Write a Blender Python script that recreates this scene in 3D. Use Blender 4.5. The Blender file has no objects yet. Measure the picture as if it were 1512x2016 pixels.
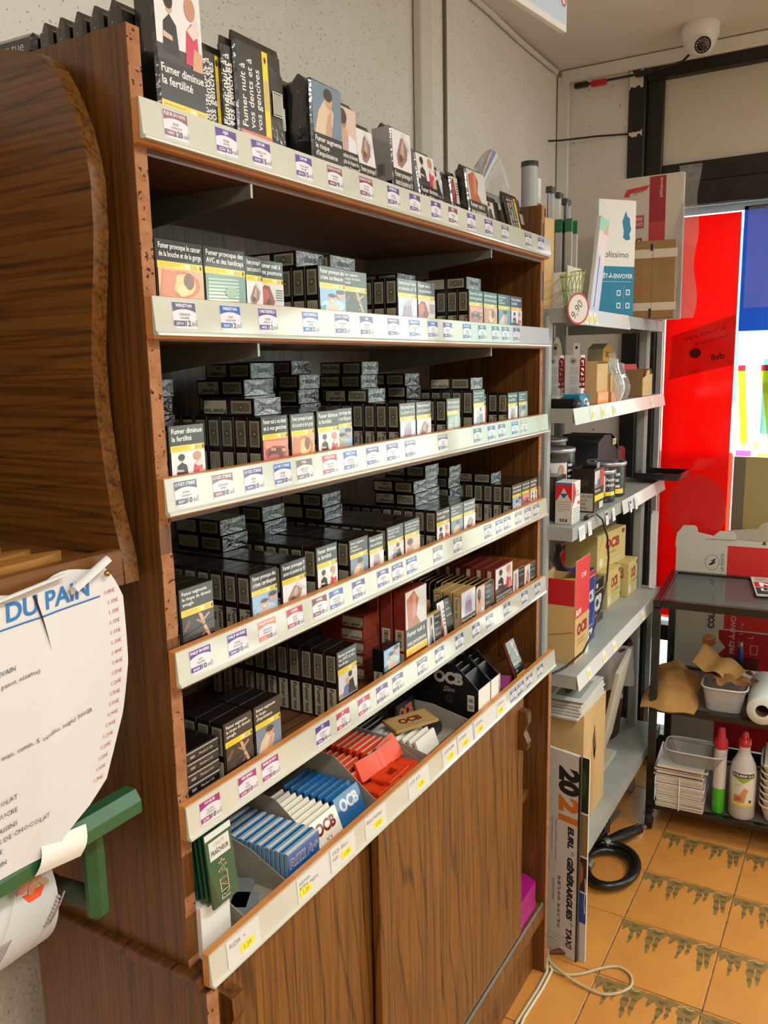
import bpy, bmesh, math, random
from mathutils import Matrix, Vector
from math import sin, cos, pi, radians
random.seed(7)
SC = bpy.context.scene
COL = SC.collection

# ------------------------------------------------------------------ camera
def make_camera():
    C = Vector((-0.6399, -0.6587, 1.5502))
    yaw, pitch, roll, fpx = 1.0321, 0.1746, -0.0198, 1633.18
    f = Vector((sin(yaw)*cos(pitch), cos(yaw)*cos(pitch), -sin(pitch)))
    r = Vector((cos(yaw), -sin(yaw), 0)); u = r.cross(f)
    c, s = cos(roll), sin(roll)
    R2, U2 = c*r+s*u, -s*r+c*u
    cam = bpy.data.cameras.new('camera')
    cam.sensor_fit = 'VERTICAL'; cam.sensor_height = 36; cam.lens = 36*fpx/2016
    cam.clip_start = 0.02; cam.clip_end = 200
    o = bpy.data.objects.new('camera', cam); COL.objects.link(o)
    m = Matrix.Identity(4)
    for i, v in enumerate((R2, U2, -f)):
        for k in range(3): m[k][i] = v[k]
    m.translation = C
    o.matrix_world = m
    SC.camera = o
make_camera()

# ------------------------------------------------------------------ world, lights, exposure
def make_world():
    w = bpy.data.worlds.new('sky'); SC.world = w; w.use_nodes = True
    nt = w.node_tree; bg = nt.nodes['Background']
    bg.inputs[0].default_value = (0.86, 0.93, 1.0, 1); bg.inputs[1].default_value = 8.0
make_world()
SC.view_settings.view_transform = 'Standard'; SC.view_settings.look = 'None'
SC.view_settings.gamma = 1; SC.view_settings.use_curve_mapping = False
SC.view_settings.exposure = -0.25
SC.cycles.use_denoising = True
SC.cycles.max_bounces = 8; SC.cycles.diffuse_bounces = 4; SC.cycles.glossy_bounces = 4
SC.cycles.transparent_max_bounces = 12; SC.cycles.sample_clamp_indirect = 6
SC.cycles.caustics_reflective = False; SC.cycles.caustics_refractive = False
CEIL = 2.59
LAMPS = [  # ceiling tubes: x, y, length along x, watts
    (-0.25, -1.35, 1.2, 40), (1.75, -1.75, 1.2, 36), (-1.75, -1.75, 1.2, 14)]
LAMP_COLOR = (1.0, 0.985, 0.94)
def make_lamps():
    for x, y, l, e in LAMPS:
        d = bpy.data.lights.new('tube_light', 'AREA'); d.shape = 'RECTANGLE'; d.size = l; d.size_y = 0.14
        d.energy = e; d.color = LAMP_COLOR
        o = bpy.data.objects.new('tube_light', d); COL.objects.link(o); o.location = (x, y, CEIL-0.082)
make_lamps()

# ------------------------------------------------------------------ helpers: colour, materials
def lin(c):
    if isinstance(c, str): c = tuple(int(c[i:i+2], 16) for i in (0, 2, 4))
    return tuple(((v/255)/12.92 if v/255 <= 0.04045 else ((v/255+0.055)/1.055)**2.4) for v in c[:3])
MATS = {}
def node(nt, typ, **kw):
    n = nt.nodes.new(typ)
    for k, v in kw.items():
        if k.startswith('i_'):
            key = k[2:]; key = int(key) if key.isdigit() else key.replace('_', ' ')
            n.inputs[key].default_value = v
        else: setattr(n, k, v)
    return n
def mat(name, color=(128,128,128), rough=0.5, metal=0.0, coat=0.0, bump=None, vary=None, trans=0.0, alpha=1.0, ior=1.45, attr=False, speck=None, spec=0.5, emit=None):
    if name in MATS: return MATS[name]
    m = bpy.data.materials.new(name); m.use_nodes = True; nt = m.node_tree
    b = nt.nodes['Principled BSDF']; L = nt.links.new
    b.inputs['Base Color'].default_value = (*lin(color), 1); b.inputs['Roughness'].default_value = rough
    b.inputs['Metallic'].default_value = metal; b.inputs['Coat Weight'].default_value = coat
    b.inputs['Coat Roughness'].default_value = 0.08; b.inputs['IOR'].default_value = ior
    b.inputs['Specular IOR Level'].default_value = spec
    b.inputs['Transmission Weight'].default_value = trans; b.inputs['Alpha'].default_value = alpha
    tc = None
    def tco():
        nonlocal tc
        if tc is None: tc = node(nt, 'ShaderNodeTexCoord')
        return tc.outputs['Object']
    src = None
    if attr:
        a = node(nt, 'ShaderNodeVertexColor', layer_name='Col'); src = a.outputs[0]; L(src, b.inputs['Base Color'])
    if vary:   # (scale, colour2, detail)
        n = node(nt, 'ShaderNodeTexNoise', i_Scale=vary[0], i_Detail=vary[2] if len(vary) > 2 else 4.0)
        L(tco(), n.inputs['Vector'])
        r = node(nt, 'ShaderNodeValToRGB'); r.color_ramp.elements[0].position = 0.35; r.color_ramp.elements[1].position = 0.68
        r.color_ramp.elements[0].color = (*lin(color), 1); r.color_ramp.elements[1].color = (*lin(vary[1]), 1)
        L(n.outputs['Fac'], r.inputs[0]); src = r.outputs[0]; L(src, b.inputs['Base Color'])
    if speck:  # (scale, colour, threshold)
        n = node(nt, 'ShaderNodeTexNoise', i_Scale=speck[0], i_Detail=2.0); L(tco(), n.inputs['Vector'])
        r = node(nt, 'ShaderNodeValToRGB'); r.color_ramp.elements[0].position = speck[2]; r.color_ramp.elements[1].position = speck[2]+0.03
        r.color_ramp.elements[0].color = (0,0,0,1); r.color_ramp.elements[1].color = (1,1,1,1)
        L(n.outputs['Fac'], r.inputs[0])
        mx = node(nt, 'ShaderNodeMix', data_type='RGBA'); L(r.outputs[0], mx.inputs[0])
        if src: L(src, mx.inputs[6])
        else: mx.inputs[6].default_value = (*lin(color), 1)
        mx.inputs[7].default_value = (*lin(speck[1]), 1); L(mx.outputs[2], b.inputs['Base Color'])
    if bump:   # (scale, strength, distance)
        n = node(nt, 'ShaderNodeTexNoise', i_Scale=bump[0], i_Detail=3.0); L(tco(), n.inputs['Vector'])
        bp = node(nt, 'ShaderNodeBump', i_Strength=bump[1], i_Distance=bump[2] if len(bump) > 2 else 0.002)
        L(n.outputs['Fac'], bp.inputs['Height']); L(bp.outputs[0], b.inputs['Normal']); L(bp.outputs[0], b.inputs['Coat Normal'])
    if emit:
        b.inputs['Emission Color'].default_value = (*lin(emit[0]), 1); b.inputs['Emission Strength'].default_value = emit[1]
    MATS[name] = m; return m
def wood(name, base, dark, axis='Z', scale=1.0, rough=0.38, light=None, lines=0.55):
    """laminate: fine straight pores, soft tone bands and sparse dark cathedral lines along one axis"""
    if name in MATS: return MATS[name]
    m = bpy.data.materials.new(name); m.use_nodes = True; nt = m.node_tree; L = nt.links.new
    b = nt.nodes['Principled BSDF']; b.inputs['Roughness'].default_value = rough
    tc = node(nt, 'ShaderNodeTexCoord')
    def stretched(k, f):
        mp = node(nt, 'ShaderNodeMapping'); st = [scale, scale, scale]; st['XYZ'.index(axis)] = scale*k; mp.inputs['Scale'].default_value = st
        L(tc.outputs['Object'], mp.inputs['Vector']); L(mp.outputs[0], f.inputs['Vector']); return f
    def ramp(src, a, c, lo, hi):
        r = node(nt, 'ShaderNodeMapRange'); r.inputs[1].default_value = a; r.inputs[2].default_value = c; r.inputs[3].default_value = lo; r.inputs[4].default_value = hi
        L(src, r.inputs[0]); return r.outputs[0]
    n1 = stretched(0.018, node(nt, 'ShaderNodeTexNoise', i_Scale=230.0, i_Detail=2.0)); n2 = stretched(0.05, node(nt, 'ShaderNodeTexNoise', i_Scale=30.0, i_Detail=3.0, i_Distortion=0.4))
    wv = stretched(0.10, node(nt, 'ShaderNodeTexWave', wave_type='BANDS', bands_direction='DIAGONAL', i_Scale=17.0, i_Distortion=11.0, i_Detail=1.5)); wv.inputs['Detail Scale'].default_value = 0.7
    def mth(op, x, y):
        q = node(nt, 'ShaderNodeMath', operation=op)
        for k, z in enumerate((x, y)):
            if isinstance(z, float): q.inputs[k].default_value = z
            else: L(z, q.inputs[k])
        return q.outputs[0]
    pores = ramp(n1.outputs['Fac'], 0.38, 0.55, 0.50, 0.0); tone = ramp(n2.outputs['Fac'], 0.35, 0.65, 0.26, 0.0); cath = ramp(wv.outputs['Fac'], 0.0, 0.10, lines, 0.0)
    fac = mth('MINIMUM', mth('ADD', mth('ADD', pores, tone), cath), 1.0)
    mx = node(nt, 'ShaderNodeMix', data_type='RGBA'); L(fac, mx.inputs[0]); mx.inputs[6].default_value = (*lin(light or base), 1); mx.inputs[7].default_value = (*lin(dark), 1); L(mx.outputs[2], b.inputs['Base Color'])
    bp = node(nt, 'ShaderNodeBump', i_Strength=0.10, i_Distance=0.001); L(n1.outputs['Fac'], bp.inputs['Height']); L(bp.outputs[0], b.inputs['Normal'])
    MATS[name] = m; return m
def sheet_mat(name, color, trans_w=0.75, attr=False, alpha=1.0, dens=0.42):
    """thin paper / film that lets daylight through"""
    if name in MATS: return MATS[name]
    m = bpy.data.materials.new(name); m.use_nodes = True; nt = m.node_tree; L = nt.links.new
    nt.nodes.remove(nt.nodes['Principled BSDF']); out = nt.nodes['Material Output']
    t = node(nt, 'ShaderNodeBsdfTranslucent'); d = node(nt, 'ShaderNodeBsdfDiffuse')
    d.inputs[0].default_value = (*lin(color), 1); t.inputs[0].default_value = (*[c*dens for c in lin(color)], 1)
    if attr:
        a = node(nt, 'ShaderNodeVertexColor', layer_name='Col'); L(a.outputs[0], d.inputs[0])
        k = node(nt, 'ShaderNodeVectorMath', operation='SCALE'); k.inputs['Scale'].default_value = dens; L(a.outputs[0], k.inputs[0]); L(k.outputs[0], t.inputs[0])
    mx = node(nt, 'ShaderNodeMixShader'); mx.inputs[0].default_value = trans_w
    L(d.outputs[0], mx.inputs[1]); L(t.outputs[0], mx.inputs[2]); res = mx.outputs[0]
    g = node(nt, 'ShaderNodeBsdfGlossy'); g.inputs['Roughness'].default_value = 0.12
    m2 = node(nt, 'ShaderNodeMixShader'); m2.inputs[0].default_value = 0.04
    L(res, m2.inputs[1]); L(g.outputs[0], m2.inputs[2]); res = m2.outputs[0]
    if alpha < 1:
        tr = node(nt, 'ShaderNodeBsdfTransparent'); m3 = node(nt, 'ShaderNodeMixShader'); m3.inputs[0].default_value = alpha
        L(tr.outputs[0], m3.inputs[1]); L(res, m3.inputs[2]); res = m3.outputs[0]
    L(res, out.inputs[0]); MATS[name] = m; return m
def film_mat(name, tint=(255,255,255), gloss=0.12, haze=0.1, bump=None, rough=0.06):
    """clear glass or plastic film: see-through with a sheen"""
    if name in MATS: return MATS[name]
    m = bpy.data.materials.new(name); m.use_nodes = True; nt = m.node_tree; L = nt.links.new
    nt.nodes.remove(nt.nodes['Principled BSDF']); out = nt.nodes['Material Output']
    tr = node(nt, 'ShaderNodeBsdfTransparent'); tr.inputs[0].default_value = (*lin(tint), 1)
    d = node(nt, 'ShaderNodeBsdfDiffuse'); d.inputs[0].default_value = (0.7, 0.7, 0.7, 1)
    m1 = node(nt, 'ShaderNodeMixShader'); m1.inputs[0].default_value = haze
    L(tr.outputs[0], m1.inputs[1]); L(d.outputs[0], m1.inputs[2])
    g = node(nt, 'ShaderNodeBsdfGlossy'); g.inputs['Roughness'].default_value = rough
    lw = node(nt, 'ShaderNodeLayerWeight'); lw.inputs[0].default_value = 0.15
    mt = node(nt, 'ShaderNodeMath', operation='MULTIPLY_ADD'); mt.inputs[1].default_value = 0.4; mt.inputs[2].default_value = gloss*0.5
    L(lw.outputs['Fresnel'], mt.inputs[0])
    m2 = node(nt, 'ShaderNodeMixShader'); L(mt.outputs[0], m2.inputs[0]); L(m1.outputs[0], m2.inputs[1]); L(g.outputs[0], m2.inputs[2])
    if bump:
        tc = node(nt, 'ShaderNodeTexCoord'); n = node(nt, 'ShaderNodeTexNoise', i_Scale=bump[0], i_Detail=3.0); L(tc.outputs['Object'], n.inputs['Vector'])
        bp = node(nt, 'ShaderNodeBump', i_Strength=bump[1], i_Distance=0.004); L(n.outputs['Fac'], bp.inputs['Height']); L(bp.outputs[0], g.inputs['Normal'])
    L(m2.outputs[0], out.inputs[0]); MATS[name] = m; return m

# ------------------------------------------------------------------ helpers: objects
def link(name, data, parent=None, loc=None, rot=None):
    o = bpy.data.objects.new(name, data); COL.objects.link(o)
    if parent is not None: o.parent = parent
    if loc is not None: o.location = loc
    if rot is not None: o.rotation_euler = rot
    return o
def tag(o, label=None, cat=None, group=None, kind=None):
    if label: o['label'] = label
    if cat: o['category'] = cat
    if group: o['group'] = group
    if kind: o['kind'] = kind
    return o
def thing(name, label, cat, loc=(0,0,0), rz=0.0, group=None, rot=None):
    o = link(name, None, None, loc, rot or (0, 0, rz)); o.empty_display_size = 0.05
    return tag(o, label, cat, group)
class MB:
    def __init__(s): s.v = []; s.f = []; s.m = []; s.sm = []
    def add(s, vs, fs, mi=0, smooth=False):
        b = len(s.v); s.v += [tuple(p) for p in vs]; s.f += [tuple(b+i for i in f) for f in fs]
        s.m += [mi]*len(fs); s.sm += [smooth]*len(fs); return s
    def box(s, x0, x1, y0, y1, z0, z1, mi=0):
        v = [(x, y, z) for z in (z0, z1) for y in (y0, y1) for x in (x0, x1)]
        return s.add(v, [(0,2,3,1),(4,5,7,6),(0,1,5,4),(2,6,7,3),(0,4,6,2),(1,3,7,5)], mi)
    def cbox(s, x0, x1, y0, y1, z0, z1, b=0.001, mi=0):
        """box with chamfered edges"""
        lo, hi = (x0,y0,z0), (x1,y1,z1); v = []; idx = {}
        for sx in (0,1):
            for sy in (0,1):
                for sz in (0,1):
                    c = [(hi if t else lo)[k] for k, t in enumerate((sx,sy,sz))]
                    d = [(-b if t else b) for t in (sx,sy,sz)]
                    for k in range(3):   # vertex lying on the face normal to axis k
                        q = [c[j]+(0 if j == k else d[j]) for j in range(3)]
                        idx[(sx,sy,sz,k)] = len(v); v.append(tuple(q))
        f = []
        for k in range(3):
            a, c = [(1,2),(2,0),(0,1)][k]
            for t in (0,1):
                loop = []
                for p, q in ((0,0),(1,0),(1,1),(0,1)):
                    s3 = [0,0,0]; s3[k] = t; s3[a] = p; s3[c] = q; loop.append(idx[(*s3, k)])
                f.append(tuple(loop) if t else tuple(reversed(loop)))
        for k in range(3):               # edges along axis k
            a, c = [(1,2),(2,0),(0,1)][k]
            for p in (0,1):
                for q in (0,1):
                    e = []
                    for t, fa in ((0,a),(1,a),(1,c),(0,c)):
                        s3 = [0,0,0]; s3[k] = t; s3[a] = p; s3[c] = q; e.append(idx[(*s3, fa)])
                    f.append(tuple(e) if (p == q) else tuple(reversed(e)))
        for sx in (0,1):
            for sy in (0,1):
                for sz in (0,1):
                    t = [idx[(sx,sy,sz,k)] for k in range(3)]
                    f.append(tuple(t) if (sx+sy+sz) % 2 else tuple(reversed(t)))
        return s.add(v, f, mi)
    def tube(s, pts, r, n=8, mi=0, caps=True, smooth=True):
        pts = [Vector(p) for p in pts]; rr = r if isinstance(r, (list, tuple)) else [r]*len(pts)
        v = []; up = None
        for i, p in enumerate(pts):
            t = (pts[min(i+1, len(pts)-1)]-pts[max(i-1, 0)]).normalized()
            if up is None:
                up = Vector((0,0,1)) if abs(t.z) < 0.9 else Vector((1,0,0))
            a = t.cross(up).normalized(); up = a.cross(t).normalized()
            for k in range(n):
                an = 2*pi*k/n; v.append(p+a*(rr[i]*cos(an))+up*(rr[i]*sin(an)))
        f = [(i*n+k, (i+1)*n+k, (i+1)*n+(k+1) % n, i*n+(k+1) % n) for i in range(len(pts)-1) for k in range(n)]
        s.add(v, f, mi, smooth)
        if caps:
            s.add(v[:n], [tuple(range(n))], mi); s.add(v[-n:], [tuple(reversed(range(n)))], mi)
        return s
    def lathe(s, prof, n=24, c=(0,0,0), mi=0, smooth=True, axis='Z', caps=True):
        v = []
        for r, h in prof:
            for k in range(n):
                an = 2*pi*k/n; a, b = r*cos(an), r*sin(an)
                q = {'Z': (a, b, h), 'X': (h, a, b), 'Y': (b, h, a)}[axis]
                v.append((q[0]+c[0], q[1]+c[1], q[2]+c[2]))
        m = len(prof)
        f = [(i*n+k, i*n+(k+1) % n, (i+1)*n+(k+1) % n, (i+1)*n+k) for i in range(m-1) for k in range(n)]
        s.add(v, f, mi, smooth)
        if caps:
            s.add(v[:n], [tuple(reversed(range(n)))], mi); s.add(v[-n:], [tuple(range(n))], mi)
        return s
    def prism(s, pts, a, b, axis='X', mi=0):
        """2D outline extruded from a to b along axis; pts are (y,z), (x,z) or (x,y)"""
        def q(p, t): return {'X': (t, p[0], p[1]), 'Y': (p[0], t, p[1]), 'Z': (p[0], p[1], t)}[axis]
        n = len(pts); v = [q(p, a) for p in pts]+[q(p, b) for p in pts]
        f = [tuple(reversed(range(n))), tuple(range(n, 2*n))]+[(i, (i+1) % n, n+(i+1) % n, n+i) for i in range(n)]
        return s.add(v, f, mi)
    def grid(s, fn, nu, nv, mi=0, smooth=True):
        v = [fn(i/nu, j/nv) for j in range(nv+1) for i in range(nu+1)]; w = nu+1
        return s.add(v, [(j*w+i, j*w+i+1, (j+1)*w+i+1, (j+1)*w+i) for j in range(nv) for i in range(nu)], mi, smooth)
    def shell(s, fn, nu, nv, t, mi=0, smooth=True):
        """a sheet with thickness t (offset along the given grid's normals)"""
        w = nu+1; P = [[Vector(fn(i/nu, j/nv)) for i in range(w)] for j in range(nv+1)]; Q = []
        for j in range(nv+1):
            for i in range(w):
                du = P[j][min(i+1, nu)]-P[j][max(i-1, 0)]; dv = P[min(j+1, nv)][i]-P[max(j-1, 0)][i]
                n = du.cross(dv); n = n.normalized() if n.length > 1e-12 else Vector((0,0,1)); Q.append(P[j][i]+n*t)
        A = [p for row in P for p in row]; N = len(A)
        f = [(j*w+i, (j+1)*w+i, (j+1)*w+i+1, j*w+i+1) for j in range(nv) for i in range(nu)]
        g = [(N+j*w+i, N+j*w+i+1, N+(j+1)*w+i+1, N+(j+1)*w+i) for j in range(nv) for i in range(nu)]
        e = [(i, i+1, N+i+1, N+i) for i in range(nu)]+[(nv*w+i+1, nv*w+i, N+nv*w+i, N+nv*w+i+1) for i in range(nu)]
        e += [((j+1)*w, j*w, N+j*w, N+(j+1)*w) for j in range(nv)]+[(j*w+nu, (j+1)*w+nu, N+(j+1)*w+nu, N+j*w+nu) for j in range(nv)]
        return s.add(A+Q, f+g, mi, smooth).add(A+Q, e, mi)
    def move(s, M):
        s.v = [tuple(M @ Vector(p)) for p in s.v]; return s
    def mesh(s, name, mats, fix=True):
        me = bpy.data.meshes.new(name); me.from_pydata(s.v, [], s.f)
        for m in (mats if isinstance(mats, (list, tuple)) else [mats]): me.materials.append(m)
        me.polygons.foreach_set('material_index', s.m); me.polygons.foreach_set('use_smooth', s.sm)
        if fix:
            bm = bmesh.new(); bm.from_mesh(me); bmesh.ops.recalc_face_normals(bm, faces=bm.faces); bm.to_mesh(me); bm.free()
        me.update(); return me
    def build(s, name, mats, parent=None, loc=None, rot=None, world=False):
        if world and parent is not None:
            l = parent.location; s.v = [(a-l.x, b-l.y, c-l.z) for a, b, c in s.v]
        return link(name, s.mesh(name, mats), parent, loc, rot)
def copy_tree(o, parent=None, loc=None, rot=None):
    c = o.copy(); COL.objects.link(c); c.parent = parent
    if loc is not None: c.location = loc
    if rot is not None: c.rotation_euler = rot
    for ch in o.children: copy_tree(ch, c)
    return c

# ------------------------------------------------------------------ helpers: flat print (shapes and lettering)
_TX = {}
def glyphs(s, bold=0.0, res=1):
    key = (s, bold, res)
    if key not in _TX:
        cu = bpy.data.curves.new('t', 'FONT'); cu.body = s; cu.resolution_u = res; cu.offset = bold; cu.fill_mode = 'FRONT'
        o = bpy.data.objects.new('t', cu); me = bpy.data.meshes.new_from_object(o)
        v = [(p.co.x, p.co.y) for p in me.vertices]; f = [tuple(p.vertices) for p in me.polygons]
        bpy.data.objects.remove(o); bpy.data.curves.remove(cu); bpy.data.meshes.remove(me)
        x0 = min([p[0] for p in v] or [0]); x1 = max([p[0] for p in v] or [0.1])
        _TX[key] = ([(a-x0, b) for a, b in v], f, x1-x0)
    return _TX[key]
CAP = 0.70
class Art:
    """flat print in the plane (u, v); later layers lie on top"""
    def __init__(s): s.v = []; s.f = []; s.c = []; s.l = 0
    def poly(s, pts, c, lift=True):
        b = len(s.v); s.v += [(p[0], p[1], s.l) for p in pts]; s.c += [c]*len(pts); s.f.append(tuple(range(b, b+len(pts))))
        if lift: s.l += 1
        return s
    def rect(s, x0, y0, x1, y1, c): return s.poly([(x0,y0),(x1,y0),(x1,y1),(x0,y1)], c)
    def ell(s, x, y, rx, ry, c, n=14, rot=0):
        return s.poly([(x+rx*cos(2*pi*k/n)*cos(rot)-ry*sin(2*pi*k/n)*sin(rot), y+rx*cos(2*pi*k/n)*sin(rot)+ry*sin(2*pi*k/n)*cos(rot)) for k in range(n)], c)
    def frame(s, x0, y0, x1, y1, t, c):
        l = s.l
        for q in ((x0,y0,x1,y0+t),(x0,y1-t,x1,y1),(x0,y0+t,x0+t,y1-t),(x1-t,y0+t,x1,y1-t)): s.l = l; s.rect(*q, c)
        return s
    def line(s, pts, t, c):
        for a, b in zip(pts, pts[1:]):
            dx, dy = b[0]-a[0], b[1]-a[1]; d = math.hypot(dx, dy) or 1; nx, ny = -dy/d*t/2, dx/d*t/2
            s.poly([(a[0]-nx,a[1]-ny),(b[0]-nx,b[1]-ny),(b[0]+nx,b[1]+ny),(a[0]+nx,a[1]+ny)], c, False)
        s.l += 1; return s
    def text(s, t, x, y, h, c, align='L', w=None, rot=0, bold=0.0, shear=0.0, fit=False, mirror=False):
        v, f, tw = glyphs(t, bold, 4 if h > 0.0115 else 2 if h > 0.0055 else 1); k = h/CAP; kx = k
        if w and (tw*k > w or fit): kx = w/tw
        ox = {'L': 0, 'C': -tw*kx/2, 'R': -tw*kx}[align]; b = len(s.v); ca, sa = cos(rot), sin(rot)
        for a, q in v:
            X = ox+a*kx+q*k*shear; Y = q*k
            if mirror: X = -X
            s.v.append((x+X*ca-Y*sa, y+X*sa+Y*ca, s.l))
        s.c += [c]*len(v); s.f += [tuple(b+i for i in g) for g in f]; s.l += 1; return s
    def bars(s, x0, y0, x1, y1, c, n=14, vertical=True, seed=1):
        r = random.Random(seed); l = s.l; t = 0.0
        ws = [r.choice((1,1,2,3)) for _ in range(2*n)]; tot = sum(ws)
        for i, q in enumerate(ws):
            if i % 2 == 0:
                a, b = t/tot, (t+q)/tot; s.l = l
                if vertical: s.rect(x0+(x1-x0)*a, y0, x0+(x1-x0)*b, y1, c)
                else: s.rect(x0, y0+(y1-y0)*a, x1, y0+(y1-y0)*b, c)
            t += q
        return s
    def lines(s, x0, y0, x1, y1, n, c, fill=0.45, seed=2):
        """rows of tiny print too small to read"""
        r = random.Random(seed); l = s.l; hh = (y1-y0)/n
        for i in range(n):
            s.l = l; e = x1 if i < n-1 else x0+(x1-x0)*r.uniform(0.4, 0.9); y = y1-hh*(i+0.8); x = x0
            while x < e-1e-6:
                ww = (x1-x0)*r.uniform(0.08, 0.2); s.l = l; s.rect(x, y, min(x+ww, e), y+hh*fill, c); x += ww+(x1-x0)*0.025
        return s
    def put(s, o, x0, y0, sx, sy=None):
        """paste another Art"""
        sy = sy or sx; b = len(s.v)
        s.v += [(x0+p[0]*sx, y0+p[1]*sy, s.l+p[2]) for p in o.v]; s.c += o.c; s.f += [tuple(b+i for i in g) for g in o.f]; s.l += o.l; return s
    def mesh(s, name, org, U, V, m=None, eps=0.00009, base=0.00015):
        U, V, O = Vector(U), Vector(V), Vector(org); N = U.cross(V).normalized()
        me = bpy.data.meshes.new(name)
        me.from_pydata([tuple(O+U*p[0]+V*p[1]+N*(base+eps*p[2])) for p in s.v], [], s.f)
        at = me.color_attributes.new('Col', 'FLOAT_COLOR', 'POINT'); buf = []; cache = {}
        for c in s.c:
            if c not in cache: cache[c] = (*lin(c), 1.0)
            buf += cache[c]
        at.data.foreach_set('color', buf)
        me.materials.append(m or MATS['print']); me.update(); return me
    def build(s, name, org, U, V, parent=None, m=None, loc=None, rot=None, eps=0.00009, base=0.00015):
        return link(name, s.mesh(name, org, U, V, m, eps, base), parent, loc, rot)
def wrap_art(name, art, fn, parent, m, step=0.006, axis=0):
    """print bent over a curved surface: cut into narrow bands, then each vertex (u, v, layer) goes through fn"""
    me = bpy.data.meshes.new(name); me.from_pydata([(a, b, c*1e-3) for a, b, c in art.v], [], art.f)
    at = me.color_attributes.new('Col', 'FLOAT_COLOR', 'POINT'); at.data.foreach_set('color', [q for c in art.c for q in (*lin(c), 1.0)])
    bm = bmesh.new(); bm.from_mesh(me); w = [v[axis] for v in art.v]; lo, hi = min(w), max(w); n = int((hi-lo)/step)+1
    for k in range(1, n):
        co = [0, 0, 0]; co[axis] = lo+(hi-lo)*k/n; no = [0, 0, 0]; no[axis] = 1
        bmesh.ops.bisect_plane(bm, geom=bm.verts[:]+bm.edges[:]+bm.faces[:], dist=1e-7, plane_co=co, plane_no=no)
    for v in bm.verts: v.co = fn(v.co.x, v.co.y, v.co.z*1e3)
    bm.to_mesh(me); bm.free(); me.materials.append(m); me.update(); return link(name, me, parent)
mat('print', rough=0.55, attr=True)
mat('print_gloss', rough=0.35, attr=True, coat=1.0)
mat('print_paper', rough=0.85, attr=True, spec=0.2)
X, Y, Z = Vector((1,0,0)), Vector((0,1,0)), Vector((0,0,1))
def face_art(parent, art, w, d, h, face, name, m=None, base=0.00015):
    """lay print on one face of a box centred on x, y with its base at z = 0; art in metres from the face's lower left"""
    fr = {'front': ((-w/2,-d/2,0), X, Z), 'left': ((-w/2,d/2,0), -Y, Z), 'right': ((w/2,-d/2,0), Y, Z),
          'back': ((w/2,d/2,0), -X, Z), 'top': ((-w/2,-d/2,h), X, Y)}[face]
    return art.build(name, *fr, parent=parent, m=m, base=base)
NTH = ['front','second','third','fourth','fifth','sixth','seventh','eighth','ninth','tenth','eleventh','twelfth','thirteenth','fourteenth','fifteenth','sixteenth','seventeenth','eighteenth','nineteenth','twentieth','twenty-first','twenty-second','twenty-third','twenty-fourth','twenty-fifth','twenty-sixth']
ORD = ['zeroth','first','second','third','fourth','fifth','sixth','seventh','eighth','ninth','tenth','eleventh','twelfth','thirteenth','fourteenth','fifteenth','sixteenth']

# ================================================================== the room
WY, WX = 0.44, 2.50            # plaster wall behind the cabinet, wall with the shop window
RX0, RY0 = -2.4, -2.6
m_wall = mat('rough_plaster', (240,238,232), 0.85, vary=(3.0,(232,229,221)), speck=(150.0,(158,148,134),0.645), bump=(120.0,0.5,0.004))
m_wall2 = mat('plaster_far', (226,222,213), 0.88, vary=(4.0,(212,206,195)), speck=(60.0,(150,140,124),0.70), bump=(70.0,0.4,0.004))
m_ceil = mat('ceiling_paint', (226,222,212), 0.8, vary=(1.5,(216,210,198)))
m_black = mat('black_frame', (22,20,17), 0.42, vary=(14.0,(34,30,25)))
def struct(name, mb, m, parent=None):
    o = mb.build(name, m, parent)
    if parent is None: tag(o, kind='structure')
    return o
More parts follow.
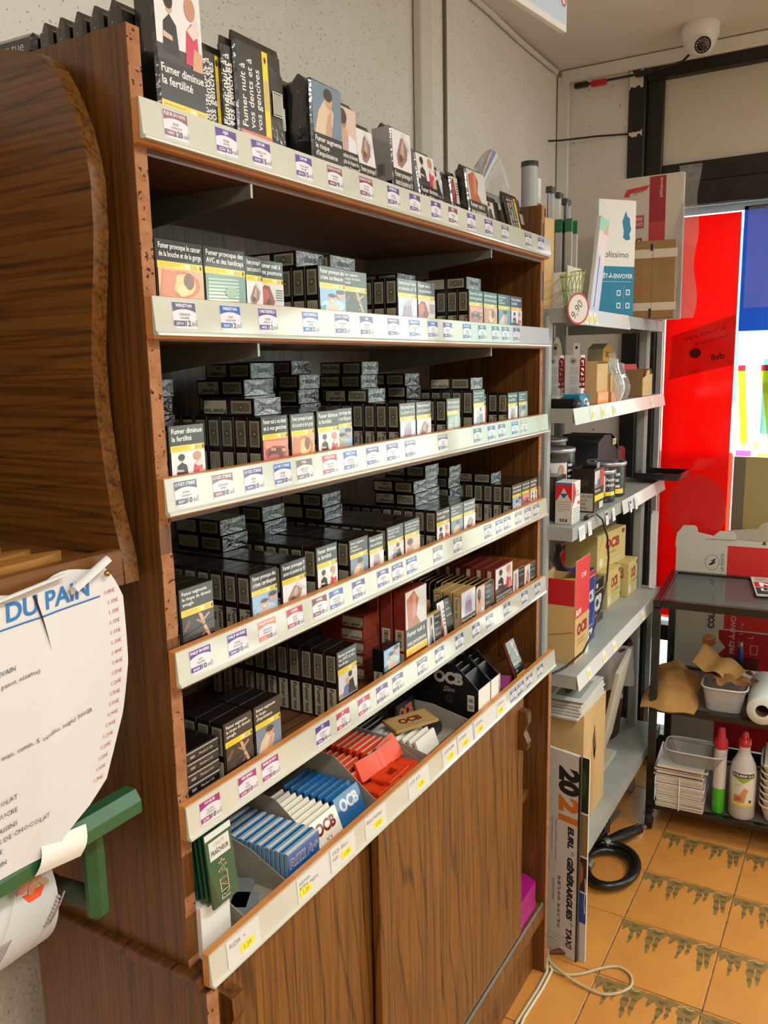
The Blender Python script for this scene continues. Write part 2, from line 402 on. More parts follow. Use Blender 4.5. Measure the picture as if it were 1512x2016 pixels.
# floor: tiles with a printed grass border, sunk joints
m_grout = mat('grout', (150,118,76), 0.9, vary=(40.0,(92,70,44)))
m_tile = mat('terracotta_tile', (214,148,72), 0.30, vary=(5.0,(196,128,58)), speck=(160.0,(120,78,38),0.76), bump=(45.0,0.06,0.002))
floor = struct('floor', MB().box(RX0, 2.8, RY0, WY+0.1, -0.06, -0.002), m_grout)
TP = 0.2535; TS = 0.2512
def tile_mesh():
    mb = MB().cbox(0.001, TS, 0.001, TS, -0.008, 0.0, 0.0012); return mb.mesh('tile', m_tile)
def grass_art():
    r = random.Random(3); a = Art(); G1, G2, WH = (138,112,62), (106,86,50), (222,196,148)
    # a ragged band along one edge with hanging leaf sprays; u along the tile edge, v away from it
    top = [(i*TS/20, 0.002+0.006*r.random()) for i in range(21)]; low = [(i*TS/20, 0.014+0.012*r.random()) for i in range(21)]
    a.poly(top+low[::-1], G1)
    for base in (0.002, TS*0.52):
        for du, wd, ln in ((0.016,0.018,0.090),(0.035,0.022,0.108),(0.072,0.018,0.062),(0.090,0.018,0.090),(0.113,0.020,0.042)):
            u = base+du; n = 9; L_, R_ = [], []
            for k in range(n+1):
                t = k/n; w2 = wd*(1.15-0.85*t)*(0.55+0.75*r.random()); c = u+0.004*sin(3*t+u*40)
                L_.append((c-w2*0.55, 0.012+ln*t)); R_.append((c+w2*0.55, 0.012+ln*t+0.003*(r.random()-0.5)))
            for k in range(n): a.poly([L_[k],R_[k],R_[k+1],L_[k+1]], G1 if k % 3 else G2, False)
            a.l += 1
        a.poly([(base,0.010),(base+0.052,0.012),(base+0.046,0.034),(base+0.036,0.046),(base+0.022,0.040),(base+0.012,0.048),(base+0.004,0.032)], G1)
        a.poly([(base+0.052,0.010),(base+0.106,0.010),(base+0.100,0.034),(base+0.088,0.046),(base+0.076,0.030),(base+0.064,0.030)], G1); a.poly([(base+0.10,0.010),(base+0.128,0.010),(base+0.122,0.022),(base+0.112,0.034),(base+0.106,0.024)], G1)
        a.poly([(base+0.010,0.018),(base+0.040,0.020),(base+0.030,0.032),(base+0.018,0.030)], G2); a.poly([(base+0.072,0.016),(base+0.098,0.018),(base+0.088,0.032)], G2)
        a.line([(base+0.012,0.010),(base+0.024,0.014),(base+0.034,0.008),(base+0.05,0.016)], 0.0022, WH)
    return a
TM = tile_mesh(); ga = grass_art()
GM = ga.mesh('grass', (TS, 0, 0), Y, -X, MATS['print'], eps=0.00001, base=0.00005)
m_gp = mat('grass_print', rough=0.4, attr=True); GM.materials[0] = m_gp
for i in range(-14, 5):
    for j in range(-9, 3):
        x, y = 1.258+TP*i, -0.139+TP*j
        if x > 2.45 or y > WY-0.1: continue
        t = link('tile', TM, floor, (x, y, 0))
        if j < 0: link('grass_border', GM, t)
struct('wall_back', MB().box(RX0, WX+0.1, WY, WY+0.1, 0, CEIL), m_wall)
struct('wall_left', MB().box(RX0-0.1, RX0, RY0, WY, 0, CEIL), m_ceil)
struct('wall_front', MB().box(RX0, WX+0.1, RY0-0.1, RY0, 0, CEIL), m_ceil)
struct('ceiling', MB().box(RX0-0.1, WX+0.2, RY0-0.1, WY+0.1, CEIL, CEIL+0.08), m_ceil)
FY = 0.178                     # where the black frame starts
struct('wall_right', MB().box(WX, WX+0.1, FY, WY, 0, CEIL), m_wall2)
# surface conduits and pipes on the plaster
m_pvc = mat('white_pvc', (226,222,212), 0.4); m_pipe = mat('old_cable', (120,112,100), 0.6)
struct('trim_1', MB().cbox(1.386, 1.448, WY-0.026, WY-0.002, 1.2, CEIL-0.001, 0.003), m_pvc)
struct('trim_2', MB().tube([(1.566,WY-0.006,1.3),(1.566,WY-0.006,1.9),(1.562,WY-0.006,CEIL-0.001)], 0.005, 6), m_pipe)
struct('trim_3', MB().cbox(WX-0.018, WX-0.001, 0.392, 0.436, 1.2, CEIL-0.02, 0.003), m_pvc)
struct('trim_4', MB().cbox(WX-0.022, WX-0.001, -2.5, 0.42, CEIL-0.045, CEIL-0.003, 0.003), m_pvc)
struct('trim_5', MB().tube([(-0.5,WY-0.012,CEIL-0.012),(1.0,WY-0.012,CEIL-0.012),(1.85,WY-0.014,CEIL-0.008),(2.1,WY-0.012,CEIL-0.014),(2.45,WY-0.012,CEIL-0.012)], 0.009, 6), m_pvc)
# shop window: black metal frame, painted transom panel, glass
GX = 2.555
win = tag(link('window_1', None), kind='structure')
MB().cbox(WX-0.012, WX+0.10, FY-0.058, FY, 0, CEIL-0.001, 0.003).build('outer_post', m_black, win)
MB().cbox(WX+0.01, WX+0.10, FY-0.116, FY-0.060, 0, 2.53, 0.003).build('inner_post', m_black, win)
MB().cbox(WX-0.006, WX+0.10, -2.6, FY-0.059, 2.505, CEIL-0.001, 0.003).build('head_rail', m_black, win)
MB().cbox(WX+0.012, WX+0.10, -2.6, FY-0.117, 2.155, 2.222, 0.003).build('transom_rail', m_black, win)
MB().cbox(WX-0.004, WX+0.10, -2.6, FY-0.117, 2.078, 2.154, 0.003).build('door_head', m_black, win)
MB().cbox(WX+0.03, WX+0.06, -2.6, FY-0.112, 2.222, 2.51, 0.002).build('transom_panel', mat('transom_paint', (206,198,182), 0.6, vary=(2.0,(198,188,170))), win)
m_alu = mat('pale_aluminium', (206,212,218), 0.25, metal=0.7)
MB().cbox(WX+0.02, WX+0.09, FY-0.142, FY-0.118, 0.06, 2.078, 0.003).build('jamb', m_alu, win)
MB().cbox(WX+0.0, WX+0.10, -2.6, FY-0.117, 0.0, 0.115, 0.003).build('threshold', m_black, win)
MB().cbox(WX+0.02, WX+0.09, -2.6, FY-0.142, 0.492, 0.552, 0.003).build('cross_rail', m_black, win)
for yy in (-0.95, -1.85):
    MB().cbox(WX+0.02, WX+0.09, yy-0.03, yy+0.03, 0.115, 2.078, 0.003).build('mullion', m_black, win)
m_glass = film_mat('window_glass', (238,246,244), gloss=0.03, haze=0.0, rough=0.0)
for a, b, z0, z1 in ((FY-0.142, -0.92, 0.552, 2.078), (FY-0.142, -0.92, 0.115, 0.492), (-0.98, -1.82, 0.552, 2.078), (-0.98, -1.82, 0.115, 0.492), (-1.88, -2.6, 0.552, 2.078)):
    MB().box(GX, GX+0.005, b, a, z0, z1).build('pane', m_glass, win)
# torn film left on the black post
pf = MB()
for (y0, z0, y1, z1) in ((FY-0.002,2.475,FY-0.050,2.545),(FY-0.004,2.318,FY-0.050,2.352),(FY-0.065,2.548,FY-0.14,2.575)):
    n = 7; r = random.Random(int(z0*100))
    top = [(y0+(y1-y0)*k/n, max(z0,z1)-0.012*r.random()) for k in range(n+1)]; bot = [(y0+(y1-y0)*k/n, min(z0,z1)+0.02*r.random()) for k in range(n+1)]
    pf.prism(top+bot[::-1], WX-0.0135, WX-0.0124, 'X')
pf.build('torn_film', mat('torn_paint', (212,206,194), 0.6), win)
# the street outside
m_street = mat('street', (196,190,178), 0.9, vary=(2.0,(178,172,160)))
tag(MB().box(2.75, 30, -25, 25, -0.25, -0.12).build('street_ground', m_street), kind='structure')
hb = thing('street_house', 'pale sunlit house front across the street, seen through the shop window', 'building', (9.0, -1.0, -0.12))
MB().box(0, 0.4, -9, 9, 0, 5.5).build('wall', mat('street_house_wall', (246,240,226), 0.9), hb)
MB().box(-0.05, 0.0, -9, 9, 0, 0.7).build('plinth', mat('street_house_plinth', (205,196,180), 0.9), hb)
for k in range(4):
    w_ = MB().box(-0.04, 0.0, -6.5+k*3.6, -5.3+k*3.6, 1.2, 3.0).build('window', mat('street_shutter', (120,160,150), 0.7), hb)
# posters and sheets on the glass
def window_sheet(name, label, y0, y1, z0, z1, m, x=GX-0.004, t=0.0012):
    o = MB().cbox(x-t, x, y1, y0, z0, z1, 0.0003).build(name, m); return tag(o, label, 'poster')
window_sheet('red_poster', 'tall plain red poster stuck on the shop window, lit from outside', 0.034, -0.204, 0.585, 2.046, sheet_mat('red_film', (255,40,30), 0.85, dens=0.75))
o = window_sheet('blue_poster', 'blue poster taped high on the shop window beside the red one', -0.212, -0.62, 1.645, 2.062, sheet_mat('blue_film', (70,150,240), 0.85, dens=0.55)); 
window_sheet('white_tape', 'white tape strip along the top of the window posters', 0.034, -0.65, 2.050, 2.076, sheet_mat('white_film', (240,242,250), 0.85))
window_sheet('lower_red_sheet', 'second red sheet behind the lower half of the tall red poster', 0.034, -0.215, 0.57, 1.215, sheet_mat('red_film2', (255,140,120), 0.85, dens=0.9), x=GX+0.014)
window_sheet('beige_board', 'beige translucent board standing in the shop window beside the red poster', -0.222, -0.62, 0.585, 1.205, sheet_mat('beige_film', (224,200,150), 0.8, dens=0.42))
window_sheet('grey_strip', 'narrow grey strip at the edge of the beige window board', -0.2215, -0.262, 0.585, 1.203, sheet_mat('grey_film', (200,190,170), 0.8, dens=0.8), x=GX-0.007)
# blue pocket over the blue poster
cl = film_mat('clear_pocket', (245,248,255), gloss=0.08, haze=0.10)
tag(MB().cbox(GX-0.016, GX-0.013, -0.62, -0.226, 1.722, 2.058, 0.0005).build('clear_pocket', cl), 'clear plastic pocket hung over the blue window poster', 'plastic pocket')
# dark sticker with mirrored print on the red poster
sk = Art(); sk.poly([(0,0),(0.222,0.052),(0.222,0.225),(0.008,0.158)], (200,40,34))
sk.text('Sur la vente et plus', 0.19, 0.176, 0.013, (70,8,8), rot=0.26, mirror=True, w=0.15)
sk.text('France de bus de', 0.20, 0.15, 0.012, (70,8,8), rot=0.26, mirror=True, w=0.14)
sk.text('defi', 0.19, 0.075, 0.022, (70,8,8), rot=0.2, bold=0.02, mirror=True)
sk.ell(0.09,0.095,0.02,0.018,(95,8,8)); sk.ell(0.09,0.093,0.013,0.013,(150,14,10)); sk.text('www', 0.10, 0.03, 0.008, (90,8,8), rot=0.2, mirror=True)
o = sk.build('window_sticker', (0,0,0), -Y, Z, None, sheet_mat('sticker_film', (150,14,10), 0.8, attr=True, dens=1.0), loc=(GX-0.0065, 0.018, 1.478), base=0.0)
tag(o, 'dark red sticker with mirrored print across the red window poster', 'sticker')
# round dark patch on the red sheet
rp = Art(); rp.ell(0,0,0.105,0.135,(225,90,80),28)
o = rp.build('round_sticker', (0,0,0), -Y, Z, None, sheet_mat('sticker_film2', (165,10,8), 0.8, attr=True, dens=1.0), loc=(GX-0.0065, -0.1, 1.0), base=0.0)
tag(o, 'large round dark sticker on the lower red window poster', 'sticker')
# poster of pencils
pa = Art(); pa.rect(-0.42,0,0,0.435,(250,250,252)); pa.rect(-0.42,0.08,-0.085,0.34,(150,205,195)); pa.rect(-0.42,0.22,-0.085,0.26,(220,238,236))
for u, tilt, c in ((-0.035,0.02,(250,232,60)),(-0.075,-0.03,(252,252,240)),(-0.125,0.035,(255,222,50)),(-0.18,-0.05,(250,190,90)),(-0.24,0.02,(245,236,110)),(-0.3,-0.02,(240,120,100))):
    pa.poly([(u-0.012,0.05),(u+0.012,0.05),(u+0.012+tilt,0.30),(u-0.012+tilt,0.30)], c); pa.poly([(u-0.012,0.05),(u+0.012,0.05),(u,0.02)], (238,206,150))
    pa.rect(u-0.012+tilt,0.30,u+0.012+tilt,0.32,(220,60,90))
pa.rect(-0.06,0.0,-0.01,0.02,(225,120,220)); pa.rect(-0.15,0.0,-0.08,0.012,(240,220,120))
pa.v = [(-a_, b_, c_) for a_, b_, c_ in pa.v]
o = pa.build('pencil_poster', (0,0,0), -Y, Z, None, sheet_mat('pencil_film', (250,250,250), 0.88, attr=True, dens=0.9), loc=(GX-0.004, -0.215, 1.207), base=0.0, eps=0.00005)
tag(o, 'white poster of coloured pencils in the shop window under the blue one', 'poster')
# ceiling lamps
m_lampbody = mat('lamp_body', (230,228,222), 0.5); m_tube = mat('lamp_tube', (255,246,230), 0.4, emit=((255,240,214), 4.0))
for k, (x, y, l, e) in enumerate(LAMPS):
    t = thing('ceiling_light', 'long white ceiling tube light over the shop floor', 'light', (x, y, CEIL-0.08), 0, 'ceiling tube lights')
    MB().cbox(-l/2-0.02, l/2+0.02, -0.09, 0.09, 0.02, 0.0795, 0.004).build('housing', m_lampbody, t)
    for s_ in (-0.035, 0.035): MB().tube([(-l/2, s_, 0.012), (l/2, s_, 0.012)], 0.012, 8).build('tube', m_tube, t)

# ================================================================== the wooden tobacco cabinet
w_side = wood('walnut_side', (114,72,28), (60,34,12), 'Z', 1.0, light=(114,71,27), lines=0.22)
w_door = wood('walnut_door', (136,90,36), (64,38,13), 'Z', 1.0, light=(136,89,35), lines=0.5)
w_shelf = wood('walnut_shelf', (104,64,32), (58,34,16), 'X', 1.0, light=(108,66,32))
w_back = wood('greyed_back', (128,108,98), (100,82,72), 'Z', 1.2, light=(140,120,110))
m_edge = mat('shelf_edging', (206,140,78), 0.45, vary=(25.0,(190,122,62)))
m_chip = mat('chipboard_edge', (168,118,80), 0.85, vary=(60.0,(150,96,60)), speck=(170.0,(60,34,18),0.635), bump=(150.0,0.6,0.003))
m_strip = mat('price_strip_plastic', (204,206,194), 0.10, coat=1.0, spec=0.8, bump=(18.0,0.03,0.004), vary=(6.0,(199,201,188)))
m_arm = mat('bracket_metal', (150,152,140), 0.35, metal=0.6)
S = [0, 1.787, 1.599, 1.401, 1.203, 1.018, 0.835]               # shelf surfaces
ZT = [0, 1.8207, 1.627, 1.4344, 1.2382, 1.05, 0.868]            # tops of the price strips
cab = thing('tobacco_cabinet', 'tall walnut cabinet of price-stripped shelves full of cigarette packs', 'cabinet', (0.6, 0.15, 0))
def cpart(name, mb, m, parent=cab):
    return mb.build(name, m, parent, world=True) if parent is cab else mb.move(Matrix.Translation(-cab.location)).build(name, m, parent)
for x0, x1 in ((0.002, 0.020), (1.185, 1.203)):
    p = cpart('side_panel', MB().box(x0, x1, 0.0135, 0.30, S[6]+0.0003, 1.8915), w_side)
    r = random.Random(int(x0*1000)+5); pts = []
    for k in range(41):                                           # chipped front edge
        z = S[6]+(1.8913-S[6])*k/40; pts.append((0.0125+(0.004*r.random() if r.random() < 0.2 else 0), z))
    cpart('edge_band', MB().prism(pts+[(0.0136,1.8913),(0.0136,S[6])], x0+0.0003, x1-0.0003, 'X'), m_chip, p)
cpart('back_panel', MB().box(0.02, 1.185, 0.294, 0.30, S[6], 1.80), w_back)
LAB = {
 1: ([0.03,0.109,0.171,0.257,0.328,0.408,0.486,0.554,0.627,0.691,0.766,0.843,0.923,1.047,1.124], 'b p p p r r p p p r p p g n p'.split(),
     ['FLEUR DU PAYS','AJJA','DRUM','DRUM','FLEUR DU PAYS','FLEUR DU PAYS','INTERVAL','OCB','AJJA','FRED','DRUM','INTERVAL','NATURAL','GAULOISES','GAULOISES'],
     '20.00 25.00 15.00 15.00 19.00 16.00 19.00 18.00 14.00 14.00 13.50 13.00 15.00 14.20 14.20'.split()),
 2: ([0.026,0.101,0.17,0.26,0.336,0.401,0.48,0.548,0.612,0.668,0.747,0.814,0.878,0.928,0.987], 'n u p u p p p u u p u n n n n'.split(),
     ['WINSTON','WINSTON','CHESTERFIELD','CHESTERFIELD','LUCKY STRIKE','L&M','MARLBORO','MARLBORO','CAMEL','CAMEL','GAULOISES','NEWS','NEWS','ROYALE','JPS'],
     '12.50 12.50 12.50 12.50 12.50 12.50 14.80 14.80 13.80 13.80 14.00 13.00 13.00 13.20 12.90'.split()),
 3: ([0.012,0.073,0.129,0.187,0.235,0.295,0.348,0.41,0.47,0.528,0.646,0.793,0.859,0.912,0.982,1.033], 'n b p u b c u p p n n n p p u y'.split(),
     ['LUCKY STRIKE','LUCKY STRIKE','LUCKY STRIKE','LUCKY STRIKE','PALL','WINSTON','WINSTON','WINSTON','WINSTON','CHESTERFIELD','CHESTERFIELD','NEWS','NEWS','NEWS','FORTUNA','FORTUNA'],
     '10.30 10.30 10.00 10.00 10.00 10.10 10.10 10.10 10.10 10.00 10.00 10.00 10.00 10.20 10.00 10.00'.split()),
 4: ([0.019,0.084,0.142,0.201,0.259,0.301,0.361,0.433,0.479,0.527,0.623,0.704,0.843,0.901,0.944,1.006,1.062,1.115], 'p p o c r u p p p u g g n u p n n n'.split(),
     ['PHILIP MORRIS','PHILIP MORRIS','PHILIP MORRIS','CAMEL','CAMEL','CAMEL','CAMEL','CAMEL','GAULOISES','GAULOISES','GAULOISES','GAULOISES','MARLBORO','MARLBORO','MARLBORO','MARLBORO','MARLBORO','MARLBORO'],
     '10.00 10.00 10.20 10.30 10.20 10.20 10.20 10.20 10.50 10.50 10.50 10.50 11.00 11.00 11.00 11.00 11.00 11.00'.split()),
 5: ([0.02,0.089,0.135,0.256,0.309,0.368,0.423,0.474,0.56,0.627,0.71,0.786,0.852,0.945,1.048,1.13], 'm m m p c c p n n n n n n n n n'.split(),
     ['VOGUE','VIRGINIA','MARLBORO','JPS','JPS','JPS','JPS','NEWS','CAFE CREME','FLEUR','NINAS','NINAS','DAVIDOFF','NOBEL','MEHARI','PANTER'],
     '10.50 10.50 10.50 10.00 10.00 10.00 10.00 11.00 11.50 9.60 9.80 9.80 12.00 9.00 9.50 9.50'.split()),
}
SUB = ['FILTER', 'ORIGINAL', 'RED', 'BLUE', 'GOLD SLIMS', 'BLOND', 'CLASSIQUE', 'KINGS 100S', 'ROUGE', 'EXTRA']
BAND = dict(p=(88,52,140), u=(44,92,180), c=(186,32,70), r=(120,44,56), b=(132,92,92), o=(238,120,84), m=(148,36,116), n=(86,86,118), g=(92,110,92), y=(180,164,110))
def price_label(k, col, brand, price, i):
    W, Hh = 0.036, 0.0285; a = Art(); c = BAND[col]
    a.rect(0,0,W,Hh,(220,219,228)); a.rect(0,0,0.0009,Hh,(206,204,214))
    n = 10; a.poly([(0.001+(W-0.001)*t/n, Hh-0.0075-0.0032*(1-(2*t/n-1)**2)*(-1)-0.0032) for t in range(n+1)]+[(W,Hh-0.0006),(0.001,Hh-0.0006)], c)
    a.text(brand, W/2, Hh-0.0056, 0.0036, (245,243,250), 'C', 0.031, bold=0.02)
    a.text(SUB[(i*7+k*3) % len(SUB)], W/2, 0.0142, 0.0024, (96,92,100), 'C', 0.026)
    a.text(SUB[(i*3+k*5+1) % len(SUB)], W/2, 0.0106, 0.0022, (96,92,100), 'C', 0.022)
    a.rect(0.001,0.0028,0.0172,0.0084,c); a.text('%05d' % ((i*7919+k*10357) % 90000+4000), 0.0092, 0.0040, 0.0030, (240,238,246), 'C', 0.014, bold=0.02)
    p0, p1 = price.split('.'); a.text(p0, 0.0185, 0.0030, 0.0060, (58,56,64), bold=0.01, w=0.0078, fit=True); a.text('.'+p1, 0.0268, 0.0030, 0.0042, (58,56,64), w=0.0068)
    a.line([(0.0345,0.0098),(0.0352,0.0086),(0.0352,0.0030)], 0.0007, c); a.text('20', 0.0012, 0.0008, 0.0014, (120,116,124))
    return a
for k in range(1, 7):
    yf = 0.0 if k < 6 else -0.024; zt = ZT[k]
    if k < 6:
        sh = cpart('shelf', MB().box(0.0201, 1.1849, 0.0125, 0.2939, S[k]-0.018, S[k]), w_shelf)
        cpart('front_edging', MB().cbox(0.001, 1.2015, yf+0.0005, yf+0.0122, zt-0.0445, zt, 0.001), m_edge, sh)
    else:
        sh = cpart('worktop', MB().cbox(-0.009, 1.212, -0.0115, 0.299, S[k]-0.018, S[k], 0.002), w_shelf)
        cpart('front_edging', MB().cbox(-0.001, 1.208, yf+0.0005, yf+0.0122, zt-0.0445, zt, 0.001), m_edge, sh)
    # extruded strip: plate leaning out a little at its foot, with a rolled lip
    prof = [(yf+0.0003,zt-0.0005),(yf-0.0012,zt-0.0008),(yf-0.0040,zt-0.0360),(yf-0.0072,zt-0.0385),(yf-0.0072,zt-0.0408),(yf-0.0028,zt-0.0412),(yf+0.0003,zt-0.0400)]
    st = cpart('price_strip', MB().prism(prof, 0.0 if k < 6 else -0.002, 1.2025 if k < 6 else 1.209, 'X'), m_strip)
    if k < 6:
        xs, cols, br, pr = LAB[k]
        for i, x in enumerate(xs):
            a = price_label(k, cols[i], br[i], pr[i], i)
            ln = Vector((0, -0.0028, -0.0352)).normalized()
            a.build('price_label', Vector((x, yf-0.0016, zt-0.0332))-cab.location+Vector((0,-0.0022,0)), X, -ln, st, MATS['print_gloss'])
# hand-written labels on the lowest strip
st6 = [o for o in cab.children if o.name.startswith('price_strip')][-1]
def hand_label(x0, x1, lines, price, seed, px=0.5):
    W, Hh = x1-x0, 0.034; a = Art(); a.rect(0,0,W,Hh,(216,215,210)); a.rect(0,0,0.0008,Hh,(150,148,144))
    r = random.Random(seed)
    for i, t in enumerate(lines): a.text(t, 0.006, Hh-0.0115-0.0085*i, 0.0060, (120,118,122), w=W*0.72, rot=0.03*(r.random()-0.5), shear=0.1)
    yx = W*px; a.rect(yx-0.013,0.0055,yx+0.013,0.0165,(244,224,60)); a.text(price, yx, 0.0078, 0.0062, (120,110,50), 'C', 0.022, shear=0.15)
    ln = Vector((0, -0.0028, -0.0352)).normalized()
    a.build('hand_written_label', Vector((x0, -0.024-0.0040, ZT[6]-0.0362))-cab.location, X, -ln, st6, MATS['print_paper'])
hand_label(0.026,0.088,['RIZIA  +'],'1,39',1,0.6); hand_label(0.168,0.244,['micron','RIZIA micro'],'1,35',2,0.25); hand_label(0.248,0.314,['OCB  Blanc','noir'],'1,39',3,0.62)
hand_label(0.342,0.405,['Biscuit Fraicheur'],'0,50',4,0.6); hand_label(0.478,0.552,['OCB  N°4'],'1,39',5,0.6); hand_label(0.606,0.665,['OCB NOIR'],'1,39',6,0.55)
hand_label(0.668,0.735,['OCB BIO'],'1,65',7,0.5); hand_label(0.742,0.838,['OCB slim'],'1,80',8,0.3); hand_label(0.85,0.905,['OCB noir'],'2,50',9,0.4)
for i, (x, c) in enumerate(((0.925,'n'),(0.968,'n'),(1.02,'n'),(1.088,'n'))):
    a = price_label(6, c, 'PANTER', '9.80', i); ln = Vector((0,-0.0028,-0.0352)).normalized()
    a.build('price_label', Vector((x, -0.0278, ZT[6]-0.0335))-cab.location, X, -ln, st6, MATS['print_gloss'])
# steel cantilever arms under the two upper shelves
for k in (1, 2):
    for x in (0.186, 0.909):
        z = S[k]-0.0185; pr = [(0.012,z),(0.2935,z),(0.2935,z-0.046),(0.26,z-0.044),(0.016,z-0.016),(0.012,z-0.016)]
        cpart('bracket', MB().prism(pr, x-0.002, x+0.002, 'X'), m_arm)
# lower cupboard: side panels, plinth, sliding doors, runner
for x0, x1 in ((-0.004, 0.016), (1.190, 1.210)):
    p = cpart('base_panel', MB().box(x0, x1, -0.0175, 0.298, 0, S[6]-0.0185), w_side)
    cpart('edge_band', MB().box(x0+0.0004, x1-0.0004, -0.0186, -0.0176, 0.001, S[6]-0.019), m_chip, p)
cpart('plinth', MB().box(0.0165, 1.1895, 0.012, 0.03, 0, 0.158), w_door)
cpart('base_board', MB().box(0.0165, 1.1895, -0.016, 0.294, 0.16, 0.1945), w_door)
cpart('back_board', MB().box(0.0165, 1.1895, 0.286, 0.294, 0.195, S[6]-0.019), w_side)
m_rail = mat('runner_metal', (168,172,160), 0.35, metal=0.7)
rl = MB()
for y in (-0.014, 0.004, 0.022): rl.box(0.018, 1.188, y, y+0.004, 0.195, 0.201)
cpart('door_runner', rl, m_rail)
d1 = cpart('door', MB().cbox(0.022, 0.50, 0.012, 0.027, 0.203, S[6]-0.022, 0.0008), w_door)
d2 = cpart('door', MB().cbox(0.410, 1.050, -0.009, 0.006, 0.203, S[6]-0.022, 0.0008), w_door)
def handle(x0, x1, y, zt_, zb, par):
    pr = [(y,zt_),(y-0.020,zt_-0.004),(y-0.022,zt_-0.03),(y-0.012,zt_-0.05),(y-0.012,zb+0.04),(y-0.022,zb+0.02),(y-0.020,zb+0.003),(y,zb)]
    cpart('handle', MB().prism(pr, x0, x1, 'X'), w_side, par)
handle(0.050, 0.072, 0.0118, 0.768, 0.60, d1); handle(1.020, 1.042, -0.0092, 0.782, 0.686, d2)
cpart('inner_shelf', MB().cbox(1.052, 1.1895, 0.03, 0.285, 0.478, 0.498, 0.001), w_door)
cpart('screw', MB().lathe([(0.004,0),(0.004,0.002)], 10, (1.066,0.0,0.1945+0.0066)), m_rail)

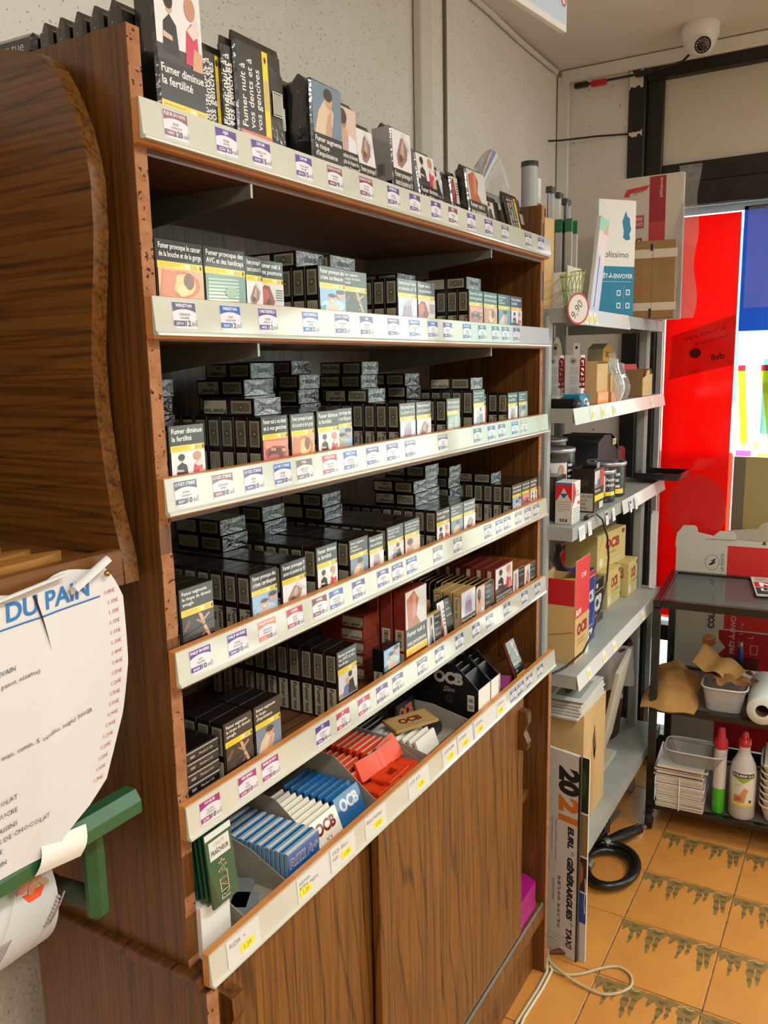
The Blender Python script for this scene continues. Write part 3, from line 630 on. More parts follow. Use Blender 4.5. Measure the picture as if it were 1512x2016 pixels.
# ================================================================== cigarette packs
m_pack = mat('dark_pack', (22,18,16), 0.32, coat=1.0, bump=(70.0,0.10,0.003))
m_cell = mat('cellophane_end', (120,124,128), 0.22, metal=0.55, coat=1.0, bump=(150.0,0.55,0.004), vary=(90.0,(36,36,40)))
BE, GR = (188,182,156), (112,108,88)
def pic(kind):
    a = Art(); R = a.rect; P = a.poly; E = a.ell
    if kind == 'aveugle':
        R(0,0,1,1,(26,22,22)); P([(0.02,0.55),(0.2,0.85),(0.28,0.8),(0.1,0.5)],(120,70,52)); P([(0.5,1),(0.62,0.95),(0.72,0.55),(0.86,0.12),(0.78,0.10),(0.66,0.42)],(196,160,132)); P([(0.66,0.66),(0.86,0.86),(0.83,0.92),(0.62,0.74)],(186,146,118)); P([(0.64,0.56),(0.42,0.78),(0.45,0.82),(0.66,0.64)],(170,126,100)); P([(0.72,0.36),(0.56,0.2),(0.6,0.18),(0.76,0.3)],(150,106,84)); P([(0,0.3),(1,0.62),(1,0.66),(0,0.34)],(60,58,62))
    elif kind == 'impuissance':
        R(0,0,1,1,(106,128,150)); P([(0.05,0),(0.2,0.45),(0.42,0.72),(0.62,0.6),(0.66,0.25),(0.6,0)],(214,190,164)); P([(0.4,0),(0.5,0.4),(0.6,0.5),(0.66,0.2),(0.62,0)],(188,156,130)); E(0.56,0.72,0.13,0.17,(196,156,126)); E(0.54,0.82,0.15,0.13,(44,32,26)); P([(0.62,0.6),(0.72,0.5),(0.66,0.2),(0.6,0.22)],(206,176,148))
    elif kind == 'cardiaque':
        R(0,0,1,1,(132,176,214)); E(0.5,0.28,0.46,0.26,(178,206,228)); P([(0.26,0),(0.3,0.3),(0.7,0.3),(0.78,0)],(214,182,166)); E(0.46,0.55,0.16,0.2,(206,160,140)); E(0.46,0.70,0.15,0.09,(58,40,34)); E(0.46,0.46,0.09,0.06,(190,214,200)); E(0.8,0.75,0.16,0.18,(196,150,130)); E(0.8,0.88,0.16,0.10,(50,40,44)); P([(0,0.2),(0.2,0.3),(0.22,0),(0,0)],(70,140,150))
    elif kind == 'poumon9':
        R(0,0,1,1,(228,222,226)); P([(0.25,0.1),(0.2,0.35),(0.45,0.8),(0.62,0.9),(0.82,0.62),(0.75,0.3),(0.45,0.05)],(150,118,112)); P([(0.35,0.2),(0.5,0.7),(0.62,0.8),(0.6,0.4)],(196,160,146)); P([(0.5,0.9),(0.6,0.98),(0.98,0.6),(0.9,0.5)],(206,206,210)); E(0.42,0.3,0.1,0.1,(110,70,64))
    elif kind == 'fertilite':
        R(0,0,1,1,(226,224,226)); R(0,0,1,0.2,(60,58,62)); P([(0.12,0.1),(0.16,0.5),(0.3,0.62),(0.44,0.5),(0.48,0.1)],(34,30,34)); E(0.3,0.74,0.08,0.12,(206,170,150)); E(0.29,0.8,0.1,0.12,(36,26,26)); P([(0.14,0.3),(0.34,0.28),(0.34,0.34),(0.14,0.38)],(214,178,160)); P([(0.6,0.05),(0.66,0.5),(0.78,0.62),(0.9,0.45),(0.92,0.05)],(206,48,90)); E(0.76,0.8,0.12,0.16,(196,140,110)); P([(0.66,0.5),(0.9,0.7),(0.95,0.5),(0.8,0.4)],(226,206,200)); P([(0.74,0.0),(0.8,0.3),(0.98,0.25),(0.98,0)],(206,160,120))
    elif kind == 'dents':
        R(0,0,1,1,(206,110,104)); E(0.5,0.45,0.42,0.34,(150,60,66)); E(0.48,0.4,0.3,0.22,(96,40,48)); P([(0.1,0.62),(0.4,0.72),(0.9,0.66),(0.98,0.9),(0.02,0.95)],(222,150,134)); E(0.4,0.26,0.22,0.14,(190,92,92)); 
        for u in (0.3,0.4,0.72,0.8): R(u,0.6-0.2*u,u+0.07,0.72-0.2*u,(214,186,110))
    elif kind == 'gorge':
        R(0,0,1,1,(214,160,116)); E(0.5,0.5,0.42,0.46,(196,108,72)); E(0.55,0.5,0.26,0.36,(228,190,132)); E(0.66,0.62,0.12,0.28,(120,74,58)); P([(0.02,0.1),(0.3,0.05),(0.4,0.9),(0.1,0.95)],(206,120,84)); E(0.5,0.3,0.12,0.2,(238,206,150))
    elif kind == 'avc':
        R(0,0,1,1,(206,204,208)); R(0,0,1,0.22,(150,140,134)); P([(0.2,0.05),(0.3,0.45),(0.5,0.55),(0.6,0.2),(0.95,0.1),(0.95,0)],(98,116,160)); P([(0.5,0.1),(0.56,0.6),(0.76,0.66),(0.86,0.2),(0.98,0.05)],(40,38,44)); E(0.46,0.66,0.1,0.13,(206,164,140)); E(0.62,0.86,0.1,0.12,(60,44,40))
    elif kind == 'poumons':
        R(0,0,1,1,(214,208,202)); P([(0,0),(0,0.7),(0.2,0.95),(0.4,0.9),(0.62,0.3),(0.5,0)],(150,44,40)); E(0.22,0.5,0.16,0.3,(184,84,76)); E(0.36,0.24,0.1,0.16,(104,26,28)); 
        for i in range(5): R(0.66,0.35+0.1*i,0.95,0.39+0.1*i,(90,88,90))
    elif kind == 'bandage':
        R(0,0,1,1,(120,148,140))
        for i in range(7): P([(0.05,0.04+0.12*i),(0.8,0.10+0.12*i),(0.82,0.16+0.12*i),(0.05,0.12+0.12*i)],(220-8*i,228-6*i,220-6*i))
        E(0.62,0.4,0.16,0.2,(150,176,150))
    elif kind == 'pied':
        R(0,0,1,1,(222,220,226)); E(0.5,0.45,0.26,0.4,(176,150,160)); E(0.42,0.3,0.16,0.2,(140,110,126)); 
        for i in range(4): E(0.3+0.11*i,0.84,0.05,0.07,(190,166,172))
    elif kind == 'bebe':
        R(0,0,1,1,(212,190,178)); E(0.35,0.7,0.16,0.2,(176,120,96)); E(0.33,0.78,0.2,0.18,(70,44,36)); E(0.62,0.45,0.14,0.16,(222,184,164)); P([(0.1,0),(0.15,0.5),(0.5,0.5),(0.7,0)],(196,160,146)); P([(0.5,0),(0.56,0.4),(0.9,0.3),(0.95,0)],(222,224,232))
    elif kind == 'mains':
        R(0,0,1,1,(190,204,224)); P([(0.2,0.05),(0.3,0.7),(0.5,0.85),(0.7,0.6),(0.75,0.05)],(150,120,150)); 
        for i in range(4): P([(0.3+0.11*i,0.6),(0.38+0.11*i,0.6),(0.42+0.11*i,0.92),(0.36+0.11*i,0.94)],(206,190,206))
    elif kind == 'cigare':
        R(0,0,1,1,(206,206,206)); P([(0.1,0),(0.05,0.8),(0.4,0.98),(0.62,0.7),(0.5,0.3),(0.7,0)],(176,96,66)); P([(0.3,0.2),(0.34,0.9),(0.5,0.85),(0.46,0.3)],(206,128,96))
    else:
        R(0,0,1,1,(70,60,60)); E(0.5,0.5,0.3,0.3,(150,120,110))
    return a
WARN = {
 'aveugle': ['Fumer augmente','le risque de devenir','aveugle'], 'impuissance': ['Fumer augmente','le risque','d\'impuissance'], 'cardiaque': ['Fumer provoque des','crises cardiaques'],
 'poumon9': ['Fumer provoque 9','cancers du poumon sur 10'], 'fertilite': ['Fumer diminue','la fertilité'], 'dents': ['Fumer nuit à vos dents','et à vos gencives'],
 'gorge': ['Fumer provoque le cancer','de la bouche et de la gorge'], 'avc': ['Fumer provoque','des AVC et des','handicaps'], 'poumons': ['Fumer nuit à','vos poumons'],
 'bandage': ['Fumer provoque des','AVC et des handicaps'], 'pied': ['Fumer bouche','vos artères'], 'bebe': ['Les enfants de fumeurs','ont plus de risques de','devenir fumeurs'], 'mains': ['Fumer provoque 9 cancers','du poumon sur 10'], 'cigare': ['Fumer nuit à','vos poumons']}
DESC = {'aveugle': 'a pale twisted shape on black', 'impuissance': 'a bare-shouldered man holding his face', 'cardiaque': 'a patient on blue pillows', 'poumon9': 'a grey lump on white', 'fertilite': 'two seated women',
 'dents': 'a red open mouth', 'gorge': 'an orange throat', 'avc': 'a couple sitting on the floor', 'poumons': 'a dark red lung', 'bandage': 'white bandage strips', 'pied': 'a greyish foot', 'bebe': 'a mother and child', 'mains': 'lilac hands', 'cigare': 'a brown lung'}
YEL = (236,206,40)
def front_panel(kind, w, h, dark=(24,21,22)):
    a = Art(); m_ = 0.0015
    a.rect(m_, 0.74*h, w-m_, 0.985*h, dark)
    L_ = WARN[kind]; n = len(L_); th = min(0.0062, 0.21*h/n*0.62)
    for i, t in enumerate(L_): a.text(t, 0.0045, 0.955*h-th-(i*th*1.45), th, (236,234,230), 'L', w-0.008, bold=0.015)
    a.rect(m_, 0.66*h, w-m_, 0.74*h, YEL); a.lines(0.004, 0.672*h, w*0.5, 0.73*h, 3, (170,140,30), 0.3); a.rect(w*0.58,0.675*h,w*0.70,0.725*h,(230,222,180)); a.rect(w*0.72,0.675*h,w*0.86,0.725*h,(196,176,110)); a.ell(w*0.93,0.70*h,0.0014,0.0026,(60,36,20),8)
    a.put(pic(kind), m_, 0.30*h, w-2*m_, 0.36*h)
    a.text('filter', w*0.70, 0.10*h, 0.0035, (150,140,128), 'C')
    return a
def stamp_art(d, h):
    a = Art(); x0, x1, y0, y1 = d*0.14, d*0.86, 0.56*h, 0.94*h
    a.rect(x0,y0,x1,y1,BE); a.frame(x0+0.0007,y0+0.0007,x1-0.0007,y1-0.0007,0.0005,(40,36,30)); a.rect(x0+0.0022,y0+0.0022,x1-0.0022,y1-0.0022,GR)
    c = ((x0+x1)/2,(y0+y1)/2); a.ell(*c,0.0042,0.0042,(38,34,28),6); a.ell(*c,0.0028,0.0028,(150,146,122),6); return a
def side_art(d, h, style):
    a = Art(); x0, x1, y0, y1 = d*0.12, d*0.88, 0.03*h, 0.47*h
    if style == 'cigar': y0, y1 = 0.50*h, 0.97*h
    if style in ('flat', 'cigar'):                      # a long horizontal label for packs seen lying down
        a.rect(x0,y0,x1,y1,BE); a.text('Fumer tue', (x0+x1)/2+0.0026, y1-0.001, 0.0060, (30,28,24), 'L', y1-y0-0.002, rot=-pi/2, bold=0.02, fit=True); return a
    a.rect(x0,y0,x1,y1,BE)
    if style == 'tue':
        a.text('Fumer', (x0+x1)/2+0.0018, y1-0.002, 0.0062, (30,28,24), 'L', 0.030, rot=-pi/2, bold=0.02, fit=True)
        a.text('tue', (x0+x1)/2-0.0062, y1-0.009, 0.0056, (30,28,24), 'L', 0.018, rot=-pi/2, bold=0.02)
    elif style == 'one':
        a.text('Fumer tue', (x0+x1)/2-0.0036, y1-0.002, 0.0076, (30,28,24), 'L', y1-y0-0.004, rot=-pi/2, bold=0.02, fit=True)
    else:
        for i, t in enumerate(['La fumée du tabac', 'contient plus de 70', 'substances', 'cancérigènes']):
            a.text(t, x1-0.0035-i*0.0037, y1-0.002, 0.0026, (50,46,40), 'L', y1-y0-0.004, rot=-pi/2)
    return a
def fold_art(w, d):
    a = Art(); r = random.Random(5)
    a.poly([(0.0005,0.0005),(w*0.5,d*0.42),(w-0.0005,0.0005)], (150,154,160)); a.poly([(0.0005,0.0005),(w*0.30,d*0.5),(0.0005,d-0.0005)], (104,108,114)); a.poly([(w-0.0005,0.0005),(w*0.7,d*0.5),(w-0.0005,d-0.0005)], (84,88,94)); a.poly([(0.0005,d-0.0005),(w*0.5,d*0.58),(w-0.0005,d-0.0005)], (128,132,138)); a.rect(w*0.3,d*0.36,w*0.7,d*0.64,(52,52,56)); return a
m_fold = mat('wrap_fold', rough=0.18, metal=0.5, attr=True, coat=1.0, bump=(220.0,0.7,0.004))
PD = 0.0225
_PK = {}
def pk(key, fn):
    if key not in _PK: _PK[key] = fn()
    return _PK[key]
def pack(x, y, z, w=0.055, h=0.088, d=PD, front=None, side='tue', label='', group=None, flat=False, ends=True, stamp=True, rz=0.0, bodymat=None):
    """x: left face, y: front face, z: base. flat: lying with its top towards the shopper"""
    bm_ = bodymat or m_pack
    me = pk(('body',w,h,d,bm_.name), lambda: MB().cbox(-w/2,w/2,-d/2,d/2,0,h,0.0007).mesh('pack', bm_))
    if flat: o = link('cigarette_pack', me, None, (x+w/2, y+h, z+d/2), (pi/2, 0, rz))
    else: o = link('cigarette_pack', me, None, (x+w/2, y+d/2, z), (0, 0, rz))
    tag(o, label, 'cigarette pack', group)
    def child(n, key, fn): link(n, pk(key, fn), o)
    fL = ((-w/2,d/2,0), -Y, Z)
    if stamp: child('tax_stamp', ('stamp',w,h,d), lambda: stamp_art(d,h).mesh('stamp', *fL, MATS['print_gloss']))
    if side: child('side_label', ('side',w,h,d,side), lambda: side_art(d,h,side).mesh('side', *fL, MATS['print_gloss']))
    if front: child('warning_panel', ('front',w,h,d,front), lambda: front_panel(front,w,h).mesh('front', (-w/2,-d/2,0), X, Z, MATS['print_gloss']))
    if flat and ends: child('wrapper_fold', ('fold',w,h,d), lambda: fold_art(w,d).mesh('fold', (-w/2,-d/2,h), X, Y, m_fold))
    return o
SHN = {2: 'second shelf', 3: 'third shelf', 4: 'fourth shelf', 5: 'fifth shelf'}
def row(k, n_row, x, n, kind, w=0.055, h=0.088, y=0.0145, side='tue', d=PD):
    """a queue of packs standing one behind the other, the first one showing its front"""
    r = random.Random(k*100+n_row)
    for i in range(n):
        yy = y+i*(d+0.0004)
        if yy+d > 0.293: break
        if i == 0:
            pack(x, yy, S[k]+0.0002, w, h, d, kind, side, '%s row from bread rack, %s: pack with %s' % (ORD[n_row], SHN[k], DESC[kind]))
        else:
            pack(x+r.uniform(-0.0006,0.0006), yy, S[k]+0.0002, w, h, d, None, side, '%s pack from the front, %s row from bread rack, %s' % (NTH[i], ORD[n_row], SHN[k]), 'packs queued in row %d on the %s' % (n_row, SHN[k]))
def lay(k, x, y, base_h, levels, where, w=0.055, side='tue', h=0.088, n0=0):
    for l in range(n0, levels):
        pack(x+0.001*((l*7) % 3-1), y+0.002*((l*5) % 3), S[k]+base_h+0.0006+l*(PD+0.0004), w, h, PD, None, side, '%s pack up lying flat %s, %s' % (['first','second','third','fourth','fifth','sixth','seventh'][l], where, SHN[k]), 'packs lying %s on the %s' % (where, SHN[k]), flat=True)
# shelf 2: wide packs
row(2,1,0.024,3,'gorge',0.0725,0.090); row(2,2,0.0975,3,'bandage',0.0725,0.090)
row(2,3,0.178,3,'poumon9',0.034,0.087,0.022); row(2,4,0.2135,4,'poumons',0.052,0.087,0.030,'txt')
row(2,5,0.324,5,'cardiaque',0.0665,0.0885,side='txt'); row(2,6,0.3915,4,'aveugle',0.0665,0.0885,0.020)
row(2,7,0.541,4,'mains',0.0655,0.0885,side='txt'); row(2,8,0.6075,4,'poumons',0.064,0.0885); row(2,9,0.809,6,'dents',0.0645,0.0885,side='tue')
row(2,10,0.8755,3,'gorge',0.0675,0.0885); row(2,11,0.947,3,'impuissance',0.066,0.0885); row(2,12,1.014,3,'fertilite',0.063,0.0885)
lay(2,0.331,0.055,0.0885,1,'on the fifth row from rack',0.0665,'flat'); lay(2,0.40,0.045,0.0885,1,'on the sixth row from rack',0.0665,'flat')
lay(2,0.215,0.125,0.0,4,'in a pile behind the fourth row',0.055,'flat'); lay(2,0.70,0.10,0.0,5,'in a pile left of the ninth row',0.066,'txt'); lay(2,0.812,0.02,0.0885,1,'on the ninth row from rack',0.0645,'txt'); lay(2,0.748,0.155,0.0,4,'at the back beside the ninth row',0.055)
# shelf 3
row(3,1,0.026,4,'fertilite',0.0565,y=0.0145); row(3,2,0.187,8,'dents',side='txt'); row(3,3,0.2475,7,'gorge'); row(3,4,0.309,7,'fertilite'); row(3,5,0.368,5,'cardiaque',y=0.030)
row(3,6,0.541,9,'mains'); row(3,7,0.598,8,'poumon9'); row(3,8,0.714,8,'bandage'); row(3,9,0.828,9,'avc',h=0.100,side='txt'); row(3,10,0.905,5,'dents',y=0.045); row(3,11,1.002,5,'pied'); row(3,12,1.061,4,'impuissance')
lay(3,0.100,0.13,0.0,6,'in a pile left of the second row'); lay(3,0.195,0.03,0.088,1,'on the second row from rack',side='flat',); lay(3,0.252,0.09,0.088,2,'on the third row from rack'); lay(3,0.318,0.135,0.088,3,'on the fourth row from rack')
lay(3,0.43,0.13,0.0,6,'in a pile left of the sixth row'); lay(3,0.545,0.075,0.088,1,'on the sixth row from rack'); lay(3,0.49,0.19,0.0,7,'at the back behind the sixth row'); lay(3,0.60,0.12,0.088,3,'on the seventh row from rack',side='one'); lay(3,0.664,0.175,0.0,5,'at the back beside the eighth row',side='one'); lay(3,0.83,0.02,0.100,1,'on the ninth row from rack',side='flat'); lay(3,0.722,0.10,0.088,2,'on the eighth row from rack',side='one')
# shelf 4
row(4,1,0.026,10,'aveugle',0.0565,0.099,0.0145); row(4,2,0.151,12,'cardiaque'); row(4,3,0.2145,11,'poumon9',0.0565); row(4,4,0.296,10,'fertilite',0.0535,0.094,side='txt'); row(4,5,0.382,9,'impuissance',0.0535,side='txt'); row(4,6,0.4375,7,'pied',0.0455,0.083)
row(4,7,0.494,11,'avc'); row(4,8,0.551,10,'bebe'); row(4,9,0.669,11,'fertilite'); row(4,10,0.727,7,'impuissance',0.0545); row(4,11,0.7825,7,'poumon9'); row(4,12,1.030,10,'cardiaque',h=0.086); row(4,13,1.086,8,'dents',0.0505,0.086); row(4,14,1.1375,6,'fertilite',0.046,0.086)
lay(4,0.238,0.135,0.088,2,'on the third row from rack',side='txt'); lay(4,0.352,0.15,0.088,2,'on the fourth row from rack',side='txt',); lay(4,0.50,0.14,0.088,2,'on the seventh row from rack',side='txt'); lay(4,0.695,0.07,0.088,2,'on the ninth row from rack'); lay(4,0.752,0.078,0.088,3,'on the tenth row from rack'); lay(4,1.033,0.065,0.086,1,'on the twelfth row from rack'); lay(4,0.90,0.10,0.0,6,'in a pile left of the twelfth row')
lay(4,0.09,0.16,0.0,5,'in a pile left of the second row')
# shelf 5
row(5,1,0.087,3,'aveugle',0.0545,0.096,side='one'); row(5,2,0.1455,3,'impuissance',0.0555,0.096,side='one'); row(5,3,0.340,11,'avc',h=0.1095,side='one')

# ================================================================== tobacco pouches on the top shelf
m_pouch = mat('pouch_plastic', (26,24,22), 0.25, coat=0.8, bump=(38.0,0.22,0.006))
def pouch_art(kind, w, h, vertical=False, dark=(26,24,23)):
    a = Art(); e = 0.002
    if vertical:                              # lettering turned a quarter, picture at the foot
        a.rect(e,0.30*h,0.62*w,h-e,dark)
        for i, t in enumerate(['Fumer nuit à', 'vos dents et à', 'vos gencives']): a.text(t, 0.10*w+0.085*w+i*0.15*w, 0.335*h, 0.0098, (232,230,226), 'L', 0.6*h, rot=pi/2, bold=0.01, shear=0.0)
        a.rect(0.56*w,0.30*h,0.68*w,h-e,YEL); a.rect(0.575*w,0.52*h,0.665*w,0.76*h,(196,176,110)); a.ell(0.62*w,0.92*h,0.0022,0.004,(60,36,20),8)
        a.put(pic(kind), e, e, 0.66*w, 0.29*h); a.frame(0.74*w,0.50*h,0.96*w,0.70*h,0.0012,(214,210,196)); a.rect(0.755*w,0.515*h,0.945*w,0.685*h,(150,150,140))
        a.text('Blond', 0.80*w, 0.30*h, 0.004, (196,194,188), 'L', rot=pi/2); a.rect(0.80*w,0.05*h,0.96*w,0.22*h,(206,214,222)); a.bars(0.81*w,0.06*h,0.95*w,0.21*h,(60,60,66),10,False)
        return a
    a.put(pic(kind), e, 0.52*h, w-2*e, 0.47*h); a.rect(e,0.27*h,w-e,0.52*h,dark); L_ = WARN[kind]; th = min(0.0085, 0.23*h/len(L_)*0.62)
    for i, t in enumerate(L_): a.text(t, 0.005, 0.495*h-th-i*th*1.42, th, (236,234,230), 'L', w-0.009, bold=0.015)
    a.rect(e,0.19*h,w-e,0.27*h,YEL); a.lines(0.005,0.20*h,w*0.5,0.26*h,3,(170,140,30),0.3); a.rect(w*0.6,0.205*h,w*0.74,0.255*h,(236,228,190)); a.rect(w*0.78,0.205*h,w*0.93,0.255*h,(200,180,110))
    a.rect(e,e,w-e,0.19*h,(86,84,76)); return a
def pouch(x, y, w, h, d, kind, label, lean=0.0, vertical=False, side=None, group=None, z=None):
    """standing soft pouch: boxy body, crimped seal along the top; lean tips it back"""
    o = MB().cbox(-w/2,w/2,-d/2,d/2,0,h-0.006,min(0.0035,d*0.3)).prism([(-d*0.28,h-0.008),(d*0.28,h-0.008),(0.0012,h+0.001),(-0.0012,h+0.001)], -w/2+0.002, w/2-0.002, 'X').build('tobacco_pouch', m_pouch)
    o.location = (x+w/2, y+d/2+0.002+0.0*h, (S[1] if z is None else z)+0.0006+d/2*abs(sin(lean))); o.rotation_euler = (-lean, 0, 0); tag(o, label, 'tobacco pouch', group)
    if kind: face_art(o, pouch_art(kind, w, h-0.008, vertical), w, d, h-0.008, 'front', 'warning_panel', MATS['print_gloss'])
    a = Art(); 
    if side == 'grey': a.rect(0.002,0.35*h,d-0.002,h*0.96,(150,148,146)); a.bars(d*0.25,0.42*h,d*0.6,0.55*h,(60,60,60),10)
    elif side == 'dots': [a.ell(d*0.5, q*h, 0.0008, 0.0008, (190,190,190), 8) for q in (0.25,0.55,0.85)]
    if side: face_art(o, a, w, d, h, 'left', 'side_print', MATS['print_gloss'])
    return o
pouch(0.047,0.014,0.073,0.172,0.030,'fertilite','big tobacco pouch with two seated women at the bread rack end, top shelf',0.02,side='dots')
for i in range(5): pouch(0.030,0.048+i*0.027,0.060,0.143,0.021,None,'%s plain black pouch behind the pouch of two seated women' % NTH[i+1],0.0,side='dots',group='black pouches queued at the bread rack end')
pouch(0.124,0.060,0.05,0.105,0.018,'avc','black tobacco pouch half hidden behind the pouch of seated women',0.05)
pouch(0.131,0.030,0.045,0.130,0.012,'dents','black pouch with sideways lettering before the widest sideways-lettered pouch',0.02,True); pouch(0.162,0.022,0.03,0.143,0.010,'dents','narrow black pouch edge against the widest sideways-lettered pouch',0.02,True)
pouch(0.178,0.016,0.090,0.153,0.012,'dents','widest black pouch with sideways lettering over a mouth picture',0.03,True); pouch(0.208,0.034,0.088,0.142,0.012,'dents','black pouch with sideways lettering tucked behind the widest one',0.03,True)
for i in range(3): pouch(0.305,0.062+i*0.030,0.07,0.148,0.026,None,'%s black block behind the pouch of the man holding his face' % NTH[i+1],0.0,side='dots',group='black blocks behind the pouch of the man')
pouch(0.326,0.014,0.073,0.146,0.042,'impuissance','thick tobacco pouch picturing a man holding his face, top shelf',0.02,side='dots')
pouch(0.4005,0.022,0.056,0.136,0.022,'bebe','tobacco pouch picturing a mother and child, top shelf',0.06)
pouch(0.459,0.020,0.052,0.118,0.016,'poumon9','tobacco pouch leaning between mother and child pouch and grey-sided block',0.14); pouch(0.470,0.045,0.055,0.122,0.014,None,'plain dark pouch leaning behind, left of the grey-sided block',0.14)
pouch(0.547,0.016,0.064,0.134,0.036,'poumon9','thick grey-sided tobacco block picturing a lump on white, top shelf',0.06,side='grey')
pouch(0.618,0.030,0.030,0.112,0.014,'poumons','narrow pouch leaning right of the grey-sided block',0.16,side='grey'); pouch(0.650,0.020,0.068,0.120,0.022,'fertilite','pouch with white side and striped picture leaning on the top shelf',0.16,side='grey')
pouch(0.705,0.030,0.06,0.110,0.014,'avc','pouch leaning behind the white-sided one, top shelf',0.18); pouch(0.765,0.035,0.035,0.104,0.016,None,'first of two dark pouches left of the orange arm picture',0.14); pouch(0.800,0.032,0.032,0.110,0.016,'poumons','second of two dark pouches left of the orange arm picture',0.14)
pouch(0.838,0.016,0.085,0.128,0.024,'cigare','tobacco pouch with an orange bent arm picture, top shelf',0.14)
pouch(0.925,0.026,0.06,0.088,0.012,'avc','low pouch right of the orange arm picture',0.18); pouch(0.985,0.035,0.06,0.100,0.014,None,'dark pouch leaning second from the walnut end panel',0.22); pouch(1.055,0.020,0.085,0.118,0.014,'dents','pouch with sideways print leaning by the far walnut end panel',0.24,True)
# big pouches piled behind the panel next to the bread rack
for i in range(3):
    o = MB().cbox(-0.075,0.075,-0.055,0.055,0,0.026,0.006).build('tobacco_block', m_pouch, None, (0.10, 0.245-0.01*i*0, S[1]+0.0606+i*0.0268), (0,0,0.06*(i-1)))
    tag(o, 'black wrapped tobacco block, %s of the pile at the bread rack end' % ['lowest','middle','topmost'][i], 'tobacco block')
    a = Art(); a.text('Fumer tue', 0.03, 0.007, 0.011, (206,204,200), 'L', 0.07); 
    if i == 0: a.frame(0.012,0.004,0.026,0.022,0.0016,(200,196,180)); a.rect(0.0145,0.0065,0.0235,0.0195,(150,148,136))
    face_art(o, a, 0.15, 0.11, 0.026, 'left', 'print', MATS['print_gloss'])
for i in range(2):
    o = MB().cbox(-0.07,0.07,-0.05,0.05,0,0.0295,0.006).build('tobacco_block', m_pouch, None, (0.10,0.243,S[1]+0.0004+i*0.030)); tag(o,'black wrapped tobacco block hidden under the pile at the bread rack end','tobacco block','blocks under the pile')

# ================================================================== fifth shelf: slim packs, cigar boxes and tins
m_redbox = mat('cigar_red', (124,44,30), 0.35, coat=0.8); m_gold = mat('tin_gold', (196,160,84), 0.30, metal=0.7); m_goldbox = mat('gold_card', (190,156,96), 0.4, coat=0.4)
m_blue = mat('blue_card', (40,110,170), 0.4, coat=0.4); m_tinblk = mat('tin_black', (20,18,18), 0.25, coat=0.6); m_brown = mat('brown_box', (112,40,28), 0.4, coat=0.5); m_amber = mat('amber_box', (150,84,34), 0.4, coat=0.5)
SH5 = S[5]+0.0003
for i in range(6):
    o = MB().cbox(-0.028,0.028,-0.044,0.044,0,0.0135,0.001).build('slim_pack', m_tinblk, None, (0.0525, 0.062, SH5+i*0.0141)); tag(o, '%s black slim pack up in the pile beside the end panel, fifth shelf' % ORD[i+1], 'cigarette pack', 'slim packs piled on the fifth shelf')
    a = Art(); a.rect(0.001,0.0105,0.055,0.0125,(150,150,152)); a.text('Menthol 100', 0.022, 0.0035, 0.0032, (200,198,196)); a.rect(0.006,0.0035,0.014,0.007,(130,130,132)); face_art(o, a, 0.056, 0.088, 0.0135, 'front', 'end_print', MATS['print_gloss'])
for i in range(4):
    o = pack(0.035+0.004*i, 0.115, SH5+i*0.023, 0.055, 0.088, PD, 'avc' if i == 3 else None, 'one', 'dark pack %s of the pile behind the slim packs, fifth shelf' % ['lowest','second','third','topmost'][i], None, False, False)
    o.rotation_euler = (-pi/2, 0, 0); o.location = (0.0625+0.004*i, 0.13, SH5+i*0.023+PD/2)
for i in range(5):
    o = pack(0.500, 0.066+0.002*(i % 2), SH5+i*0.0229, 0.046, 0.088, PD, None, 'cigar', '%s red-brown cigar box up in the pile behind the small pack, fifth shelf' % ORD[i+1], 'cigar boxes piled on the fifth shelf', True, False, False, 0, m_redbox)
def small_box(name, x, y, z, w, h, d, m, label, group=None, front=None, left=None, cat='cigarillo box', lean=0.0, rz=0.0, chamfer=0.0008):
    o = MB().cbox(-w/2,w/2,-d/2,d/2,0,h,chamfer).build(name, m, None, (x+w/2, y+d/2, z), (-lean,0,rz)); tag(o, label, cat, group)
    if front: face_art(o, front, w, d, h, 'front', 'front_print', MATS['print_gloss'])
    if left: face_art(o, left, w, d, h, 'left', 'side_print', MATS['print_gloss'])
    return o
def warn_low(kind, w, h, lines=None, split=False):
    a = Art(); e = 0.001
    if split:    # picture left, words right
        a.put(pic(kind), e, 0.16*h, 0.48*w, 0.82*h); a.rect(0.5*w,0.16*h,w-e,h-e,(24,22,22)); a.rect(e,e,w-e,0.16*h,YEL)
        for i, t in enumerate(lines): a.text(t, 0.53*w, 0.88*h-i*0.135*h, 0.0042, (232,230,226), 'L', 0.44*w)
        return a
    a.put(pic(kind), e, 0.46*h, w-2*e, 0.52*h); a.rect(e,0.12*h,w-e,0.46*h,(24,22,22)); a.rect(e,e,w-e,0.12*h,YEL)
    for i, t in enumerate(lines or WARN[kind]): a.text(t, 0.004, 0.46*h-0.0085-i*0.0075, 0.0050, (232,230,226), 'L', w-0.008, bold=0.01)
    return a
sl = Art(); sl.rect(0.003,0.002,0.0195,0.032,BE); sl.text('Fumer tue', 0.0085, 0.030, 0.006, (30,28,24), 'L', 0.027, rot=-pi/2, bold=0.02, fit=True)
small_box('cigarillo_pack', 0.476, 0.0145, SH5, 0.054, 0.070, 0.0225, m_tinblk, 'small black pack with a blue picture left of the tall red cigar boxes', None, warn_low('cardiaque',0.054,0.070,['Fumer provoque des','crises cardiaques']), sl)
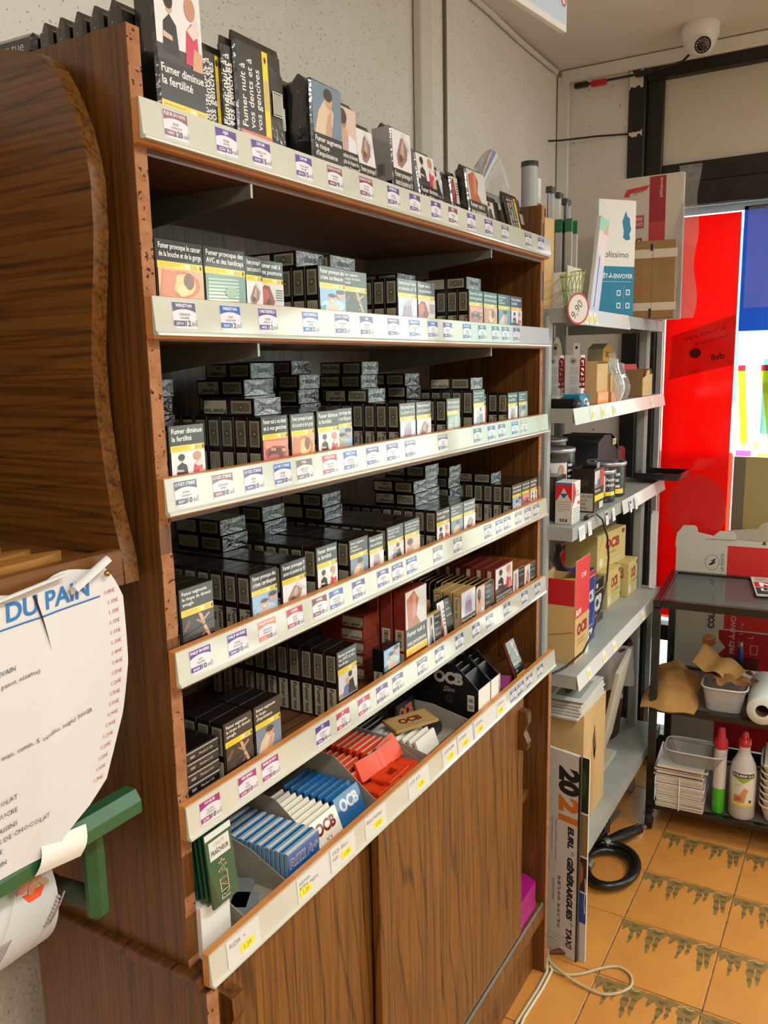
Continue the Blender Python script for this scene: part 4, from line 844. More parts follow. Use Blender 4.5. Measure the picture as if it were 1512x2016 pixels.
def red_front():
    w, h = 0.078, 0.150; a = Art(); a.put(pic('cigare'), 0.001, 0.55*h, w-0.002, 0.44*h); a.rect(0.001,0.32*h,w-0.001,0.55*h,(30,26,26))
    a.text('Fumer nuit à', 0.005, 0.455*h, 0.0088, (236,234,230), 'L', w-0.01, bold=0.015); a.text('vos poumons', 0.005, 0.345*h, 0.0088, (236,234,230), 'L', w-0.01, bold=0.015)
    a.rect(0.001,0.23*h,w-0.001,0.32*h,YEL); a.lines(0.005,0.245*h,w*0.4,0.305*h,3,(170,140,30),0.3); a.rect(w*0.45,0.25*h,w*0.9,0.30*h,(206,186,120)); a.text('cigares', w/2, 0.09*h, 0.008, (196,150,110), 'C', 0.03); return a
rs = Art(); rs.rect(0.003,0.045,0.020,0.082,BE); rs.bars(0.0075,0.05,0.0155,0.078,(40,36,30),16,False); rs.rect(0.003,0.004,0.020,0.040,BE); rs.text('La fumée', 0.0125, 0.038, 0.0036, (50,46,40), 'L', rot=-pi/2); rs.ell(0.0115,0.13,0.004,0.004,(160,74,52)); rs.ell(0.0115,0.13,0.0026,0.0026,(124,44,30))
for i in range(3):
    small_box('cigar_box', 0.551, 0.0145+i*0.027, SH5, 0.078, 0.150, 0.0235, m_redbox, ['tall red-brown cigar box picturing a brown lung, front of its three','tall red-brown cigar box, second of three, fifth shelf','tall red-brown cigar box, rearmost of three, fifth shelf'][i], None, red_front() if i == 0 else None, rs)
small_box('cigarillo_tin', 0.634, 0.0145, SH5, 0.058, 0.082, 0.012, m_goldbox, 'gold-edged tin with white words on black, right of the red cigar boxes', None, warn_low('avc',0.058,0.082,['Arrêtez de','fumer :','restez en','vie pour','vos proches'],True), None, 'cigarillo tin', 0.05, 0.0, 0.003)
small_box('cigarillo_tin', 0.655, 0.045, SH5, 0.066, 0.090, 0.010, m_gold, 'gold tin standing behind the gold-edged tin with white words', None, None, None, 'cigarillo tin', 0.1, 0, 0.003)
small_box('cigarillo_tin', 0.698, 0.020, SH5, 0.060, 0.092, 0.010, m_tinblk, 'black rounded tin leaning, pink picture beside white words', None, warn_low('poumons',0.060,0.092,['Fumer','diminue','la fertilité'],True), None, 'cigarillo tin', 0.12, 0.0, 0.003)
for i in range(2): small_box('cigarillo_tin', 0.672+0.02*i, 0.060+0.022*i, SH5, 0.066, 0.096, 0.010, m_blue, 'blue tin %s behind the leaning black tin' % ['close','further'][i], None, None, None, 'cigarillo tin', 0.12, 0, 0.003)
for i in range(5):
    gl = Art(); gl.rect(0.004,0.002,0.084,0.014,(150,142,116)); gl.text('Fumer tue', 0.01, 0.0045, 0.007, (40,36,30), 'L', 0.06, bold=0.01)
    small_box('cigarillo_box', 0.690, 0.105, SH5+i*0.0172, 0.07, 0.0168, 0.09, m_goldbox, '%s flat gold box up in the pile behind the blue tins' % ORD[i+1], 'flat gold boxes piled on the fifth shelf', None, gl)
gs = Art(); gs.frame(0.002,0.004,0.017,0.086,0.0008,(40,36,30)); gs.rect(0.003,0.005,0.016,0.085,(206,190,150)); gs.text('Fumer tue', 0.0065, 0.08, 0.0066, (40,36,30), 'L', 0.06, rot=-pi/2, bold=0.01)
for i in range(3): small_box('cigarillo_box', 0.773, 0.0145+i*0.0215, SH5, 0.066, 0.093, 0.019, m_goldbox, ['gold box with grey fingers picture, right of the leaning black tin','gold box, second of three, left of the gold-rimmed tins','gold box, rearmost of three, left of the gold-rimmed tins'][i], None, warn_low('mains',0.066,0.093,['Fumer provoque des','AVC et des handicaps']) if i == 0 else None, gs)
def tin(x, y, z, w, h, d, label, group=None, front=None):
    o = MB().cbox(-w/2,w/2,-d/2,d/2,0,h,0.003).build('cigarillo_tin', m_tinblk, None, (x+w/2,y+d/2,z)); tag(o, label, 'cigarillo tin', group)
    def loop(yy): r=0.006; return [(-w/2,yy,0.004),(-w/2,yy,h-r),(-w/2+r,yy,h),(w/2-r,yy,h),(w/2,yy,h-r),(w/2,yy,0.004)]
    MB().tube(loop(-d/2), 0.0013, 6).build('gold_rim', m_gold, o); MB().tube(loop(d/2), 0.0013, 6).build('gold_rim', m_gold, o)
    if front: face_art(o, front, w, d, h, 'front', 'front_print', MATS['print_gloss'])
    return o
for i in range(9): tin(0.845,0.016+i*0.0265,SH5,0.088,0.086,0.0125,'gold-rimmed tin with a coughing woman, front of the tin queue' if i == 0 else '%s gold-rimmed tin of the queue behind the coughing woman tin' % NTH[i],None if i == 0 else 'gold-rimmed tins in a queue',warn_low('bebe',0.088,0.086,['Fourni dans','la fumée :','le risque','de tuer','les fumeurs'],True) if i == 0 else None)
bs = Art(); bs.rect(0.004,0.03,0.013,0.098,(196,186,160))
for i in range(9): small_box('cigar_box', 0.940, 0.0145+i*0.0245, SH5, 0.095, 0.104, 0.0225, m_brown, 'wide brown cigar box with two faces picture, right of the gold-rimmed tins' if i == 0 else '%s wide brown cigar box of the queue behind the two faces picture' % NTH[i], None if i == 0 else 'wide brown cigar boxes in a queue', warn_low('fertilite',0.095,0.104,['Votre fumée est dangereuse','pour vos enfants, votre famille','et vos amis']) if i == 0 else None, bs, 'cigar box')
for i in range(8): small_box('cigarillo_box', 1.039, 0.0145+i*0.022, SH5, 0.064, 0.078, 0.020, m_amber, 'amber box with a blue and beige picture, second queue from far end' if i == 0 else '%s amber box of the queue behind the blue and beige picture' % NTH[i], None if i == 0 else 'amber boxes in a queue', warn_low('pied',0.064,0.078,['Fumer bouche','vos artères'],True) if i == 0 else None, None)
for i in range(7): small_box('cigarillo_box', 1.108, 0.0145+i*0.022, SH5, 0.072, 0.074, 0.020, m_amber, 'amber box with white words on black, last queue by the end panel' if i == 0 else '%s amber box of the queue behind the last white-worded box' % NTH[i], None if i == 0 else 'amber boxes in the last queue', warn_low('poumon9',0.072,0.074,['Fumer','peut tuer','votre','enfant'],True) if i == 0 else None, None)

# ================================================================== rolling papers on the worktop
m_card = mat('grey_card', (158,152,136), 0.8, vary=(30.0,(148,142,126))); m_white_card = mat('white_card', (226,226,220), 0.6); m_green_foil = mat('green_foil', (22,84,58), 0.28, coat=0.6, bump=(60.0,0.25,0.004))
m_orange = mat('orange_card', (222,66,20), 0.45, coat=0.3); m_bluep = mat('ocb_blue', (24,92,148), 0.4, coat=0.4); m_cream = mat('cream_card', (232,226,206), 0.5); m_blackc = mat('black_card', (18,17,17), 0.35, coat=0.4); m_paper = mat('paper_edges', (226,214,200), 0.85)
WT = S[6]+0.0004
def tray(name, x0, x1, y0, y1, zf, zb, m_in, m_out, label, cat='display box', t=0.0012, zl=None, front=True):
    """open cardboard display box, low at the front, high at the back; side walls slope"""
    o = thing(name, label, cat, ((x0+x1)/2, (y0+y1)/2, WT)); W, D = (x1-x0)/2, (y1-y0)/2
    MB().box(-W, W, -D, D, 0, t).build('bottom', m_in, o)
    for s_ in (-1, 1):
        xa = -W if s_ < 0 else W-t; pr = [(-D,t),(D,t),(D,zb),(-D*0.2,zl or zb*0.9),(-D,zf)]
        MB().prism(pr, xa, xa+t, 'X').build('side_wall', m_in, o)
    MB().box(-W+t, W-t, D-t, D, t, zb).build('back_wall', m_in, o)
    if front: MB().box(-W+t, W-t, -D, -D+t, t, zf).build('front_wall', m_out, o)
    return o
def booklet(x, y, z, w, h, d, m, label, group, lean=0.0, front=None, rz=0.0, ry=0.0, edge=None):
    o = MB().cbox(-w/2,w/2,-d/2,d/2,0,h,0.0005).build('rolling_paper_booklet', m, None, (x, y, z), (-lean, ry, rz)); tag(o, label, 'rolling papers', group)
    if edge: MB().box(-w/2+0.0008,w/2-0.0008,-d/2+0.0012,d/2-0.0012,h,h+0.0004).build('paper_edge', edge, o)
    if front: face_art(o, front, w, d, h, 'front', 'front_print', MATS['print_gloss'])
    return o
# flavour-card stand at the end
cs = thing('flavour_card_box', 'white card stand of green sachets at the bread rack end of the worktop', 'display box', (0.046, 0.028, WT))
MB().cbox(-0.026,0.026,-0.022,0.022,0,0.070,0.0006).build('body', m_white_card, cs)
bk = [(-0.026+0.052*k/12, 0.122+0.008*sin(pi*k/12)) for k in range(13)]
MB().prism([(-0.026,0.07),(0.026,0.07)]+bk[::-1], 0.0205, 0.0215, 'Y').build('back_card', m_white_card, cs)
a = Art(); a.ell(0.026,0.115,0.010,0.010,(176,172,160),20); a.build('punched_tab', (-0.026,0.0205,0), X, Z, cs, MATS['print_paper'])
a = Art(); a.text('CARTES', 0.006, 0.048, 0.0042, (40,60,54)); a.text('FRAICHEUR', 0.006, 0.040, 0.0042, (40,60,54), w=0.03); a.text('Tonique', 0.008, 0.020, 0.003, (140,140,140)); a.text('RIZLA', 0.012, 0.010, 0.0056, (30,50,44), bold=0.02); face_art(cs, a, 0.052, 0.044, 0.07, 'left', 'side_print', MATS['print_paper'])
def sachet_art():
    a = Art(); a.rect(0.0,0.0,0.046,0.096,(20,84,56)); a.poly([(0,0),(0.012,0),(0.002,0.05),(0,0.07)],(12,58,40)); a.rect(0.0,0.096,0.046,0.105,(214,222,216)); a.rect(0.005,0.066,0.041,0.092,(214,218,216)); a.text('CARTE', 0.022, 0.083, 0.0055, (150,156,152), 'C', 0.02); a.text('FRAÎCHEUR', 0.023, 0.072, 0.0066, (30,34,32), 'C', 0.031, bold=0.02)
    a.text('RIZLA+', 0.030, 0.006, 0.014, (196,186,160), 'L', 0.056, rot=pi/2, bold=0.03, fit=True); a.text('RIZLA+', 0.0294, 0.0075, 0.0124, (18,66,46), 'L', 0.053, rot=pi/2, bold=0.0, fit=True); return a
for i in range(5):
    o = MB().cbox(-0.023,0.023,-0.0016,0.0016,0,0.105,0.0006).build('flavour_sachet', m_green_foil, None, (0.048+0.0015*i, 0.001+0.0095*i-0.0105, WT+0.0705-0.012*0), (-0.10,0,-0.02*i))
    o.location.z = WT+0.0715+0.0004*i; tag(o, 'green foil sachet lettered in front of the white card stand' if i == 0 else '%s green foil sachet in the white card stand' % NTH[i], 'sachet', None if i == 0 else 'green sachets in the card stand')
    o.location.z = WT+0.0708; o.scale = (1,1,0.9)
    if i == 0: face_art(o, sachet_art(), 0.046, 0.0032, 0.105, 'front', 'front_print', MATS['print_gloss'])
# nearly empty grey box with silver booklets
tr = tray('micron_box', 0.084, 0.172, -0.009, 0.15, 0.022, 0.072, m_card, mat('micron_front', (176,184,196), 0.4, coat=0.3), 'nearly empty grey card box between green sachets and blue booklets', zl=0.052)
a = Art(); a.poly([(0,0),(0.02,0),(0.035,0.022),(0,0.022)],(40,120,200)); a.poly([(0,0.004),(0.012,0.004),(0.02,0.012),(0,0.012)],(20,80,160)); a.text('MICRON', 0.030, 0.006, 0.0085, (120,120,128), bold=0.02); face_art(tr, a, 0.088, 0.159, 0.022, 'front', 'front_print', MATS['print_gloss'])
for i in range(2): booklet(0.115+0.022*i, 0.025+0.026*i, WT+0.0016+0.0065*0, 0.066, 0.006, 0.036, mat('silver_card', (142,146,150), 0.35, metal=0.3), 'silver booklet lying %s in the nearly empty grey box' % ['forward','rearward'][i], None, 0, None, 0.5)
# blue RIZLA booklets in a tight queue
tr = tray('rizla_box', 0.1745, 0.2545, -0.008, 0.212, 0.012, 0.050, m_card, m_card, 'grey card box of tightly packed blue-striped booklets', zl=0.048)
def rizla_front():
    a = Art(); a.rect(0.0,0.010,0.074,0.054,(26,92,168)); a.poly([(0,0.010),(0.074,0.024),(0.074,0.010)],(16,44,110)); a.text('RIZLA+', 0.004, 0.032, 0.0140, (190,184,186), 'L', 0.066, bold=0.04, fit=True, shear=0.1); a.text('RIZLA+', 0.0048, 0.0326, 0.0126, (60,70,110), 'L', 0.064, fit=True, shear=0.1); return a
for i in range(26): booklet(0.2145, -0.0025+i*0.0079, WT+0.0016, 0.0745, 0.0560, 0.0062, mat('rizla_edge', (120,158,186), 0.4, coat=0.4), 'blue lettered booklet at the front of the grey box of striped booklets' if i == 0 else '%s blue and white booklet of the queue behind the lettered blue one' % NTH[i], None if i == 0 else 'blue booklets packed in the grey box', 0, rizla_front() if i == 0 else None, edge=m_bluep if i % 2 else m_paper)
# white and blue OCB booklets leaning in a grey tray
tr = tray('ocb_tray', 0.2575, 0.4165, -0.009, 0.205, 0.016, 0.092, m_card, mat('ocb_tray_front', (190,36,36), 0.5), 'deep grey card tray of leaning white and blue booklets', zl=0.078)
def ocb_front(bg, fg, sub, subc, w=0.068, h=0.046):
    a = Art(); a.rect(0.0008,0.0008,w-0.0008,h-0.0008,bg); a.text('OCB', w/2, h*0.50, h*0.33, fg, 'C', w*0.72, bold=0.05, fit=True)
    if sub: a.text(sub, w*0.5, h*0.22, h*0.12, subc, 'C')
    return a
for i in range(9):
    booklet(0.298, 0.006+i*0.0125, WT+0.0016, 0.070, 0.050, 0.005, m_cream, 'white OCB No 4 booklet fronting the leaning white queue' if i == 0 else '%s white booklet leaning behind the lettered OCB No 4 one' % NTH[i], None if i == 0 else 'white booklets in the grey tray', 0.38, ocb_front((234,228,208),(120,20,28),'N°4',(90,86,70),0.070,0.050) if i == 0 else None, 0.0, 0.0)
for i in range(8):
    booklet(0.3745, 0.012+i*0.0135, WT+0.0016, 0.070, 0.052, 0.005, m_bluep, 'blue OCB booklet fronting the leaning blue queue' if i == 0 else '%s blue booklet leaning behind the lettered OCB one' % NTH[i], None if i == 0 else 'blue booklets in the grey tray', 0.42, ocb_front((28,96,150),(206,204,214),None,None,0.070,0.052) if i == 0 else None)
# orange booklets, stacked and strewn
tr = tray('orange_tray', 0.4195, 0.5775, -0.006, 0.190, 0.014, 0.056, m_card, m_orange, 'orange and grey card tray heaped with orange booklets', zl=0.05)
a = Art(); a.text('Fumer nuit à votre santé et à celle de votre entourage', 0.006, 0.004, 0.006, (60,50,40), 'L', 0.14, bold=0.01); 
for i in range(9): booklet(0.460, 0.050+i*0.0135, WT+0.0016, 0.072, 0.040, 0.0065, m_orange, '%s orange booklet of the left queue in the orange tray' % NTH[i], 'orange booklets queued on the left', 0.25, edge=m_paper)
for i in range(9): booklet(0.5385, 0.060+i*0.0130, WT+0.0016, 0.070, 0.046, 0.0065, m_orange, '%s orange booklet of the right queue in the orange tray' % NTH[i], 'orange booklets queued on the right', 0.18, edge=m_paper)
def orange_top():
    a = Art(); r = random.Random(4); a.frame(0.004,0.004,0.066,0.033,0.001,(190,50,14))
    for k in range(9): a.poly([(0.02+0.03*r.random(),0.008+0.02*r.random()) for _ in range(4)],(150,42,12))
    return a
OT = orange_top()
for i, (x, y, z, rz) in enumerate(((0.463,0.016,0.0018,0.05),(0.535,0.014,0.0018,-0.06),(0.464,0.018,0.0085,0.02),(0.536,0.017,0.0085,0.03),(0.470,0.020,0.0152,-0.06),(0.533,0.018,0.0152,0.08),(0.500,0.020,0.0219,0.02))):
    o = booklet(x, y, WT+z, 0.070, 0.0062, 0.037, m_orange, 'orange booklet lying flat at the front of the orange tray', 'orange booklets lying flat in front', 0, None, rz); face_art(o, OT, 0.070, 0.037, 0.0062, 'top', 'top_print', MATS['print_gloss'])
for i, (x, y) in enumerate(((0.482,0.041),(0.538,0.038),(0.552,0.048))):
    booklet(x, y, WT+0.024, 0.070, 0.034, 0.0065, m_orange, 'orange booklet standing askew across the middle of the orange tray', 'orange booklets standing askew', 0.5, None, 0.12*(i-1), edge=m_paper)
# black tray with white-edged booklets and a tan one on top
tr = tray('black_tray', 0.5805, 0.7525, -0.010, 0.190, 0.030, 0.048, m_card, m_blackc, 'grey-lined black card tray of white-edged booklets', zl=0.047)
for i in range(12): booklet(0.632, 0.012+i*0.0135, WT+0.0016, 0.072, 0.040, 0.0065, m_blackc if i > 7 else mat('white_booklet', (224,220,206), 0.6), '%s white-edged booklet of the queue in the black tray' % NTH[i], 'white-edged booklets in the black tray', 0.35, edge=m_paper)
for i in range(2): booklet(0.705, 0.10+0.012*i, WT+0.0016, 0.072, 0.062, 0.006, m_blackc, 'black OCB booklet standing %s at the back of the black tray' % ['before','behind'][i], None, 0.15, ocb_front((20,18,18),(180,90,60),None,None,0.072,0.062) if i == 0 else None)
for i in range(3): booklet(0.700, 0.055, WT+0.0018+0.0066*i, 0.072, 0.0062, 0.036, m_blackc, 'black booklet lying flat, %s of three, in the black tray' % ['lowest','middle','topmost'][i], None, 0, None, 0.1)
o = booklet(0.648, 0.062, WT+0.050, 0.098, 0.006, 0.048, mat('tan_card', (176,142,86), 0.5), 'tan OCB booklet lying across the white-edged booklets', None, -0.10, None, -0.45)
a = Art(); a.text('OCB', 0.048, 0.018, 0.015, (112,26,24), 'C', 0.05, bold=0.05, fit=True); a.text('Chanvre bio', 0.03, 0.010, 0.004, (90,70,40)); a.rect(0.05,0.004,0.072,0.012,(206,190,150)); a.bars(0.051,0.005,0.071,0.011,(50,40,30)); a.frame(0.002,0.002,0.096,0.046,0.0008,(150,116,66)); face_art(o, a, 0.098, 0.048, 0.006, 'top', 'top_print', MATS['print'])
# tall black slim-paper boxes with a slanting mouth
def slim_box(x0, x1, label, art=None, n=9):
    o = thing('slim_paper_box', label, 'display box', ((x0+x1)/2, 0.10, WT)); W = (x1-x0)/2; D0, D1 = -0.1108, 0.09; t = 0.001
    pr = [(D0,t),(D1,t),(D1,0.118),(-0.060,0.118),(D0,0.073)]
    for s_ in (-1, 1):
        xa = -W if s_ < 0 else W-t; MB().prism(pr, xa, xa+t, 'X').build('side_wall', m_blackc, o)
    MB().box(-W,W,D0,D1,0,t).build('bottom', m_blackc, o); MB().box(-W+t,W-t,D1-t,D1,t,0.118).build('back_wall', m_blackc, o); MB().box(-W+t,W-t,D0,D0+t,t,0.072).build('front_wall', m_white_card, o)
    if art: art.build('side_print', (-W,D1,0), -Y, Z, o, MATS['print'])
    return o
a = Art(); a.text('OCB', 0.134, 0.078, 0.022, (178,174,166), 'C', 0.066, bold=0.06, fit=True); a.text('Slim', 0.134, 0.059, 0.011, (160,158,152), 'C', 0.04, shear=0.4); a.ell(0.136,0.044,0.009,0.010,(44,42,40),18); a.ell(0.136,0.044,0.007,0.008,(30,29,28),18); a.rect(0.177,0.026,0.192,0.060,(200,196,184)); a.bars(0.1795,0.031,0.1895,0.040,(40,38,34),10,False); a.bars(0.1795,0.045,0.1895,0.054,(40,38,34),10,False)
slim_box(0.797, 0.8575, 'tall black OCB Slim box with a slanting open mouth', a)
slim_box(0.8595, 0.9015, 'narrower black slim-paper box beside the lettered OCB Slim box')
for bx, xm, w, n in (('lettered', 0.8272, 0.056, 9), ('narrower', 0.8805, 0.038, 8)):
    for i in range(n): booklet(xm, -0.001+i*0.0150, WT+0.0014, w, 0.098+0.004*i, 0.0055, m_blackc, '%s thin slim booklet leaning in the %s slim-paper box' % (NTH[i], bx), 'slim booklets in the %s box' % bx, 0.22, edge=mat('silver_edge', (170,166,156), 0.4))
# end of the worktop: brown box, cigarillo tins, a leaning tin
small_box('cigarillo_box', 0.905, 0.0, WT, 0.03, 0.062, 0.10, m_brown, 'upright brown box right of the slim-paper boxes', None, None, None)
fl = Art(); fl.rect(0.001,0.001,0.029,0.061,(196,190,178)); fl.bars(0.005,0.01,0.025,0.05,(50,46,40),12,False); face_art(bpy.data.objects[[k.name for k in bpy.data.objects if k.name.startswith('cigarillo_box')][-1]], fl, 0.03, 0.10, 0.062, 'front', 'front_print')
small_box('cigarillo_tin', 0.945, 0.003, WT, 0.085, 0.016, 0.10, m_brown, 'flat brown tin with a yellow band at the far end of the worktop', None, None, None, 'cigarillo tin', 0.0, 0.3)
a = Art(); a.rect(0.002,0.002,0.083,0.04,(150,60,120)); a.rect(0.002,0.04,0.083,0.056,YEL); a.rect(0.002,0.056,0.083,0.098,(24,22,22)); a.text('Fumer nuit à', 0.008,0.080,0.008,(230,228,224)); a.text('vos poumons', 0.008,0.066,0.008,(230,228,224)); face_art([k for k in bpy.data.objects if k.name.startswith('cigarillo_tin')][-1], a, 0.085, 0.10, 0.016, 'top', 'top_print')
small_box('cigarillo_box', 0.96, 0.115, WT, 0.12, 0.05, 0.09, m_brown, 'red and black box behind the leaning tin on the worktop', None, None, None)
tin2 = small_box('cigarillo_tin', 1.048, 0.004, WT+0.0035, 0.05, 0.088, 0.012, m_brown, 'rounded brown tin leaning by the walnut end panel of the worktop', None, warn_low('aveugle',0.05,0.088,['Fumer tue','deux fois','plus']), None, 'cigarillo tin', 0.38, 0.0, 0.004)
a_ = MB().prism([(0.0,0.0),(0.055,0.0),(0.05,0.05),(0.01,0.06)], 0, 0.001, 'Y').build('torn_flap', m_card, None, (0.90, 0.12, WT+0.062), (-0.3,0.5,0.3)); tag(a_, 'torn grey card flap sticking up behind the slim-paper boxes', 'card flap')

# ================================================================== bread rack with its price list, paper-roll holder
w_rack = wood('oak_rack', (122,78,28), (54,31,11), 'Y', 1.1, rough=0.30, light=(118,75,27), lines=0.28); w_rail = wood('rack_rail', (118,74,34), (80,46,20), 'X', 1.0); m_slat = wood('rack_slat', (168,118,56), (140,92,40), 'X', 1.0)
rk = thing('bread_rack', 'wall bread rack with a curved oak side and pale slats, left of the cabinet', 'bread rack', (-0.4, 0.2, 1.32))
def rpart(name, mb, m, par=None): return mb.move(Matrix.Translation((0.4,-0.2,-1.32))).build(name, m, par or rk)
prof = [(0.16,1.885),(0.118,1.875),(0.102,1.870),(0.085,1.855),(0.069,1.830),(0.054,1.797),(0.046,1.767),(0.042,1.742),(0.043,1.693),(0.048,1.655),(0.054,1.619),(0.061,1.567),(0.061,1.513),(0.056,1.459),(0.050,1.404),(0.037,1.349),(0.035,1.321)]
rpart('side_panel', MB().prism(prof+[(0.425,1.321),(0.425,1.885)], -0.031, -0.0115, 'X'), w_rack)
rpart('bottom_board', MB().box(-0.9,-0.0315,0.052,0.425,1.328,1.350), w_rail)
rl = rpart('front_rail', MB().cbox(-0.9,-0.0315,0.036,0.0515,1.320,1.3605,0.001), w_rail)
rpart('back_board', MB().box(-0.9,-0.0315,0.415,0.425,1.3505,1.885), w_rack)
for i in range(9):
    y = 0.056+i*0.036; e = -0.084-0.010*(i % 3); sl_ = [(-0.9,y),(e-0.035,y),(e-0.012,y+0.006),(e,y+0.013),(e-0.014,y+0.021),(e-0.04,y+0.026),(-0.9,y+0.026)]
    rpart('slat', MB().prism(sl_, 1.3505, 1.3665, 'Z'), m_slat)
# the price list: a curling torn sheet pinned to the rail
def sheet_pt(x, z, off=0.0):
    """paper surface at world x, z"""
    t = max(0.0, min(1.0, (1.345-z)/0.27)); edge = max(0.0, min(1.0, (x+0.20)/0.15))
    y = 0.0335-0.007*sin(pi*t)*(0.3+0.7*edge)+0.003*sin(38*x+9*z)*t-0.004*max(0.0,1-abs(x+0.138+0.03*t)/0.012)*t*(1-t)*4
    return (x, y-off, z)
def right_edge(z):
    P_ = [(1.352,-0.064),(1.335,-0.050),(1.312,-0.040),(1.239,-0.043),(1.184,-0.054),(1.143,-0.069),(1.115,-0.080),(1.096,-0.108),(1.083,-0.138),(1.07,-0.146)]
    for (za, xa), (zb, xb) in zip(P_, P_[1:]):
        if zb <= z <= za: return xa+(xb-xa)*(za-z)/(za-zb)
    return P_[0][1] if z > 1.35 else P_[-1][1]
def psheet(u, v):
    zb = 1.070+0.0*u; zt = 1.348+0.006*sin(23*u)*(u < 0.97)
    z = zt+(zb-zt)*v; xr = right_edge(z); x = -0.46+(xr+0.46)*u
    return sheet_pt(x, z)
pl = thing('price_list', 'creased white bread price list with a torn top, pinned to the rack rail', 'price list', (-0.25, 0.03, 1.07))
def plpart(mb): return mb.move(Matrix.Translation((0.25,-0.03,-1.07)))
plpart(MB().shell(psheet, 40, 30, 0.0003)).build('sheet', mat('white_paper', (216,215,214), 0.8, spec=0.3), pl)
ta = Art(); TXT = []
def ptxt(t, x, z, h, c, align='R', rot=0.0, shear=0.12, bold=0.0, w=None): ta.text(t, x, z, h, c, align, w, rot, bold, shear)
ptxt('PRIX DU PAIN', -0.083, 1.3225, 0.0175, (60,124,190), 'R', 0.03, bold=0.02)
ta.line([(-0.30,1.309),(-0.07,1.318)], 0.0016, (60,110,180))
for i, t in enumerate('0,85€ 1,15€ 1,15€ 1,15€ 1,15€ 1,15€ 1,40€ 1,40€ 1,50€ 1,20€ 1,50€ 1,90€ 0,90€ 1,00€ 1,20€ 1,20€ 1,20€ 1,30€ 1,70€'.split()):
    z = 1.3185-i*0.0110; ptxt(t, right_edge(z)-0.008, z, 0.0042, (186,92,90), 'R', 0.05)
for t, x, z in (('PAIN AU LEVAIN',-0.176,1.272),('BAGUETTE (nature, pavot, sésame)',-0.152,1.262),('PAINS SPECIAUX (complet, campagne, mais, cumin, 5 céréales, seigle) 300GR',-0.094,1.200),('PAIN AU CHOCOLAT',-0.187,1.146),('BRIOCHE AU SUCRE',-0.188,1.133),('PAIN AUX RAISINS',-0.189,1.119),('AUX PETITES DE CHOCOLAT',-0.156,1.112),('FOUGASSE',-0.206,1.097),('CROISSANT PUR TAIN',-0.203,1.084)):
    ptxt(t, x, z, 0.0048, (90,88,92), 'R', 0.10)
def on_sheet(a_, b_, c_): p_ = sheet_pt(a_, b_, 0.0009+0.00002*c_); return (p_[0]+0.25, p_[1]-0.03, p_[2]-1.07)
wrap_art('print', ta, on_sheet, pl, MATS['print_paper'], 0.02)
# tear: a dark split with curled lips, and the folded top corner
plpart(MB().shell(lambda u,v: sheet_pt(-0.135+0.012*(1-v)*(-1)+ (u-0.5)*0.003*(1-v), 1.338-0.060*v, 0.0012), 2, 8, 0.0002)).build('tear', mat('tear_dark', (40,30,24), 0.9), pl)
def curl(u, v):
    x = -0.106+0.045*u; z = 1.328+0.022*u; a_ = 2.6*v; return (x-0.006*sin(a_)*0.6, 0.030-0.007*(1-cos(a_)), z+0.011*sin(a_))
plpart(MB().shell(curl, 8, 8, 0.0003)).build('curled_corner', MATS['white_paper'], pl)
def curl2(u, v):
    x = -0.20+0.085*u; z = 1.338+0.010*u; a_ = 2.4*v; return (x, 0.030-0.005*(1-cos(a_)), z+0.006*sin(a_))
plpart(MB().shell(curl2, 10, 6, 0.0003)).build('curled_edge', MATS['white_paper'], pl)
tk = MB().lathe([(0.0035,0.0),(0.0033,-0.0022),(0.0018,-0.0034),(0.0004,-0.0038)], 12, (0,0,0), axis='Y').build('thumbtack', mat('brass', (170,140,70), 0.25, metal=0.9), None, (-0.0635, 0.0262, 1.3415)); tag(tk, 'brass thumbtack holding the corner of the price list', 'thumbtack')
# green paper-roll holder with its roll of printed bread paper
m_green = mat('green_enamel', (46,98,60), 0.35, coat=0.3, vary=(20.0,(40,86,52))); m_gd = mat('green_worn', (58,70,50), 0.6, vary=(60.0,(80,72,52)), bump=(80.0,0.3,0.002))
hd = thing('paper_roll_holder', 'green metal paper-roll holder with a cutter bar, under the price list', 'paper holder', (-0.25, 0.12, 0.9))
def hpart(name, mb, m): return mb.move(Matrix.Translation((0.25,-0.12,-0.9))).build(name, m, hd)
hpart('cutter_bar', MB().prism([(0.036,1.052),(0.036,1.066),(0.044,1.078),(0.060,1.078),(0.066,1.066),(0.062,1.050),(0.046,1.046)], -0.46, -0.0315, 'X'), m_green)
hpart('arm', MB().cbox(-0.080,-0.052,0.070,0.094,0.922,1.048,0.009), m_green)
hpart('lower_tube', MB().tube([(-0.066,0.086,0.945),(-0.075,0.15,0.945),(-0.085,0.30,0.985),(-0.085,0.428,1.0)], 0.0135, 12), m_gd)
for x in (-0.45,): hpart('arm', MB().cbox(x-0.014,x+0.014,0.070,0.094,0.922,1.048,0.009), m_green)
rc = (0.155, 0.985); rr_ = 0.080
ro = thing('paper_roll', 'white bread-paper roll printed with wheat and orange hands, in the green holder', 'paper roll', (-0.27, rc[0], rc[1]))
MB().lathe([(rr_*0.25,0.0),(rr_,0.0),(rr_,-0.34),(rr_*0.25,-0.34)], 48, (0.148,0,0), axis='X', caps=False).lathe([(rr_*0.25,0.0),(rr_*0.25,-0.34)], 24, (0.148,0,0), axis='X', caps=False).build('roll', mat('bread_paper', (212,213,212), 0.7), ro)
ra = Art(); r_ = random.Random(8)
